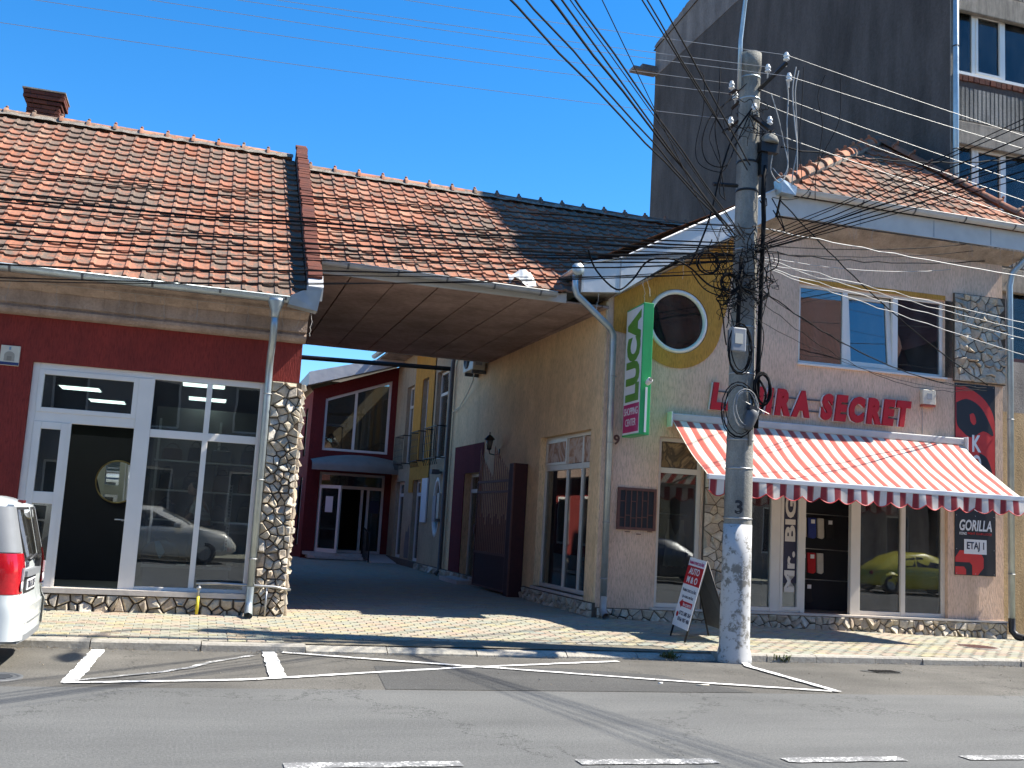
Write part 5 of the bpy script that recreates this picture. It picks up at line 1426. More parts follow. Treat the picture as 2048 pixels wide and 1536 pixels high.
LOOPS = [
  ([(7.09, 12.7, 8.18), (6.8, 12.7, 7.86), (6.5, 12.7, 7.55), (6.38, 12.7, 7.16), (6.48, 12.7, 6.88), (6.76, 12.7, 6.87), (6.94, 12.7, 7.21), (7.13, 12.7, 7.73)],0.008,'rubber'),
  ([(6.28, 12.7, 8.18), (6.36, 12.7, 8.08), (6.4, 12.7, 7.64), (6.32, 12.7, 7.11), (6.37, 12.7, 6.83), (6.68, 12.7, 6.77), (6.8, 12.7, 6.89)],0.006,'rubber'),
  ([(6.65, 12.7, 8.36), (6.61, 12.7, 7.9), (6.59, 12.7, 7.38), (6.68, 12.7, 6.95), (6.77, 12.7, 6.45), (6.75, 12.7, 6.37), (6.66, 12.7, 6.47), (6.7, 12.7, 6.73)],0.008,'rubber'),
  ([(6.88, 12.7, 7.99), (6.63, 12.7, 7.64), (6.51, 12.7, 7.29), (6.55, 12.7, 7.08), (6.65, 12.7, 6.87)],0.006,'rubber'),
  ([(7.13, 12.7, 7.77), (6.9, 12.7, 7.36), (6.72, 12.7, 6.81), (6.55, 12.7, 6.13), (6.41, 12.7, 5.68), (6.27, 12.7, 5.37)],0.014,'rubber'),
  ([(7.74, 12.7, 8.37), (7.78, 12.7, 8.11), (7.73, 12.7, 7.65), (7.8, 12.7, 7.13), (7.78, 12.7, 6.94), (7.64, 12.7, 6.77), (7.52, 12.7, 6.93), (7.51, 12.7, 7.16)],0.009,'grey_cable'),
  ([(7.46, 12.7, 8.06), (7.58, 12.7, 7.7), (7.71, 12.7, 7.42), (7.74, 12.7, 7.04), (7.64, 12.7, 6.84), (7.54, 12.7, 6.98)],0.007,'grey_cable'),
  ([(7.93, 12.7, 8.53), (7.86, 12.7, 8.2), (7.91, 12.7, 7.83), (7.88, 12.7, 7.29), (7.9, 12.7, 6.92)],0.008,'grey_cable'),
  ([(7.85, 12.7, 8.55), (7.81, 12.7, 8.19), (7.84, 12.7, 7.67), (7.88, 12.7, 7.29), (7.84, 12.7, 6.95), (7.87, 12.7, 6.77)],0.009,'grey_cable'),
  ([(8.03, 12.7, 8.62), (7.99, 12.7, 7.92), (7.94, 12.7, 7.38), (7.97, 12.7, 7.01), (8.04, 12.7, 6.83)],0.006,'rubber'),
  ([(8.36, 12.7, 8.53), (8.26, 12.7, 8.2), (8.29, 12.7, 7.74), (8.27, 12.7, 7.36), (8.26, 12.7, 6.98), (8.25, 12.7, 6.6)],0.006,'rubber'),
  ([(8.65, 12.7, 8.55), (8.64, 12.7, 8.19), (8.58, 12.7, 7.79), (8.3, 12.7, 7.21), (8.14, 12.7, 6.73), (7.81, 12.7, 6.53), (7.53, 12.7, 6.53)],0.006,'rubber'),
  ([(4.75, 12.7, 5.38), (4.9, 12.7, 5.13), (5.17, 12.7, 4.88), (5.42, 12.7, 5.05), (5.66, 12.7, 5.36), (5.96, 12.7, 5.4), (6.27, 12.7, 5.34), (6.58, 12.7, 5.13), (6.89, 12.7, 5.09)],0.013,'rubber'),
  ([(7.33, 12.7, 6.46), (7.36, 12.7, 6.38), (7.43, 12.7, 6.39), (7.46, 12.7, 6.52)],0.008,'rubber'),
  ([(7.55, 12.7, 6.53), (7.59, 12.7, 6.35), (7.66, 12.7, 6.18), (7.71, 12.7, 6.04), (7.64, 12.7, 6.14), (7.54, 12.7, 6.34)],0.009,'rubber'),
  ([(6.27, 12.7, 5.27), (6.51, 12.7, 5.08), (6.74, 12.7, 5.0), (6.91, 12.7, 5.01)],0.009,'rubber'),
  ([(7.47, 12.7, 5.75), (7.52, 12.7, 5.46), (7.49, 12.7, 5.09), (7.38, 12.7, 4.72)],0.007,'rubber'),
  ([(7.34, 12.7, 4.72), (7.42, 12.7, 4.51), (7.39, 12.7, 4.15), (7.32, 12.7, 3.97)],0.007,'rubber'),
  ([(7.4, 12.7, 3.87), (7.47, 12.7, 3.67), (7.43, 12.7, 3.42), (7.33, 12.7, 3.27)],0.016,'rubber'),
  ([(6.74, 12.7, 4.93), (6.81, 12.7, 4.73), (6.8, 12.7, 4.44), (6.86, 12.7, 4.31)],0.01,'rubber'),
  ([(6.72, 12.7, 5.5), (6.7, 12.7, 5.21), (6.78, 12.7, 4.94), (6.75, 12.7, 4.65)],0.006,'rubber'),
]
# ---------------------------------------------------------------- concrete pole with its fittings
PX, PY, PZ = 7.255, 12.95, 0.0
def prad(z): return .205 - .0068 * z
PO = thing('utility_pole', 'round concrete utility pole with whitewashed foot, insulator arms and lamp arm', 'utility pole', WORLD, (PX, PY, 0))
M['pole'] = render_old('pole_concrete', (.25, .24, .21), (.36, .345, .30), 3)
M['whitewash'] = worn_paint('pole_whitewash', (.50, .50, .49), (.20, .19, .165), .475, 10)
MB().lathe([(prad(z), z) for z in (-.1, 1.86, 2.5, 4, 6, 8.2, 8.5)] + [(prad(8.5) + .012, 8.51), (prad(8.5) + .012, 8.74), (.10, 8.76)], (PX, PY, 0), 28).build('shaft', M['pole'], PO)
MB().lathe([(prad(z) + .004 + (.03 if z < .1 else 0), z) for z in (-.05, .06, .2, .6, 1.0, 1.4)] + [(prad(1.84) + .004, 1.86 )], (PX, PY, 0), 36).build('painted_foot', M['whitewash'], PO)
def band(z, mat, h=.02, o=.006): return MB().lathe([(prad(z) + o, z), (prad(z) + o, z + h)], (PX, PY, 0), 24).build('strap', mat, PO)
for z, m in ((3.02, 'steel'), (3.95, 'alu'), (4.35, 'alu'), (4.62, 'steel'), (5.15, 'iron'), (5.75, 'steel'), (6.62, 'iron'), (7.05, 'iron'), (8.02, 'zinc'), (8.35, 'zinc'), (1.93, 'steel'), (2.62, 'steel')): band(z, M[m], .035 if m == 'iron' else .022)
mb = MB(); a0 = math.atan2(-PY, -PX) - .12
def wrap(v, fs, z0, ang0, r): pass
vs, fs, wd = text_geo('3', .19, .03, 0, .003)
th0 = math.atan2(0 - PY, 0 - PX) + .05
mb.add([(PX + (prad(2.1) + .003 + v.z) * math.cos(th0 + (v.x - wd / 2) / prad(2.1)), PY + (prad(2.1) + .003 + v.z) * math.sin(th0 + (v.x - wd / 2) / prad(2.1)), 2.0 + v.y) for v in vs], fs)
mb.build('numeral', M['black'], PO)
# arms and insulators
def insul(par, p):
    MB().lathe([(.012, -.10), (.012, .0), (.042, .005), (.046, .02), (.03, .03), (.03, .045), (.042, .055), (.042, .075), (.026, .085), (.03, .10), (.024, .115), (.0, .12)], p, 12).build('insulator', M['porcelain'], par)
MB().tube([(7.30, 12.86, 8.12), (7.62, 12.55, 8.52)], .035, 4).build('arm', M['iron'], PO)
MB().tube([(7.16, 13.1, 7.86), (7.24, 12.78, 7.72), (7.48, 12.66, 7.50)], .04, 4).build('arm', M['iron'], PO)
MB().tube([(7.12, 13.0, 8.02), (7.14, 13.24, 8.0)], .03, 4).tube([(7.12, 13.0, 7.72), (7.13, 13.32, 7.70)], .03, 4).tube([(7.12, 13.0, 8.22), (7.10, 13.27, 8.24)], .03, 4).build('arm', M['iron'], PO)
for p in ((7.64, 12.6, 8.58), (7.43, 12.75, 8.42), (7.63, 12.5, 8.22), (7.12, 13.25, 8.31), (7.16, 13.2, 8.13), (7.15, 13.3, 7.77), (7.24, 12.78, 7.80), (7.44, 12.68, 7.60)): insul(PO, p)
MB().tube([(PX - .20, PY - .05, 8.15), (PX - .20, PY - .05, 8.9), (PX - .18, PY - .12, 9.5), (PX - .08, PY - .45, 10.1), (PX + .05, PY - 1.0, 10.45), (PX + .12, PY - 1.5, 10.55)], .032, 8).build('lamp_arm', M['zinc'], PO)
lm = MB()
rows = []
for k in range(9):
    t = k / 8; y = PY - 1.4 - t * .75; wv = .15 * math.sin(math.pi * (.12 + .8 * t)); hh = .11 * math.sin(math.pi * (.1 + .8 * t))
    rows.append([(PX + .14 + wv * math.cos(a), y, 10.56 + hh * math.sin(a) * (1 if math.sin(a) > 0 else .5)) for a in [2 * math.pi * j / 14 for j in range(15)]])
lm.grid(rows); lm.poly([p for p in rows[0][:-1]]); lm.poly([p for p in rows[-1][:-1]][::-1])
lm.build('lamp_head', M['grey'], PO)
# old cable hanger with dome
hg = MB().box(7.33, 12.70, 7.20, 7.62, 12.82, 7.34).box(7.36, 12.74, 6.86, 7.46, 12.84, 7.22).tube([(7.28, 12.86, 7.0), (7.44, 12.76, 7.28)], .04, 4)
hg = hg.build('hanger', M['iron'], PO)
MB().lathe([(.13, 0), (.135, .04), (.11, .10), (.06, .14), (.0, .15)], (7.49, 12.76, 7.34), 14).build('dome', M['pole'], hg)
MB().tube([(PX - .2, PY - .08, 6.68), (PX - .62, PY - .15, 6.62)], .03, 4).build('stub', M['iron'], PO)
MB().tube([(7.42, 12.76, 7.0), (7.40, 12.74, 6.6), (7.42, 12.74, 6.2), (7.42, 12.76, 5.4), (7.42, 12.78, 4.3), (7.41, 12.79, 3.2)], .034, 8).build('conduit', M['rubber'], PO)
MB().tube([(7.10, 12.78, 5.6), (7.07, 12.76, 4.9), (7.06, 12.76, 4.3)], .03, 8).build('conduit', M['rubber'], PO)
MB().tube([(PX + .05, PY - .2, 3.60), (PX + .05, PY - .2, 2.95)], .022, 6).build('bracket_bar', M['alu'], PO)
MB().tube([(PX + .12, PY - .17, 4.98), (PX + .28, PY - .2, 5.12)], .03, 4).build('bracket_bar', M['iron'], PO)

bx = thing('junction_box', 'pale grey plastic junction box strapped to the concrete pole', 'junction box', WORLD, (7.02, 12.68, 4.2))
MB().box(6.90, 12.60, 4.22, 7.12, 12.72, 4.56).build('lid', M['grey'], bx, bevel=.02); MB().box(6.92, 12.72, 4.24, 7.10, 12.78, 4.54).build('back', M['darkgrey'], bx); MB().box(6.94, 12.594, 4.33, 7.06, 12.60, 4.47).build('sticker', M['beige'], bx)
cl = thing('cable_closure', 'dark dome shaped cable closure hanging on the front of the pole', 'cable closure', WORLD, (7.25, 12.68, 3.1))
mt = Matrix.Translation((7.28, 12.64, 3.42)) @ Matrix.Rotation(rad(22), 4, 'Y')
MB().lathe([(.065, .0), (.085, -.02), (.085, -.08), (.075, -.24), (.06, -.29), (.0, -.30)], (0, 0, 0), 14, mt).build('dome', M['darkgrey'], cl)
MB().box(-.10, -.05, -.01, .10, .05, .05, mt).build('clamp', M['black'], cl)
mb = MB()
for k in range(3): mb.tube([mt @ Vector((-.22 + .06 * k, .0, .06)), mt @ Vector((.02 + .1 * k, -.03, .04 + .01 * k))], .004, 5)
mb.build('zip_ties', M['alu'], cl)

def spline(P, n=8):
    P = [Vector(p) for p in P]; out = []
    for i in range(len(P) - 1):
        p0, p1, p2, p3 = P[max(0, i - 1)], P[i], P[i + 1], P[min(len(P) - 1, i + 2)]
        for k in range(n):
            t = k / n
            out.append(.5 * ((2 * p1) + (p2 - p0) * t + (2 * p0 - 5 * p1 + 4 * p2 - p3) * t * t + (3 * p1 - p0 - 3 * p2 + p3) * t ** 3))
    out.append(P[-1]); return out
rg = random.Random(77)
def coil(cx, cy, cz, rx, rz, turns, r, mat, label, tilt=0, wob=.12):
    pts = []
    for k in range(turns * 18 + 1):
        a = 2 * math.pi * k / 18; j = k // 18
        f = 1 + wob * math.sin(j * 2.3 + a * .37) + wob * .4 * math.sin(j * 5.1 + 2 * a)
        pts.append((cx + rx * f * math.cos(a) + tilt * math.sin(a), cy - .012 * j * .6 + .02 * math.sin(a * 1.3 + j), cz + rz * f * math.sin(a) - .02 * j * .3))
    o = MB().tube(pts, r, 6).build('cable_coil', mat, at=(cx, cy, cz)); tag(o, label, 'cable coil', )
coil(7.05, 12.66, 4.28, .17, .33, 5, .008, M['rubber'], 'oval coil of black cable behind the grey junction box on the pole')
coil(7.04, 12.62, 3.42, .25, .36, 4, .0065, M['rubber'], 'wide coil of thin black cable above the striped awning corner on the pole')
coil(7.14, 12.62, 3.45, .18, .25, 4, .006, M['grey_cable'], 'small coil of pale cable on the front of the pole')
coil(6.55, 12.72, 5.45, .17, .15, 3, .010, M['rubber'], 'black cable ring hanging from the wires left of the pole')
coil(6.86, 12.66, 5.18, .13, .13, 5, .009, M['rubber'], 'tight ring of black cable beside the round window, on the pole')
coil(7.44, 12.70, 3.75, .13, .22, 3, .016, M['rubber'], 'short thick black cable loop on the sign side of the pole')
# knots of loose ends where all the cables meet the pole
def tangle(cx, cy, cz, sx, sz, n, label, seed):
    rg = random.Random(seed); mb = MB()
    for i in range(n):
        p = [Vector((cx + rg.gauss(0, sx * .5), cy + rg.uniform(-.05, .1), cz + rg.gauss(0, sz * .5)))]
        d = Vector((rg.gauss(0, 1), rg.gauss(0, .25), rg.gauss(0, 1))).normalized() * .13
        for k in range(rg.randint(4, 8)):
            p.append(p[-1] + d); d = (d + Vector((rg.gauss(0, .08), rg.gauss(0, .02), rg.gauss(0, .08)))).normalized() * .13
            if abs(p[-1].x - cx) > sx * 1.3: d.x *= -1
            if abs(p[-1].z - cz) > sz * 1.3: d.z *= -1
        mb.tube(spline(p, 5), rg.choice((.004, .005, .006, .008)), 5)
    o = mb.build('cable_tangle', M['rubber'], at=(cx, cy, cz)); tag(o, label, 'cables')
tangle(6.98, 12.66, 5.45, .16, .38, 46, 'dense knot of black cables on the left of the pole at roof height', 1)
tangle(7.36, 12.70, 5.35, .14, .45, 26, 'loose black cable ends on the right of the pole at roof height', 2)
tangle(6.95, 12.68, 4.85, .10, .35, 14, 'thin black cable ends hanging above the junction box', 3)
tangle(7.10, 12.66, 7.55, .16, .25, 10, 'dark looped jumpers under the insulators of the pole', 4)

LBL = {'bare_l': ('bare metal power wire running from the pole insulators left above the tiled roofs', 'bare power wires above the roofs'),
       'bare_r': ('bare metal power wire running from the pole right past the apartment block', 'bare power wires past the apartment block'),
       'tele_l': ('black telephone cable strung from the pole left in front of the tiled roofs', 'black cables in front of the tiled roofs'),
       'cross': ('black cable crossing the sky from the pole over the street', 'black cables over the street'),
       'fan_r': ('black cable fanning out from the pole up over the hipped roof', 'black cables fanning over the hipped roof'),
       'flat_r': ('black cable running from the pole to the apartment block', 'black cables to the apartment block'),
       'drop': ('pale drop wire running from the pole to the right end of the pink shop front', 'pale drop wires over the upper window'),
       'drop_b': ('black drop cable sagging across the upper window to the stone panel', 'black drop cables over the upper window')}
MM = {'alu': M['alu'], 'rubber': M['rubber'], 'grey_cable': M['grey_cable']}
rg = random.Random(21)
for kind, p0, p1, sag, r, mt_ in WIRES:
    p0, p1 = Vector(p0), Vector(p1)
    pts = []
    wob = 0 if kind.startswith('bare') else rg.uniform(0, .02)
    n = 26
    for k in range(n + 1):
        u = (k / n) ** 1.4
        p = p0.lerp(p1, u); p.z -= 4 * sag * u * (1 - u)
        p.z += wob * math.sin(u * 70 + r * 3000) * (1 if 0 < k < n else 0)
        pts.append(p)
    o = MB().tube(pts, r, 5).build('overhead_wire' if kind.startswith('bare') else 'overhead_cable', MM[mt_], at=tuple(p0)); tag(o, LBL[kind][0], 'wire', LBL[kind][1])
for i, (pts, r, mt_) in enumerate(LOOPS):
    P = [Vector(p) + Vector((0, rg.uniform(-.06, .06), 0)) for p in pts]
    o = MB().tube(spline(P, 7), r, 5).build('cable_loop', MM[mt_], at=pts[0])
    side = 'right' if pts[0][0] > 7.5 else 'left'
    tag(o, ('pale slack cable loop hanging from the wires right of the pole' if mt_ == 'grey_cable' else ('black slack cable loop hanging right of the pole' if side == 'right' else 'black slack cable loop hanging left of the pole')), 'cable', 'pale slack cable loops' if mt_ == 'grey_cable' else 'slack cable loops ' + side + ' of the pole')
# ---------------------------------------------------------------- awning
M['awn'] = stripes('awning_canvas', (.55, .13, .105), (.80, .74, .64), .235, 0, .5, (.62, .27, .22))
AW = thing('striped_awning', 'red and white striped fabric awning stretched over the right shop front', 'awning', FR, (1.2, -.1, 3.4))
ax0, ax1 = 1.18, 6.83
ty, tz, by, bz = -.06, 3.60, -1.60, 2.585
rg = random.Random(8)
rows = []
for j in range(13):
    t = j / 12
    rows.append([(ax0 + (ax1 - ax0) * i / 46, ty + (by - ty) * t, tz + (bz - tz) * t - .055 * math.sin(math.pi * t) + (.012 * math.sin(i * .9 + j * .6) + .02 * math.sin(i * .23 + .8) + .014 * math.sin(i * .51 - j * .3)) * math.sin(math.pi * t)) for i in range(47)])
MB().grid(rows).build('canvas', M['awn'], AW)
MB().box(ax0 - .02, -.14, 3.55, ax1 + .02, -.0, 3.68).build('roller_box', M['fascia_grey'], AW, bevel=.02)
MB().box(ax0 - .05, -.20, 3.44, ax0 - .02, -.0, 3.70).build('end_bracket', M['white'], AW, bevel=.012)
MB().box(ax1 + .02, -.20, 3.44, ax1 + .05, -.0, 3.70).build('end_bracket', M['white'], AW, bevel=.012)
MB().box(ax0 - .02, by - .035, bz - .05, ax1 + .02, by + .035, bz + .03).build('front_bar', M['signwhite'], AW, bevel=.012)
# scalloped valance
rows = []; n = 18; m_ = 10
cols = []
for i in range(n * m_ + 1):
    x = ax0 + (ax1 - ax0) * i / (n * m_); f = (i % m_) / m_
    drop = .17 + .075 * math.sin(math.pi * f)
    wv = .018 * math.sin(i * .35) + .012 * math.sin(i * .13 + 1)
    cols.append([(x, by - .03 + wv * (k / 5), bz - .05 - drop * k / 5) for k in range(6)])
M['valance'] = stripes('valance_canvas', (.33, .05, .06), (.76, .71, .66), .235, 0, .5, (.45, .16, .15))
MB().grid(cols).build('valance', M['valance'], AW)
mb = MB().tube([(c[-1][0], c[-1][1] - .004, c[-1][2]) for c in cols], .008, 4); mb.build('valance_piping', M['signred'], AW)
for x in (2.0, 5.9):
    MB().tube([(x, -.1, 3.5), (x + .5, -.75, 2.95), (x - .05, by + .04, bz - .02)], .022, 6).build('folding_arm', M['fascia_grey'], AW)

# ---------------------------------------------------------------- LAMIRA SECRET letters
LS = thing('shop_sign_letters', 'big red block letters of the shop name above the striped awning', 'sign', FR, (1.9, 0, 3.8))
def letters(body, x, x_end, z, h):
    ws = []
    for c in body: ws.append(text_geo(c, h, .068, .18, .05)[2])
    gap = .035; tot = sum(ws) + gap * (len(ws) - 1); k = (x_end - x) / tot
    for c, w0 in zip(body, ws):
        vs, fs, _ = text_geo(c, h, .068, .18, .05, w0 * k)
        mt = onwall(x, -.055, z)
        MB().add([mt @ v for v in vs], fs).build('letter', M['signred'], LS)
        vs2 = [Vector((v.x - .022, v.y - .004, v.z)) for v in vs]
        MB().add([onwall(x, -.028, z) @ Vector((v.x, v.y, v.z * .45)) for v in vs2], fs).build('letter_side', M['signwhite'], LS)
        x += (w0 + gap) * k
letters('LAMIRA', 1.885, 3.76, 3.805, .47)
letters('SECRET', 3.985, 5.79, 3.795, .47)
MB().box(1.95, -.02, 3.92, 5.7, -.008, 3.945).box(1.95, -.02, 4.12, 5.7, -.008, 4.145).build('mounting_rail', M['darkgrey'], LS)

# ---------------------------------------------------------------- LUCA box sign
LU = thing('projecting_sign', 'tall green and white box sign projecting from the corner wall beside the round window', 'sign', FR, (.39, -.08, 3.2))
sx0, sx1, sy0, sy1, sz0, sz1 = .305, .475, -.88, -.10, 3.20, 5.33
MB().box(sx0, sy0, sz0, sx1, sy1, sz1).build('box', M['signgreen'], LU, bevel=.008)
def onside(y, z, x=sx0 - .006):   # text reading upwards on the side facing the passage
    return lambda a, b, c: (x - c, y - b, z + a)
MB().box(sx0 - .004, sy0 + .025, sz0 + .03, sx0, sy1 - .025, sz1 - .03).build('face', M['signwhite'], LU)
MB().box(sx0 - .006, sy0 + .045, sz0 + .06, sx0 - .004, sy1 - .045, sz0 + .52).build('magenta_panel', M['magenta'], LU)
vs, fs, wd = text_geo('LUCA', .60, .06, 0, .004, 1.48)
# letters read bottom to top, their feet towards the street
MB().add([(sx0 - .005 - v.z - .002, sy0 + .10 + v.y * 1.0, sz0 + .56 + v.x) for v in vs], fs).build('lettering', M['lettergreen'], LU) if False else None
MB().add([(sx0 - .007 - v.z, sy1 - .14 - (.50 - v.y) * 1.0, sz0 + .56 + v.x) for v in vs], fs).build('lettering', M['lettergreen'], LU) if False else None
MB().add([(sx0 - .007 - v.z, sy0 + .08 + v.y, sz0 + .56 + v.x) for v in vs], [f[::-1] for f in fs]).build('lettering', M['lettergreen'], LU)
def side_text(body, h, z, bold=.01, width=None):
    vs, fs, wd = text_geo(body, h, bold, 0, .003, width)
    yc = (sy0 + sy1) / 2
    return MB().add([(sx0 - .008 - v.z, yc + wd / 2 - v.x, z + v.y) for v in vs], fs)
side_text('SHOPPING', .12, sz0 + .34, .004, .60).build('small_lettering', M['signwhite'], LU)
side_text('CENTER', .12, sz0 + .16, .004, .46).build('small_lettering', M['signwhite'], LU)
MB().box(.36, -.10, 3.4, .42, .0, 3.46).box(.36, -.10, 5.0, .42, .0, 5.06).build('wall_fixing', M['darkgrey'], LU)
cm = thing('security_camera', 'small white security camera on the green edge of the projecting sign', 'camera', FR, (.39, -.9, 4.0))
MB().lathe([(.04, 0), (.045, .03), (.045, .12), (.03, .14)], (.40, -.91, 4.02), 12, Matrix.Rotation(rad(70), 4, 'X')).build('body', M['white'], cm)
MB().lathe([(.03, .14), (.028, .15)], (.40, -.91, 4.02), 12, Matrix.Rotation(rad(70), 4, 'X')).build('lens', M['black'], cm)
MB().box(.38, -.892, 3.24, .415, -.881, 3.96).build('cable_duct', M['signwhite'], cm)
o = MB().tube(spline([(.47, -.5, 4.35), (.53, -.45, 4.1), (.52, -.45, 3.85), (.48, -.5, 3.7)], 6), .012, 6).build('sign_cable', M['rubber'], fr=FR, at=(.47, -.5, 4)); tag(o, 'short black cable hanging on the right side of the green projecting sign', 'cable')
# house number, alarm box, cable loop
hn = MB(); put_text(hn, '9', onwall(.20, -.004, 3.08), .17, .03, 0, .008); o = hn.build('house_number', M['brown_iron'], fr=FR, at=(.2, 0, 3.0)); tag(o, 'dark metal house number 9 below the green projecting sign', 'house number')
al = thing('alarm_box', 'small cream alarm box on the wall right of the red sign letters', 'alarm box', FR, (6.15, 0, 4.2))
MB().box(6.01, -.09, 4.24, 6.28, .0, 4.51).build('casing', M['beige'], al, bevel=.012); MB().box(6.015, -.088, 4.20, 6.275, .0, 4.24).build('red_lens', plain('alarm_red', (.35, .08, .05), .3), al)
MB().box(6.10, -.096, 4.33, 6.20, -.09, 4.44).build('label_plate', M['grey'], al); MB().tube([(6.06, -.006, 4.2), (6.06, -.006, 3.7)], .006, 4).build('wire', M['grey_cable'], al)

# ---------------------------------------------------------------- poster on the right pillar
PS = thing('club_poster', 'tall black and red banner on the right pillar of the pink shop', 'poster', FR, (7.15, -.02, 1.25))
px0, px1, pz0, pz1 = 6.735, 7.59, 1.24, 4.70
MB().box(px0, -.014, pz0, px1, -.004, pz1).build('sheet', M['poster'], PS)
def blob(pts, mat, y=-.016, name='shape'):
    sm = [Vector((x, 0, z)) for x, z in pts]; sm = spline(sm + [sm[0]], 5)[:-1]
    mb = panel([(min(px1 - .002, max(px0 + .002, p.x)), p.z) for p in sm], [], y); mb.build(name, mat, PS)
def q(u, v): return (px0 + u * (px1 - px0), v)
blob([q(.02, 4.66), q(.35, 4.62), q(.75, 4.42), q(.97, 4.1), q(.99, 3.6), q(.98, 2.9), q(.9, 2.55), q(.6, 2.5), q(.55, 2.9), q(.45, 3.3), q(.1, 3.45), q(.02, 3.6)], M['posterred'])
blob([q(.03, 4.34), q(.3, 4.42), q(.62, 4.3), q(.85, 4.02), q(.95, 3.78), q(.7, 3.85), q(.4, 3.72), q(.15, 3.84), q(.04, 3.98)], M['poster'], -.018)
blob([q(.36, 4.14), q(.46, 4.16), q(.52, 4.02), q(.46, 3.95), q(.38, 4.02)], M['posterred'], -.020)
blob([q(.02, 3.5), q(.25, 3.55), q(.42, 3.35), q(.5, 2.9), q(.4, 2.6), q(.02, 2.55)], M['poster'], -.018)
blob([q(.6, 3.45), q(.8, 3.35), q(.93, 3.05), q(.86, 2.85), q(.75, 3.1), q(.62, 3.2)], M['poster'], -.018)
mb = MB()
for k, c in enumerate('KONG'): put_text(mb, c, onwall(px0 + .36, -.020, 3.46 - k * .36), .31, .03, 0, .002, .19)
mb.build('lettering', M['signwhite'], PS)
mb = MB(); put_text(mb, 'GORILLA', onwall(px0 + .09, -.020, 2.03), .20, .025, .2, .002, .68); mb.build('lettering', M['signwhite'], PS)
mb = MB(); put_text(mb, 'KONG', onwall(px0 + .09, -.020, 1.955), .05, .02, .1, .002, .15); mb.build('lettering', M['signwhite'], PS)
mb = MB(); put_text(mb, 'FIGHT CLUB LUGOJ', onwall(px0 + .26, -.020, 1.955), .05, .02, .1, .002, .50); mb.build('lettering', M['posterred'], PS)
MB().box(px0 + .19, -.019, 1.62, px0 + .66, -.016, 1.88).build('white_field', M['signwhite'], PS)
mb = MB(); put_text(mb, 'ETAJ 1', onwall(px0 + .245, -.022, 1.665), .17, .02, 0, .002, .36); mb.build('lettering', M['ink'], PS)
P_ = panel([q(.01, 1.55), q(.12, 1.68), q(.62, 1.66), q(.70, 1.55), q(.70, 1.38), q(.56, 1.25), q(.42, 1.25), q(.42, 1.42), q(.36, 1.47), q(.01, 1.47)], [], -.016); P_.build('shape', M['posterred'], PS)
P_ = panel([q(.01, 1.39), q(.22, 1.39), q(.27, 1.34), q(.27, 1.25), q(.01, 1.25)], [], -.016); P_.build('shape', M['posterred'], PS)
mb = MB()
for u in (.04, .5, .96):
    for z in (1.27, 1.7, 2.3, 4.67): mb.lathe([(.008, 0), (.008, .003)], (px0 + u * .855, -.014, z), 8, Matrix.Rotation(math.pi / 2, 4, 'X'))
mb.build('eyelets', M['alu'], PS)
# vertical lettering on the door side light
mb = MB()
MB().box(3.385, .096, .95, 3.665, .100, 2.56).build('dark_film', M['ink'], SR)
vs, fs, wd = text_geo('Mr. BIG', .20, .04, 0, .002, 1.62)
mb.add([(3.63 - v.y, .094 - v.z, .80 + v.x) for v in vs], fs); mb.build('lettering', M['upvc_cream'], SR)

# ---------------------------------------------------------------- A-board
FA_ = Fr(6.93, 14.02, 56)
AB = thing('a_board', 'folding pavement board with red and white car registration advert standing beside the pole', 'sign', WORLD, (7.2, 14.1, .13))
# front leaf: foot line from (6.92,14.30) to (6.92,13.72); leans towards the pole at the top
f0, f1 = Vector((6.93, 14.32, zs(6.93, 14.32))), Vector((6.90, 13.70, zs(6.9, 13.7)))
lean = Vector((.30, -.02, .0)); upv = Vector((.27, .0, 1.0)).normalized()
ub = (f1 - f0).normalized(); nb_ = ub.cross(upv).normalized()
if nb_.x > 0: nb_ = -nb_
BW, BH = .56, 1.02
org = f0 + ub * .03
def bp(u, v, n=0): return org + ub * u + upv * v + nb_ * n
def slab(u0, v0, u1, v1, n0, n1):
    mb = MB(); vs = [bp(u, v, n) for n in (n0, n1) for v in (v0, v1) for u in (u0, u1)]
    return mb.add(vs, [(0, 2, 3, 1), (4, 5, 7, 6), (0, 1, 5, 4), (2, 6, 7, 3), (0, 4, 6, 2), (1, 3, 7, 5)])
slab(0, .17, BW, 1.20, .0, .012).build('front_sheet', M['signwhite'], AB)
slab(0, .80, BW, 1.08, .012, .014).build('red_field', M['signred'], AB)
def btext(body, v, h, width, mat, n=.0155, bold=.02, u=None):
    vs, fs, wd = text_geo(body, h, bold, 0, .002, width)
    u0 = (BW - wd) / 2 if u is None else u
    MB().add([bp(u0 + p.x, v + p.y, n + p.z) for p in vs], [f[::-1] for f in fs]).build('lettering', mat, AB)
btext('ÎNMATRICULĂRI', 1.105, .06, .50, M['magenta'])
btext('AUTO', .955, .10, .36, M['signwhite'], .0165)
btext('M & O', .825, .10, .36, M['signwhite'], .0165)
btext('ÎNMATRICULĂRI', .69, .055, .46, M['ink'], .0135); btext('ŞI ASIGURĂRI', .59, .055, .38, M['ink'], .0135)
MB().add([bp(u, v, .0135) for u, v in ((.05, .51), (.15, .58), (.15, .55), (.50, .55), (.50, .47), (.15, .47), (.15, .44))], [tuple(range(7))]).build('arrow', M['signred'], AB)
btext('ÎN CURTE', .482, .05, .28, M['signwhite'], .0150, .02, .19)
MB().add([bp(.085 + .04 * math.cos(a), .345 + .04 * math.sin(a), .0135) for a in [2 * math.pi * k / 14 for k in range(14)]], [tuple(range(14))]).build('phone_mark', M['signred'], AB)
btext('0722 680 264', .345, .06, .40, M['ink'], .0135, .02, .14); btext('0766 987 486', .255, .06, .40, M['ink'], .0135, .02, .14)
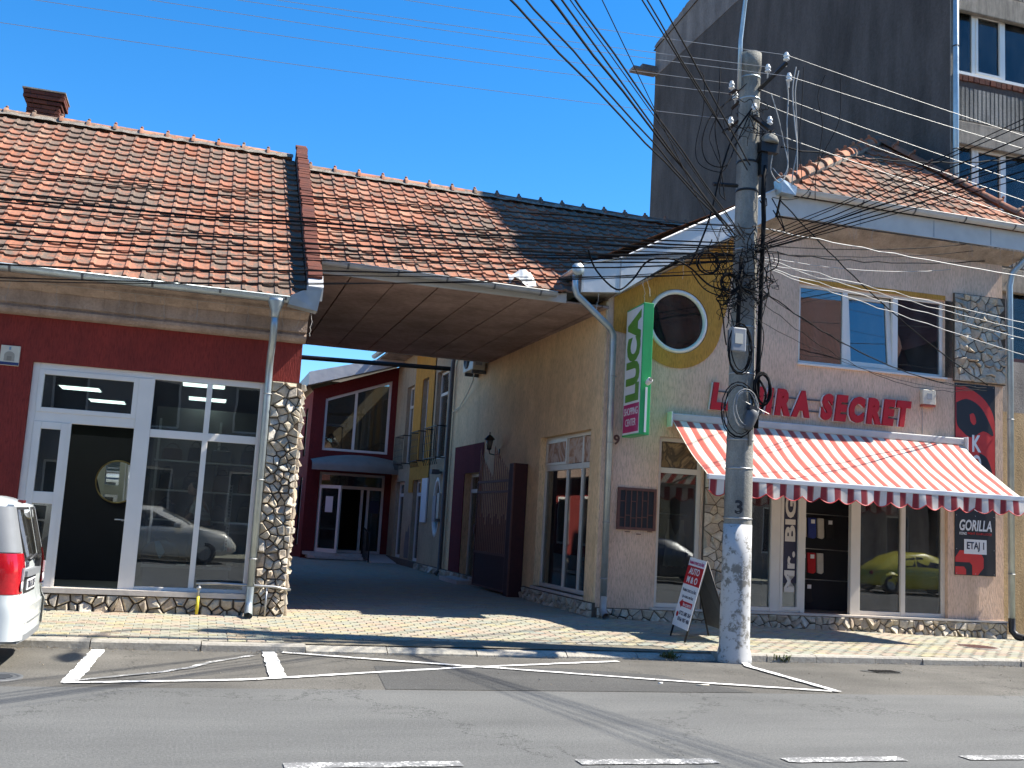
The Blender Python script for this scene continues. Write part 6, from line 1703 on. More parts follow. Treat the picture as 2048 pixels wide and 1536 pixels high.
for u in (.02, BW - .02):
    MB().tube([bp(u, -.0, -.008), bp(u, 1.21, -.008)], .014, 6).build('leg', M['iron'], AB)
topc = bp(0, 1.21, -.008)
b0, b1 = Vector((7.62, 14.38, zs(7.6, 14.38))), Vector((7.70, 13.80, zs(7.7, 13.8)))
t0, t1 = bp(.02, 1.2, -.015), bp(BW - .02, 1.2, -.015)
for a, b in ((t0, b0), (t1, b1)): MB().tube([a, b], .014, 6).build('leg', M['iron'], AB)
MB().add([t0, t1, t1.lerp(b1, .86), t0.lerp(b0, .86)], [(0, 1, 2, 3)]).build('back_sheet', M['darkgrey'], AB)

# ---------------------------------------------------------------- dangling light strings under the eaves
def strings(name_label, pts, seed):
    rg = random.Random(seed)
    t = thing('string_lights', name_label, 'string lights', WORLD, tuple(pts[0]))
    MB().tube([Vector(p) for p in pts], .003, 4).build('lead', M['grey_cable'], t)
    for i in range(len(pts) - 1):
        a, b = Vector(pts[i]), Vector(pts[i + 1])
        for k in range(int((b - a).length / .16)):
            if rg.random() < .35: continue
            p = a.lerp(b, rg.random()); q_ = [p]
            for j in range(rg.randint(2, 8)): q_.append(q_[-1] + Vector((rg.uniform(-.022, .022), rg.uniform(-.02, .02), -.045)))
            MB().tube(q_, .0022, 4).build('strand', M['grey_cable'] if seed in (4, 6) else M['white'], t)
E_ = lambda s, t, z: tuple(FR.w(s, t, z))
strings('icicle light string hanging under the pale rake of the right building', [E_(-.5, -.36, 5.50), E_(.05, -.36, 5.55), E_(1.05, -.36, 6.22), E_(2.0, -.36, 6.72)], 3)
strings('icicle light string hanging under the flat eave of the right building', [E_(3.0, -.38, 7.24), E_(7.9, -.38, 7.2)], 4)
strings('icicle light string hanging from the left cornice end over the gateway', [(1.38, 14.75, 4.62), (1.40, 15.15, 4.55)], 5)
strings('icicle light string draped along the left shop cornice', [(-3.2, 14.78, 4.50), (1.3, 14.78, 4.50)], 6)
# ---------------------------------------------------------------- vehicles
def carpaint(name, c, coat=.8): 
    m = plain(name, c, .32, 0, .03, 2, coat=coat); return m
M['tyre'] = plain('tyre_rubber', (.02, .02, .021), .8, 0, .2, 20)
M['rim'] = plain('wheel_rim', (.34, .35, .36), .35, .7, .1, 8)
M['tail'] = plain('tail_lamp_red', (.42, .008, .015), .12, 0, .15, 30, coat=.6)
M['lens'] = plain('clear_lens', (.62, .60, .60), .15, 0, .15, 25, coat=.6)
M['vanwhite'] = carpaint('van_white', (.66, .70, .68))
M['bumper'] = plain('grey_bumper', (.19, .20, .21), .5, 0, .08, 6)

def ring(x, zb, zm, zr, w, wr, tuck=.06):
    """half cross-section from the floor centre to the roof centre, mirrored"""
    h = [(0, zb), (w - .12, zb), (w - tuck * .4, zb + .10), (w, zb + (zm - zb) * .45), (w - .005, zb + (zm - zb) * .8), (w - .03, zm), (wr + (w - wr) * .45, zm + (zr - zm) * .5), (wr, zr - .10), (wr - .07, zr - .03), (wr - .22, zr), (0, zr + .012)]
    return [(x, y, z) for y, z in h] + [(x, -y, z) for y, z in h[-2:0:-1]]
def wheel(par, x, y, r, w, side):
    mt = Matrix.Translation((x, y, r)) @ Matrix.Rotation(-side * math.pi / 2, 4, 'X')
    ty = MB().lathe([(r * .62, -w / 2), (r * .93, -w / 2), (r, -w / 2 + .03), (r, w / 2 - .03), (r * .93, w / 2), (r * .62, w / 2), (r * .60, w / 2 - .04)], (0, 0, 0), 24, mt).build('wheel', M['tyre'], par)
    rm = MB().lathe([(r * .62, w / 2 - .05), (r * .60, w / 2 - .01), (r * .5, w / 2 - .02), (r * .15, w / 2 - .005), (.02, w / 2)], (0, 0, 0), 20, mt).build('rim', M['rim'], ty)
    sp = MB()
    for k in range(5):
        a = 2 * math.pi * k / 5
        sp.box(-.02, r * .12, w / 2 - .012, .02, r * .58, w / 2 + .006, mt @ Matrix.Rotation(a, 4, 'Z'))
    return ty
def car(root, st, paint, glass_x, wheels, r=.31, front_glass=None, rear_glass=None):
    """st: (x, floor z, belt z, roof z, half width, roof half width); x grows to the front"""
    rings = [ring(*s) for s in st]
    mb = MB(); n = len(rings[0])
    vs = [p for q in rings for p in q]; fs = []
    for i in range(len(rings) - 1):
        for k in range(n): fs.append((i * n + k, (i + 1) * n + k, (i + 1) * n + (k + 1) % n, i * n + (k + 1) % n))
    mb.add(vs, fs, True); mb.poly(rings[0]); mb.poly(rings[-1][::-1])
    body = mb.build('body', paint, root)
    m = body.modifiers.new('edge', 'EDGE_SPLIT'); m.split_angle = rad(42)
    def at(x):
        for a, b in zip(st[:-1], st[1:]):
            if a[0] <= x <= b[0]:
                t = (x - a[0]) / max(1e-6, b[0] - a[0]); return [a[i] + (b[i] - a[i]) * t for i in range(6)]
    def side_pt(x, f, s, o=.008):
        _, zb, zm, zr, w, wr = at(x)
        z0, z1 = zm + .03, zr - .13
        z = z0 + (z1 - z0) * f; t = (z - zm) / max(.05, (zr - zm))
        y = (w - .03) + (wr - (w - .03)) * min(1, t * 1.05) + o
        return (x, s * y, z)
    for s in (1, -1):
        for (xa, xb, fa, fb) in glass_x:
            q_ = [side_pt(xa, 0, s), side_pt(xb, 0, s), side_pt(xb, fb, s), side_pt(xa, fa, s)]
            MB().poly(q_ if s < 0 else q_[::-1]).build('side_window', M['car_glass'], root)
    for x in wheels:
        for s in (1, -1):
            wheel(root, x, s * (at(x)[4] - .10), r, .2, s)
            mt = Matrix.Translation((x, s * (at(x)[4] + .003), r + .02)) @ Matrix.Rotation(math.pi / 2, 4, 'X')
            MB().lathe([(r + .07, -.004), (r + .07, .004)], (0, 0, 0), 22, mt).build('wheel_arch', M['black'], root) if False else None
    return at, side_pt

# white estate van parked at the kerb, tail towards the passage
FV = Fr(-1.56, 11.99, 180)
VN = thing('white_van', 'white estate van parked at the kerb, its tail towards the passage', 'van', FV, (2.2, 0, 0))
st = [(-.02, .30, .60, .64, .80, .70), (.0, .28, 1.00, 1.05, .855, .72), (.05, .26, 1.0, 1.30, .862, .70), (.12, .24, 1.0, 1.60, .868, .68), (.30, .22, 1.0, 1.665, .87, .67), (1.3, .20, .98, 1.70, .87, .68), (2.3, .20, .97, 1.69, .87, .68), (2.75, .20, .96, 1.60, .87, .66), (3.35, .20, .95, 1.12, .865, .70), (3.45, .20, .93, 1.02, .86, .72), (4.1, .22, .80, .90, .83, .72), (4.32, .26, .66, .74, .74, .6), (4.42, .32, .5, .56, .6, .5)]
rings = [ring(*s) for s in st]
car(VN, st, M['vanwhite'], [(.62, 1.25, 1, 1), (1.33, 2.15, 1, 1), (2.25, 3.0, 1, .45)], (.78, 3.62), .30)
# rear end built up from its own panels
def rp(y, z):   # rear surface
    if z < .62: x = -.075
    elif z < 1.02: x = -.035
    else: x = -.035 + (z - 1.02) * .26
    return x + .05 * (abs(y) / .86) ** 4
def rear_panel(name, y0, z0, y1, z1, mat, out=.0, th=.03, nseg=6, cr=.0, par=None):
    mb = MB(); rows = []
    for i in range(nseg + 1):
        z = z0 + (z1 - z0) * i / nseg
        row = []
        for j in range(nseg + 1):
            y = y0 + (y1 - y0) * j / nseg
            if cr and (i in (0, nseg)) : y = (y0 + y1) / 2 + (y - (y0 + y1) / 2) * (1 - cr)
            row.append((rp(y, z) - out, y, z))
        rows.append(row)
    mb.grid(rows)
    edge = rows[0] + [r_[-1] for r_ in rows[1:]] + rows[-1][::-1][1:] + [r_[0] for r_ in rows[::-1][1:-1]]
    m = len(edge); mb.add(edge + [(p[0] + th, p[1], p[2]) for p in edge], [(i, m + i, m + (i + 1) % m, (i + 1) % m) for i in range(m)])
    return mb.build(name, mat, par or VN)
rear_panel('bumper', -.72, .30, .72, .60, M['vanwhite'], .02, .25)
rear_panel('bumper_lip', -.80, .27, .80, .33, M['bumper'], .03, .2, 4)
rear_panel('bumper_groove', -.70, .425, .70, .445, M['bumper'], .023, .02, 4)
dw = rear_panel('rear_door', -.20, .58, .66, 1.60, M['vanwhite'], .012, .06)
dn = rear_panel('rear_door', -.66, .58, -.215, 1.60, M['vanwhite'], .012, .06)
rear_panel('rear_window', -.14, 1.08, .60, 1.55, M['car_glass'], .022, .02, 6, .08, dw)
rear_panel('rear_window', -.62, 1.08, -.26, 1.55, M['car_glass'], .022, .02, 6, .12, dn)
rear_panel('window_seal', -.165, 1.05, .625, 1.575, M['black'], .017, .02, 6, .06, dw)
rear_panel('window_seal', -.64, 1.05, -.235, 1.575, M['black'], .017, .02, 6, .1, dn)
rear_panel('handle_bar', -.18, .895, .62, .965, M['bumper'], .05, .05, 5, .03, dw)
rear_panel('plate_recess', -.14, .72, .56, .89, M['black'], .018, .02, 4, 0, dw)
pl = rear_panel('number_plate', -.06, .755, .46, .865, M['signwhite'], .026, .01, 3, 0, dw)
vs, fs, wd = text_geo('TM 61 SYF', .075, .012, 0, .002, .44)
mb = MB().add([(rp(.42 - v.x, .78) - .0285 - v.z, .42 - v.x, .772 + v.y) for v in vs], fs); mb.build('plate_lettering', M['ink'], dw)
vs, fs, wd = text_geo('DACIA', .045, .02, 0, .003, .20)
mb = MB().add([(rp(.5, 1.0) - .016 - v.z, .58 - v.x, .985 + v.y) for v in vs], fs); mb.build('badge_lettering', M['ink'], dw)
MB().tube([(rp(.05, 1.06) - .05, -.06, 1.045), (rp(.1, 1.1) - .05, .10, 1.10), (rp(.5, 1.09) - .05, .52, 1.06)], .014, 6).box(-.09, -.14, .97, -.04, -.05, 1.06).build('wiper', M['black'], dw)
MB().box(rp(0, 1.62) - .0, -.10, 1.615, rp(0, 1.62) + .05, .10, 1.645).build('brake_light', plain('brake_lens', (.10, .01, .012), .3), VN)
for s in (1, -1):
    def corner(y, z, o=.0):   # wraps round the body corner
        return (rp(.86, z) + .012 - o if y > .84 else rp(y, z) - o, s * y, z)
    def cor_panel(name, z0, z1, mat, o, u0=0, u1=1):
        rows = []
        for i in range(7):
            z = z0 + (z1 - z0) * i / 6; row = []
            for j in range(9):
                u = u0 + (u1 - u0) * j / 8
                lean = max(0, (z - 1.0)) * .28
                # from the rear face round to the flank
                if u < .4: p = (rp(.7, z) - o + .02 * (u / .4) ** 2, s * (.68 + .14 * u / .4 - lean * .35), z)
                else:
                    t = (u - .4) / .6; p = (rp(.7, z) - o + .02 + .24 * t, s * (.82 + .055 * min(1, t * 2.2) + o - lean * .55), z)
                row.append(p)
            rows.append(row)
        mb = MB().grid(rows, flip=s < 0); return mb.build(name, mat, VN)
    cor_panel('pillar_trim', 1.14, 1.58, M['bumper'], .03)
    cor_panel('bumper_corner', .30, .735, M['vanwhite'], .045)
    tl = cor_panel('tail_light', .74, 1.13, M['tail'], .036)
    rows = None
    mb = MB().lathe([(.055, 0), (.05, .008), (.0, .014)], (rp(.74, .80) - .04, s * .755, .815), 14, Matrix.Rotation(-math.pi / 2, 4, 'Y')); mb.build('reverse_lamp', M['lens'], tl)
    MB().box(rp(.7, .95) - .046, s * .75 - .03, .87, rp(.7, .95) - .03, s * .75 + .03, .99).build('indicator', M['lens'], tl)
MB().poly([(3.40, -.62, 1.06), (3.40, .62, 1.06), (2.80, .56, 1.56), (2.80, -.56, 1.56)]).build('windscreen', M['car_glass'], VN)
for s in (1, -1):
    MB().add([(4.28, s * .42, .62), (4.12, s * .78, .64), (4.02, s * .79, .82), (4.2, s * .45, .80)], [(0, 1, 2, 3)]).build('headlight', M['lens'], VN)
    MB().box(2.92, s * .86, 1.0, 3.05, s * 1.03, 1.15).build('door_mirror', M['bumper'], VN, bevel=.03)
    MB().tube([(.55, s * .62, 1.70), (1.3, s * .63, 1.75), (2.2, s * .63, 1.735), (2.6, s * .6, 1.68)], .016, 6).build('roof_rail', M['bumper'], VN)

# cars parked along the near side of the street (they show only as reflections in the shop windows)
def lights(root, xf, xr, w, zf, zr):
    for s in (1, -1):
        MB().lathe([(.11, 0), (.10, .03), (.0, .05)], (xf, s * (w - .2), zf), 12, Matrix.Rotation(math.pi / 2, 4, 'Y')).build('headlight', M['lens'], root)
        MB().lathe([(.09, 0), (.08, .03), (.0, .04)], (xr, s * (w - .18), zr), 12, Matrix.Rotation(-math.pi / 2, 4, 'Y')).build('tail_light', M['tail'], root)
FS = Fr(-3.3, -1.75, 0)
SV = thing('silver_car', 'silver estate car parked on the near side, mirrored in the left shop window', 'car', FS, (2.3, 0, 0))
st = [(0, .34, .70, .78, .70, .6), (.05, .28, .95, 1.02, .85, .7), (.25, .24, 1.02, 1.40, .90, .66), (.7, .22, 1.02, 1.58, .92, .64), (1.6, .22, 1.0, 1.62, .92, .66), (2.5, .22, .99, 1.58, .92, .64), (3.35, .22, 1.02, 1.12, .92, .70), (3.6, .24, 1.0, 1.06, .91, .72), (4.3, .28, .90, .96, .86, .70), (4.55, .34, .70, .78, .76, .6), (4.66, .40, .55, .6, .6, .5)]
M['silver'] = carpaint('silver_paint', (.72, .69, .60))
M['silver'].node_tree.nodes['Principled BSDF'].inputs['Metallic'].default_value = .15
car(SV, st, M['silver'], [(.55, 1.35, .9, 1), (1.43, 2.2, 1, 1), (2.28, 3.1, 1, .35)], (.85, 3.75), .34)
MB().poly([(3.32, -.66, 1.12), (3.32, .66, 1.12), (2.58, .6, 1.56), (2.58, -.6, 1.56)]).build('windscreen', M['car_glass'], SV)
lights(SV, 4.42, .03, .86, .76, .85)
MB().box(2.9, .9, 1.0, 3.08, 1.08, 1.15).build('door_mirror', M['silver'], SV, bevel=.04); MB().box(2.9, -1.08, 1.0, 3.08, -.9, 1.15).build('door_mirror', M['silver'], SV, bevel=.04)
FY = Fr(21.2, -1.2, 0)
BE = thing('yellow_car', 'yellow round roofed small car parked on the near side, mirrored in the awning shop window', 'car', FY, (2, 0, 0))
st = [(0, .34, .55, .6, .55, .4), (.1, .28, .72, .80, .72, .55), (.45, .24, .86, 1.05, .82, .60), (.9, .22, .92, 1.30, .84, .60), (1.5, .22, .94, 1.47, .84, .60), (2.1, .22, .94, 1.50, .84, .60), (2.7, .22, .93, 1.36, .84, .58), (3.15, .22, .92, 1.02, .83, .56), (3.6, .24, .84, .92, .80, .5), (3.95, .28, .66, .74, .70, .4), (4.08, .34, .5, .55, .5, .3)]
M['beetle'] = carpaint('yellow_paint', (.72, .64, .06))
car(BE, st, M['beetle'], [(1.05, 1.65, .75, 1), (1.72, 2.75, 1, .75)], (.72, 3.25), .33)
for x in (.72, 3.25):
    for s in (1, -1):
        rows = []
        for r_ in (.36, .40, .46): rows.append([(x + r_ * math.cos(rad(a)), s * (.90 - (r_ - .36) * .9), .33 + r_ * math.sin(rad(a))) for a in range(-10, 191, 12)])
        MB().grid(rows).build('fender', M['beetle'], BE)
lights(BE, 3.9, .08, .75, .68, .72)
MB().poly([(3.1, -.5, 1.0), (3.1, .5, 1.0), (2.72, .5, 1.34), (2.72, -.5, 1.34)]).build('windscreen', M['car_glass'], BE)
FK = Fr(12.0, -1.7, 0)
BK = thing('black_car', 'black hatchback parked on the near side, mirrored in the narrow shop window', 'car', FK, (2, 0, 0))
st = [(0, .34, .70, .78, .70, .6), (.05, .28, .92, .98, .82, .7), (.25, .24, .95, 1.35, .86, .62), (.8, .22, .94, 1.46, .87, .62), (1.7, .22, .92, 1.48, .87, .62), (2.3, .22, .92, 1.42, .87, .61), (3.0, .22, .93, 1.02, .87, .66), (3.7, .26, .80, .88, .82, .66), (3.95, .34, .62, .7, .7, .55)]
M['blackpaint'] = carpaint('black_paint', (.012, .013, .016))
car(BK, st, M['blackpaint'], [(.5, 1.25, .9, 1), (1.33, 2.6, 1, .6)], (.75, 3.2), .31)
lights(BK, 3.8, .03, .8, .70, .82)
MB().poly([(2.98, -.62, 1.0), (2.98, .62, 1.0), (2.34, .56, 1.40), (2.34, -.56, 1.40)]).build('windscreen', M['car_glass'], BK)
# ---------------------------------------------------------------- inside the left shop
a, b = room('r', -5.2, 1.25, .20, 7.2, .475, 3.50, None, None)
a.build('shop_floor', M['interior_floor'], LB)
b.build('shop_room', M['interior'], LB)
for i, (x, y) in enumerate(((-1.97, .9), (-1.92, 3.05), (-1.65, 5.05), (.01, .92), (.09, 3.07))):
    t = thing('ceiling_light', 'lit rectangular ceiling panel inside the left shop', 'ceiling light', FL, (x, y, 3.49), 'ceiling panels in the left shop')
    MB().box(x - .30, y - .28, 3.475, x + .30, y + .28, 3.48).build('diffuser', M['lamp'], t); MB().box(x - .32, y - .30, 3.48, x + .32, y + .30, 3.497).build('housing', M['white'], t)
# dark partition with a round mirror behind the open door
MB().box(-2.0, 1.9, .475, -.9, 1.96, 2.66).build('dark_partition', M['interior_dark'], LB)
mi = thing('round_mirror', 'round mirror with a thin gilt rim seen through the open shop door', 'mirror', FL, (-1.0, 1.88, 1.6))
mm = Matrix.Translation((-1.12, 1.86, 1.98)) @ Matrix.Rotation(math.pi / 2, 4, 'X') @ Matrix.Rotation(rad(3), 4, 'X') @ Matrix.Rotation(rad(-9), 4, 'Y')
MB().lathe([(.315, 0), (.315, .006)], (0, 0, 0), 36, mm).build('glass', M['mirror'], mi)
mb = MB().tube([mm @ Vector((.32 * math.cos(a_), .32 * math.sin(a_), .004)) for a_ in [2 * math.pi * k / 36 for k in range(36)]], .014, 6, closed=True); mb.build('rim', plain('gilt_rim', (.36, .27, .11), .35, .6), mi)
# wall shelving
for xs_, ln in ((-.55, 1.75),):
    sh = thing('wall_shelving', 'white slotted shelving with bags along the back of the left shop', 'shelving', FL, (.3, 3.0, .48))
    for x in (-.62, .35, 1.2): MB().box(x - .02, 2.98, .48, x + .02, 3.02, 3.1).build('upright', M['shelf'], sh)
    for z in (.95, 1.42, 1.9, 2.38): MB().box(-.65, 2.62, z, 1.22, 2.98, z + .025).build('shelf', M['shelf'], sh)
    MB().box(-.7, 3.03, .48, 1.22, 3.06, 3.3).build('back_panel', M['interior_light'], sh)
rg = random.Random(14)
bagc = [plain('bag_black', (.016, .016, .018), .6), plain('bag_navy', (.02, .026, .05), .6), plain('bag_brown', (.09, .05, .03), .6), plain('bag_grey', (.10, .10, .105), .6)]
names = {0: 'black', 1: 'navy', 2: 'brown', 3: 'grey'}
lv = {.975: 'lowest', 1.445: 'second', 1.925: 'third', 2.405: 'top'}
for z in (.975, 1.445, 1.925, 2.405):
    x = -.55; pos = 0
    while x < 1.0:
        w_, h_, d_ = rg.uniform(.22, .36), rg.uniform(.24, .40), .2; c = rg.randint(0, 3); pos += 1
        t = thing('handbag', names[c] + ' handbag standing on the ' + lv[z] + ' shelf of the left shop, ' + ('first', 'second', 'third', 'fourth', 'fifth', 'sixth')[min(5, pos - 1)] + ' from the mirror', 'bag', FL, (x + w_ / 2, 2.75, z))
        MB().prism([(x, 2.68, z + .002), (x + w_, 2.68, z + .002), (x + w_ * .94, 2.70, z + h_ * .75), (x + w_ * .82, 2.71, z + h_ * .8), (x + w_ * .18, 2.71, z + h_ * .8), (x + w_ * .06, 2.70, z + h_ * .75)], (0, d_, 0)).build('bag_body', bagc[c], t, bevel=.02)
        MB().tube([(x + w_ / 2 + w_ * .28 * math.cos(rad(a_)), 2.77, z + h_ * .78 + h_ * .3 * math.sin(rad(a_))) for a_ in range(0, 181, 20)], .009, 5).build('handle', bagc[c], t)
        x += w_ + rg.uniform(.06, .2)
# display board in the window with luggage
dbx = thing('window_display_board', 'low pale display board in the left shop window', 'display', FL, (0, .5, .5))
MB().box(-.60, .32, .80, .62, .78, .84).build('top', M['shelf'], dbx)
MB().box(-.58, .70, .476, .6, .74, .80).build('back_board', M['grey'], dbx)
up_ = thing('slotted_upright', 'white slotted metal upright standing in the right pane of the left shop', 'upright', FL, (.52, .42, .5))
mb = MB().box(.500, .40, .84, .512, .43, 2.02).box(.538, .40, .84, .55, .43, 2.02)
for k in range(26): mb.box(.512, .405, .86 + k * .045, .538, .425, .88 + k * .045)
mb.build('strip', M['shelf'], up_); MB().box(.47, .39, 1.42, .53, .40, 1.54).build('tag', M['beige'], up_)
def softbag(label, x0, x1, z0, z1, y0, y1, mat, name, cat):
    t = thing(name, label, cat, FL, ((x0 + x1) / 2, (y0 + y1) / 2, z0))
    rows = []
    cx, cy = (x0 + x1) / 2, (y0 + y1) / 2
    for k in range(9):
        f = k / 8; s_ = (.86 + .14 * math.sin(math.pi * min(1, f * 1.4))) * (1 if f < .65 else math.sqrt(max(0.02, 1 - ((f - .65) / .36) ** 2)))
        rows.append([(cx + (x1 - x0) / 2 * s_ * max(-1, min(1, 1.35 * math.cos(a_))), cy + (y1 - y0) / 2 * s_ * max(-1, min(1, 1.35 * math.sin(a_))), z0 + (z1 - z0) * f) for a_ in [2 * math.pi * j / 20 for j in range(21)]])
    mb = MB().grid(rows); mb.poly(rows[-1][:-1]); mb.build('bag_body', mat, t)
    return t
t = softbag('dark blue travel bag with a pale blue scarf in the left shop window', -.62, -.10, .84, 1.17, .36, .64, bagc[1], 'travel_bag', 'bag')
MB().add([(-.45, .345, 1.16), (-.38, .34, 1.17), (-.30, .335, 1.02), (-.36, .335, .92), (-.42, .335, 1.02)], [(0, 1, 2, 3, 4)]).build('scarf', plain('pale_blue_cloth', (.22, .42, .58), .9), t)
MB().tube([(-.45, .5, 1.16), (-.40, .5, 1.21), (-.30, .5, 1.21), (-.25, .5, 1.16)], .012, 6).build('handle', bagc[0], t)
t = softbag('tall black backpack in the left shop window beside the thin mullion', -.02, .30, .84, 1.33, .38, .62, bagc[0], 'backpack', 'bag')
MB().box(.04, .365, .9, .24, .385, 1.1).build('pocket', bagc[3], t)
t = softbag('black duffel bag with raised handles and red tag in the left shop window', .34, .78, .84, 1.10, .36, .62, bagc[0], 'duffel_bag', 'bag')
for yv in (.42, .54): MB().tube([(.45, yv, 1.05), (.54, yv, 1.25), (.58, yv, 1.25), (.67, yv, 1.05)], .014, 6).build('handle', bagc[0], t)
MB().box(.545, .35, 1.06, .60, .36, 1.12).build('tag', plain('red_tag', (.4, .03, .05)), t)
MB().box(.55, .352, .87, .64, .358, .90).build('label_patch', M['beige'], t)
# shop assistant leaning over a counter at the back
ct = thing('shop_counter', 'dark counter in the left shop in front of the shelving', 'counter', FL, (.4, 1.9, .48))
MB().box(-.35, 1.75, .48, 1.0, 2.05, 1.28).build('front', M['interior_dark'], ct); MB().box(-.37, 1.72, 1.28, 1.02, 2.08, 1.32).build('top', M['darkgrey'], ct)
def person(base, label):
    """leaning figure, head bowed to the left"""
    sk = {'pelvis': (.0, 0, .95, .15), 'waist': (-.03, -.02, 1.12, .135), 'chest': (-.10, -.05, 1.34, .155), 'neckb': (-.16, -.08, 1.49, .075), 'neck': (-.19, -.09, 1.55, .055),
          'lsh': (-.14, -.24, 1.42, .075), 'lel': (-.25, -.33, 1.20, .05), 'lwr': (-.40, -.22, 1.03, .034), 'lha': (-.47, -.20, 1.02, .036),
          'rsh': (-.10, .14, 1.42, .075), 'rel': (-.20, .24, 1.20, .05), 'rwr': (-.36, .12, 1.03, .034), 'rha': (-.43, .10, 1.02, .036),
          'lhip': (.0, -.10, .90, .11), 'lkn': (-.03, -.11, .50, .07), 'lan': (.03, -.11, .09, .045), 'lto': (-.12, -.12, .04, .04),
          'rhip': (.0, .10, .90, .11), 'rkn': (-.02, .11, .50, .07), 'ran': (.05, .11, .09, .045), 'rto': (-.10, .12, .04, .04)}
    ed = [('pelvis', 'waist'), ('waist', 'chest'), ('chest', 'neckb'), ('neckb', 'neck'), ('chest', 'lsh'), ('lsh', 'lel'), ('lel', 'lwr'), ('lwr', 'lha'), ('chest', 'rsh'), ('rsh', 'rel'), ('rel', 'rwr'), ('rwr', 'rha'),
          ('pelvis', 'lhip'), ('lhip', 'lkn'), ('lkn', 'lan'), ('lan', 'lto'), ('pelvis', 'rhip'), ('rhip', 'rkn'), ('rkn', 'ran'), ('ran', 'rto')]
    ks = list(sk)
    t = thing('person', label, 'person', FL, base)
    bx, by, bz = base
    def skinned(name, keys, edges, mat, grow=0):
        me = bpy.data.meshes.new(name); idx = {k: i for i, k in enumerate(keys)}
        me.from_pydata([(sk[k][0], sk[k][1], sk[k][2]) for k in keys], [(idx[a_], idx[b_]) for a_, b_ in edges], [])
        o = bpy.data.objects.new(name, me); COL.objects.link(o); o.parent = t; OFF[o] = OFF[t]
        sm = o.modifiers.new('skin', 'SKIN'); sm.use_smooth_shade = True
        for i, k in enumerate(keys):
            v = me.skin_vertices[0].data[i]; v.radius = (sk[k][3] + grow, sk[k][3] + grow); v.use_root = (i == 0)
        o.modifiers.new('sub', 'SUBSURF').levels = 2; o.modifiers['sub'].render_levels = 2
        me.materials.append(mat); return o
    skin = plain('skin', (.34, .19, .13), .55); shirt = stripes('grey_shirt', (.42, .42, .42), (.55, .55, .54), .09, 2, .5)
    # bodies start as a bare vertex/edge skeleton, so the skin layer is added first
    def addskin(me): 
        bm = bmesh.new(); bm.from_mesh(me); bm.verts.layers.skin.verify(); bm.to_mesh(me); bm.free()
    _np = bpy.data.meshes.new
    body = None
    def make(name, keys, edges, mat, grow=0):
        me = bpy.data.meshes.new(name); idx = {k: i for i, k in enumerate(keys)}
        bm = bmesh.new(); ly = bm.verts.layers.skin.verify()
        vs = [bm.verts.new(sk[k][:3]) for k in keys]
        for v, k in zip(vs, keys): v[ly].radius = (sk[k][3] + grow,) * 2
        vs[0][ly].use_root = True
        for a_, b_ in edges: bm.edges.new((vs[idx[a_]], vs[idx[b_]]))
        bm.to_mesh(me); bm.free(); me.materials.append(mat)
        o = bpy.data.objects.new(name, me); COL.objects.link(o); o.parent = t; OFF[o] = OFF[t]
        s_ = o.modifiers.new('skin', 'SKIN'); s_.use_smooth_shade = True; o.modifiers.new('sub', 'SUBSURF').render_levels = 2
        return o
    make('body', ks, ed, skin)
    tk = ['pelvis', 'waist', 'chest', 'lsh', 'lel', 'rsh', 'rel']
    make('shirt', tk, [('pelvis', 'waist'), ('waist', 'chest'), ('chest', 'lsh'), ('lsh', 'lel'), ('chest', 'rsh'), ('rsh', 'rel')], shirt, .018)
    lk = ['pelvis', 'lhip', 'lkn', 'lan', 'rhip', 'rkn', 'ran']
    make('trousers', lk, [('pelvis', 'lhip'), ('lhip', 'lkn'), ('lkn', 'lan'), ('pelvis', 'rhip'), ('rhip', 'rkn'), ('rkn', 'ran')], plain('dark_trousers', (.03, .03, .04), .8), .02)
    hm = Matrix.Translation((bx - .24, by - .10, bz + 1.66)) @ Matrix.Rotation(rad(-28), 4, 'Y')
    rows = []
    for k in range(13):
        f = k / 12; zz = -.125 + .25 * f; rr = math.sqrt(max(.0004, 1 - (2 * f - 1) ** 2))
        row = []
        for j in range(17):
            a_ = 2 * math.pi * j / 16; xx = -math.cos(a_); yy = math.sin(a_)
            fx = .098 * rr * (1 if f > .35 else .82 + .18 * f / .35); fy = .076 * rr * (1 if f > .35 else .80 + .2 * f / .35)
            nose = .022 * math.exp(-((f - .42) / .09) ** 2) * max(0, -xx) ** 12
            row.append(hm @ Vector((xx * fx - nose, yy * fy, zz)))
        rows.append(row)
    MB().grid(rows).build('head', skin, t)
    hr_ = [[hm @ ((hm.inverted() @ Vector(p)) * 1.07 + Vector((.012, 0, .012))) for p in row[4:13]] for row in rows[5:]]
    MB().grid(hr_).build('hair', plain('dark_hair', (.018, .014, .012), .7), t)
    for s_ in (1, -1):
        MB().lathe([(.014, 0), (.01, .006), (.0, .008)], (0, 0, 0), 8, hm @ Matrix.Translation((-.082, s_ * .032, .012)) @ Matrix.Rotation(-math.pi / 2, 4, 'Y')).build('eye', M['ink'], t)
        MB().lathe([(.022, 0), (.03, .008), (.018, .014)], (0, 0, 0), 8, hm @ Matrix.Translation((.005, s_ * .074, -.005)) @ Matrix.Rotation(-s_ * math.pi / 2, 4, 'X')).build('ear', skin, t)
        for k in range(5):
            w0 = sk['lha' if s_ < 0 else 'rha']
            p = Vector((bx + w0[0], by + w0[1], bz + w0[2])); dy = (-.03 + .015 * k)
            ln = (.05, .075, .082, .076, .06)[k]
            MB().tube([p + Vector((-.01, dy, 0)), p + Vector((-.02 - ln * .6, dy * 1.3, .006)), p + Vector((-.02 - ln, dy * 1.35, -.014))], [.010, .009, .007], 6).build('finger', skin, t)
    MB().box(-.004, -.022, -.001, .004, .022, .004, hm @ Matrix.Translation((-.088, 0, -.062))).build('mouth', plain('lip', (.25, .09, .08), .6), t)
    return t
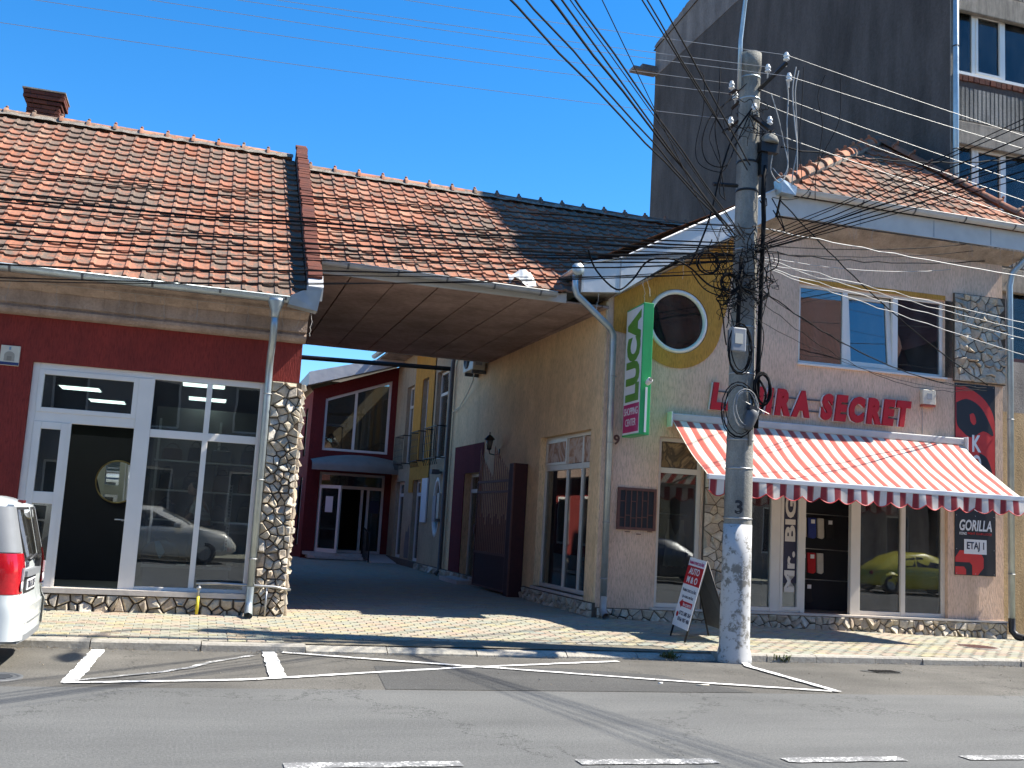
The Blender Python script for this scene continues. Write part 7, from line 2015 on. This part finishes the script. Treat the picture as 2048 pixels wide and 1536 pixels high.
pp_ = person((.22, 2.32, .478), 'shop assistant in a grey shirt leaning over the counter of the left shop, head bowed')
pp_.scale = (.88, .88, .88)

# ---------------------------------------------------------------- inside the right shop
def hang(x, y, ztop, w, h, mat, label, name='garment', cat='clothing', hook=True):
    t = thing(name, label, cat, FR, (x, y, ztop - h))
    rows = []
    prof = [(.10, 0), (.50, .06), (.52, .16), (.42, .20), (.40, .55), (.43, 1.0)]
    for hw, f in prof:
        rows.append([(x + w * hw * (2 * k / 10 - 1), y + .025 * math.sin(k * 1.9 + f * 3) * (f > .1), ztop - h * f) for k in range(11)])
    rows += [[(p[0], p[1] + .06, p[2]) for p in r_] for r_ in rows[::-1]]
    MB().grid(rows).build('cloth', mat, t)
    if hook: MB().tube([(x, y + .03, ztop + .14), (x + .03, y + .03, ztop + .16), (x + .02, y + .03, ztop + .08), (x, y + .03, ztop - .01)], .006, 5).build('hanger_hook', M['steel'], t)
    return t
cl_white = plain('off_white_cloth', (.48, .45, .38), .9); cl_red = plain('red_cloth', (.42, .015, .02), .9); cl_blue = plain('blue_cloth', (.03, .05, .22), .9); cl_blk = plain('black_cloth', (.015, .015, .016), .9); cl_grey = plain('grey_cloth', (.38, .38, .36), .9)
cl_brown = plain('brown_cloth', (.14, .06, .035), .9)
o = MB().tube([(1.05, .55, 2.02), (1.8, .55, 2.0)], .012, 6).build('clothes_rail', M['steel'], fr=FR, at=(1.05, .55, 2)); tag(o, 'thin rail holding clothes in the narrow shop window', 'rail')
tk = thing('tank_top', 'off white sleeveless top hanging in the narrow shop window', 'clothing', FR, (1.58, .5, 1.1))
rows = []
for f, a_, b_ in ((0, -.15, -.09), (.18, -.15, -.07), (.30, -.17, -.02), (.34, -.19, .0)):
    rows.append([(1.58 + a_ + (b_ - a_) * k / 4, .5, 1.92 - .8 * f) for k in range(5)])
MB().grid(rows).build('strap', cl_white, tk); MB().grid([[(3.16 - p[0], p[1], p[2]) for p in r_] for r_ in rows]).build('strap', cl_white, tk)
rows = [[(1.58 + w_ * (2 * k / 12 - 1), .5 + .02 * math.sin(k * 1.7), z + (.015 * math.sin(k * 2.4) if z < 1.2 else 0)) for k in range(13)] for z, w_ in ((1.65, .19), (1.5, .18), (1.3, .20), (1.12, .215))]
MB().grid(rows).build('front', cl_white, tk)
hang(1.24, .7, 2.15, .36, 1.2, cl_blk, 'dark jacket with a brown collar hanging in the narrow shop window')
MB().box(1.10, .62, 2.08, 1.34, .66, 2.2).build('collar', cl_brown, [c for c in bpy.data.objects if c.name.startswith('garment')][-1])
cd = hang(2.78, .5, 2.25, .42, 1.15, cl_blk, 'black and white patterned cardigan hanging in the shop window right of the pole')
for k, xx in enumerate((2.62, 2.68, 2.88, 2.94)): MB().box(xx, .44, 1.5, xx + .022, .452, 2.1).build('white_stripe', cl_white, cd)
for k in range(6):
    for j in range(3): MB().box(2.63 + j * .13, .44, 1.12 + k * .07, 2.645 + j * .13, .452, 1.135 + k * .07).build('white_dot', cl_white, cd)
MB().box(2.60, .44, 1.10, 3.0, .452, 1.2).build('hem_band', cl_white, cd)
hang(3.02, .8, 2.3, .36, 1.0, cl_grey, 'grey blouse hanging behind the cardigan in the shop window')
# sock racks inside the door
rk = thing('sock_rack', 'dark rack with hooks holding packed socks inside the right shop door', 'rack', FR, (4.3, .8, .47))
MB().box(3.4, .80, .47, 5.2, .84, 3.0).build('panel', M['interior_dark'], rk)
for z in (2.18, 1.56, 1.02): MB().tube([(3.5, .62, z), (5.1, .62, z - .02)], .008, 5).build('bar', M['steel'], rk)
pk = [('red', cl_red), ('blue', cl_blue), ('black', cl_blk), ('white', cl_white)]
for zi, (z, seq) in enumerate(((2.10, 'wrwbwk'), (1.48, 'wrkrw'), (.95, 'kk'))):
    for k, c in enumerate(seq):
        x = 3.72 + k * .175 + (.3 if zi == 2 else 0); mt_ = {'w': cl_white, 'r': cl_red, 'b': cl_blue, 'k': cl_blk}[c]; nm = {'w': 'white', 'r': 'red', 'b': 'blue', 'k': 'black'}[c]
        t = thing('sock_pack', nm + ' pack of socks on the ' + ('upper', 'middle', 'lower')[zi] + ' bar inside the right shop door', 'socks', FR, (x, .6, z - .35), 'sock packs inside the right shop door')
        wv = .065 if c == 'w' else .082
        MB().prism([(x - wv, .60, z), (x + wv, .60, z), (x + wv * 1.05, .59, z - .34), (x + wv * .4, .585, z - .37), (x - wv * .9, .59, z - .35)], (0, .045, 0)).build('socks', mt_, t, bevel=.01)
        if c != 'w': MB().box(x - .03, .582, z - .10, x + .045, .590, z - .03).build('paper_band', M['signwhite'], t)
# mannequin in the right pane
mn = thing('mannequin', 'white mannequin torso in a grey sweater in the right shop window', 'mannequin', FR, (6.12, .6, .5))
def ell(cx, cy, prof, n=20):
    rows = []
    for z, rx, ry in prof: rows.append([(cx + rx * math.cos(2 * math.pi * k / n), cy + ry * math.sin(2 * math.pi * k / n), z) for k in range(n + 1)])
    return rows
MB().grid(ell(6.12, .62, [(1.28, .17, .12), (1.45, .18, .125), (1.62, .175, .12), (1.78, .20, .125), (1.92, .21, .12), (2.02, .18, .10), (2.08, .11, .085), (2.11, .07, .07)])).build('sweater', cl_grey, mn)
for s_ in (1, -1): MB().tube([(6.12 + s_ * .17, .62, 1.98), (6.12 + s_ * .25, .60, 1.78), (6.12 + s_ * .30, .58, 1.52), (6.12 + s_ * .29, .52, 1.30)], [.075, .065, .055, .045], 12).build('sleeve', cl_grey, mn)
MB().grid(ell(6.12, .62, [(2.10, .06, .06), (2.20, .052, .052), (2.26, .06, .07), (2.38, .075, .095), (2.46, .06, .075), (2.49, .01, .01)])).build('head', M['white'], mn)
MB().grid(ell(6.12, .62, [(1.05, .15, .11), (1.28, .165, .115)])).build('skirt', plain('olive_cloth', (.16, .15, .06), .9), mn)
for x in (6.04, 6.2): MB().tube([(x, .62, 1.06), (x, .62, .48)], .016, 8).build('stand', M['steel'], mn)
MB().box(5.95, .5, .47, 6.3, .75, .49).build('foot_plate', M['steel'], mn)
tg = thing('price_board', 'small cream price card hanging in the pane right of the shop door', 'card', FR, (5.12, .4, 1.6))
MB().box(5.03, .40, 1.68, 5.25, .405, 1.90).build('card', M['beige'], tg); MB().tube([(5.05, .40, 1.90), (5.14, .40, 2.12), (5.23, .40, 1.90)], .004, 4).build('string', M['grey_cable'], tg)
# clothes behind the passage window
t = hang(.55, 1.25, 2.5, .40, 1.2, cl_white, 'pale shirt hanging inside the passage side window')
t = hang(.9, 1.9, 2.5, .40, 1.3, cl_brown, 'brown coat hanging inside the passage side window')
# ---------------------------------------------------------------- the other side of the street (seen in the glass)
sheet('near_pavement', R4(-60, -6.0, 70, -2.9), .12, M['paver'])
MB().box(-60, -3.02, -.05, 70, -2.88, .125).build('near_kerb', M['kerb'], kind='structure')
def house(x0, x1, y, h, rh, wall_m, label, seed, gable=False):
    rg = random.Random(seed)
    t = thing('house_opposite', label, 'house', WORLD, ((x0 + x1) / 2, y, .12))
    w = x1 - x0; n = max(2, int(w / 2.6)); hs = []
    for k in range(n):
        cx = x0 + w * (k + .5) / n; hs.append(rect(cx - .55, 1.1, cx + .55, 2.9))
        if h > 5.5: hs.append(rect(cx - .55, 4.2, cx + .55, 5.8))
        if h > 8.5: hs.append(rect(cx - .55, 6.9, cx + .55, 8.3))
    top = [(x0, .1), (x1, .1), (x1, h), ((x0 + x1) / 2, h + rh), (x0, h)] if gable else [(x0, .1), (x1, .1), (x1, h), (x0, h)]
    mb = panel(top, hs, y, -.18)
    mb.f = [f[::-1] for f in mb.f]
    mb.add([(x0, y, .1), (x0, y - 8, .1), (x0, y - 8, h), (x0, y, h)], [(0, 1, 2, 3)]).add([(x1, y, .1), (x1, y - 8, .1), (x1, y - 8, h), (x1, y, h)], [(3, 2, 1, 0)]).add([(x0, y - 8, .1), (x1, y - 8, .1), (x1, y - 8, h), (x0, y - 8, h)], [(0, 1, 2, 3)])
    mb.build('wall', wall_m, t)
    for hh in hs:
        a_, b_ = hh[0], hh[2]
        v = MB(); frame4(v, a_[0], a_[1], b_[0], b_[1], .07, y - .16, y - .08); f = v.build('window', M['upvc'], t); MB().box(a_[0] + .07, y - .13, a_[1] + .07, b_[0] - .07, y - .12, b_[1] - .07).build('pane', M['interior_dark'], f)
    if gable:
        r_ = MB().add([(x0 - .3, y + .3, h - .2), ((x0 + x1) / 2, y + .3, h + rh), ((x0 + x1) / 2, y - 8.3, h + rh), (x0 - .3, y - 8.3, h - .2)], [(0, 1, 2, 3)]).add([(x1 + .3, y + .3, h - .2), ((x0 + x1) / 2, y + .3, h + rh), ((x0 + x1) / 2, y - 8.3, h + rh), (x1 + .3, y - 8.3, h - .2)], [(3, 2, 1, 0)])
    else:
        r_ = MB().add([(x0 - .3, y + .5, h - .15), (x1 + .3, y + .5, h - .15), (x1 + .3, y - 4, h + rh), (x0 - .3, y - 4, h + rh)], [(0, 1, 2, 3)]).add([(x0 - .3, y - 8.5, h - .15), (x1 + .3, y - 8.5, h - .15), (x1 + .3, y - 4, h + rh), (x0 - .3, y - 4, h + rh)], [(3, 2, 1, 0)])
    r_.build('roof', M['redroof'], t)
def redroof():
    m, nt, ns, lk, b = newmat('ribbed_red_roof')
    tc = N(nt, 'ShaderNodeTexCoord'); sx = N(nt, 'ShaderNodeSeparateXYZ'); lk.new(tc.outputs['Object'], sx.inputs[0])
    w_ = N(nt, 'ShaderNodeTexWave'); w_.inputs['Scale'].default_value = 1.6; lk.new(tc.outputs['Object'], w_.inputs['Vector'])
    n = noise(nt, coords(nt), 2, 5); r = ramp(nt, n.outputs[0], [(.3, (.16, .045, .03)), (.7, (.24, .07, .05))])
    v = ramp(nt, w_.outputs[0], [(.2, (.55, .55, .55)), (.6, (1, 1, 1))])
    lk.new(mixc(nt, 1.0, r.outputs[0], v.outputs[0], 'MULTIPLY'), b.inputs['Base Color']); b.inputs['Roughness'].default_value = .8
    return m
M['redroof'] = redroof()
house(-16, -6, -6.0, 5.2, 3.0, M['yardcream'], 'low cream house with red roof across the street, facing the left shop', 1)
house(-5.6, 6, -6.0, 6.6, 3.2, M['gable_light'], 'two storey grey house with red roof across the street, facing the gateway', 2)
house(6.4, 15.8, -6.0, 4.0, 2.9, M['oldyellow'], 'low yellow house with red roof across the street, facing the round window', 3)
house(16.2, 27, -6.0, 6.5, 6.1, M['moulding'], 'tall brown house with red roof across the street, facing the striped awning', 4)
house(27.4, 35, -6.0, 10.4, 4.6, M['gable'], 'tall dark gabled house across the street beyond the yellow car', 5, True)
house(35.4, 48, -6.0, 4.8, 3.2, M['cream'], 'low cream house across the street farthest along to the right', 6)

# ---------------------------------------------------------------- open left side of the yard (seen in the passage window)
sheet('yard_floor', R4(-6, 25.3, 1.2, 40), .265, M['paver'])
YA = thing('yard_annex', 'low red annex with rubble base on the open side of the yard', 'building', WORLD, (-.5, 32, .25))
MB().box(-5, 28.0, .1, .30, 37.0, 3.3).build('wall', M['red'], YA)
MB().box(-5.2, 27.7, 3.3, .75, 37.3, 3.75).build('eaves', M['moulding'], YA)
MB().box(.30, 28.0, .1, .36, 37.0, .75).build('plinth', M['stone'], YA)
for y in (29.2, 31.4, 33.6, 35.8):
    f = MB().box(.30, y - .5, 1.1, .34, y + .5, 2.7).build('window', M['upvc'], YA); MB().box(.34, y - .42, 1.18, .35, y + .42, 2.62).build('pane', M['glass_dark'], f)

o = MB().box(-8, 39.6, .1, 3.38, 39.85, 2.7).box(-8, 39.55, 2.7, 3.38, 39.9, 2.8).build('yard_back_wall', M['yardcream'], at=(-2, 39.7, .2)); tag(o, 'plain cream boundary wall closing the open side of the yard', 'wall')
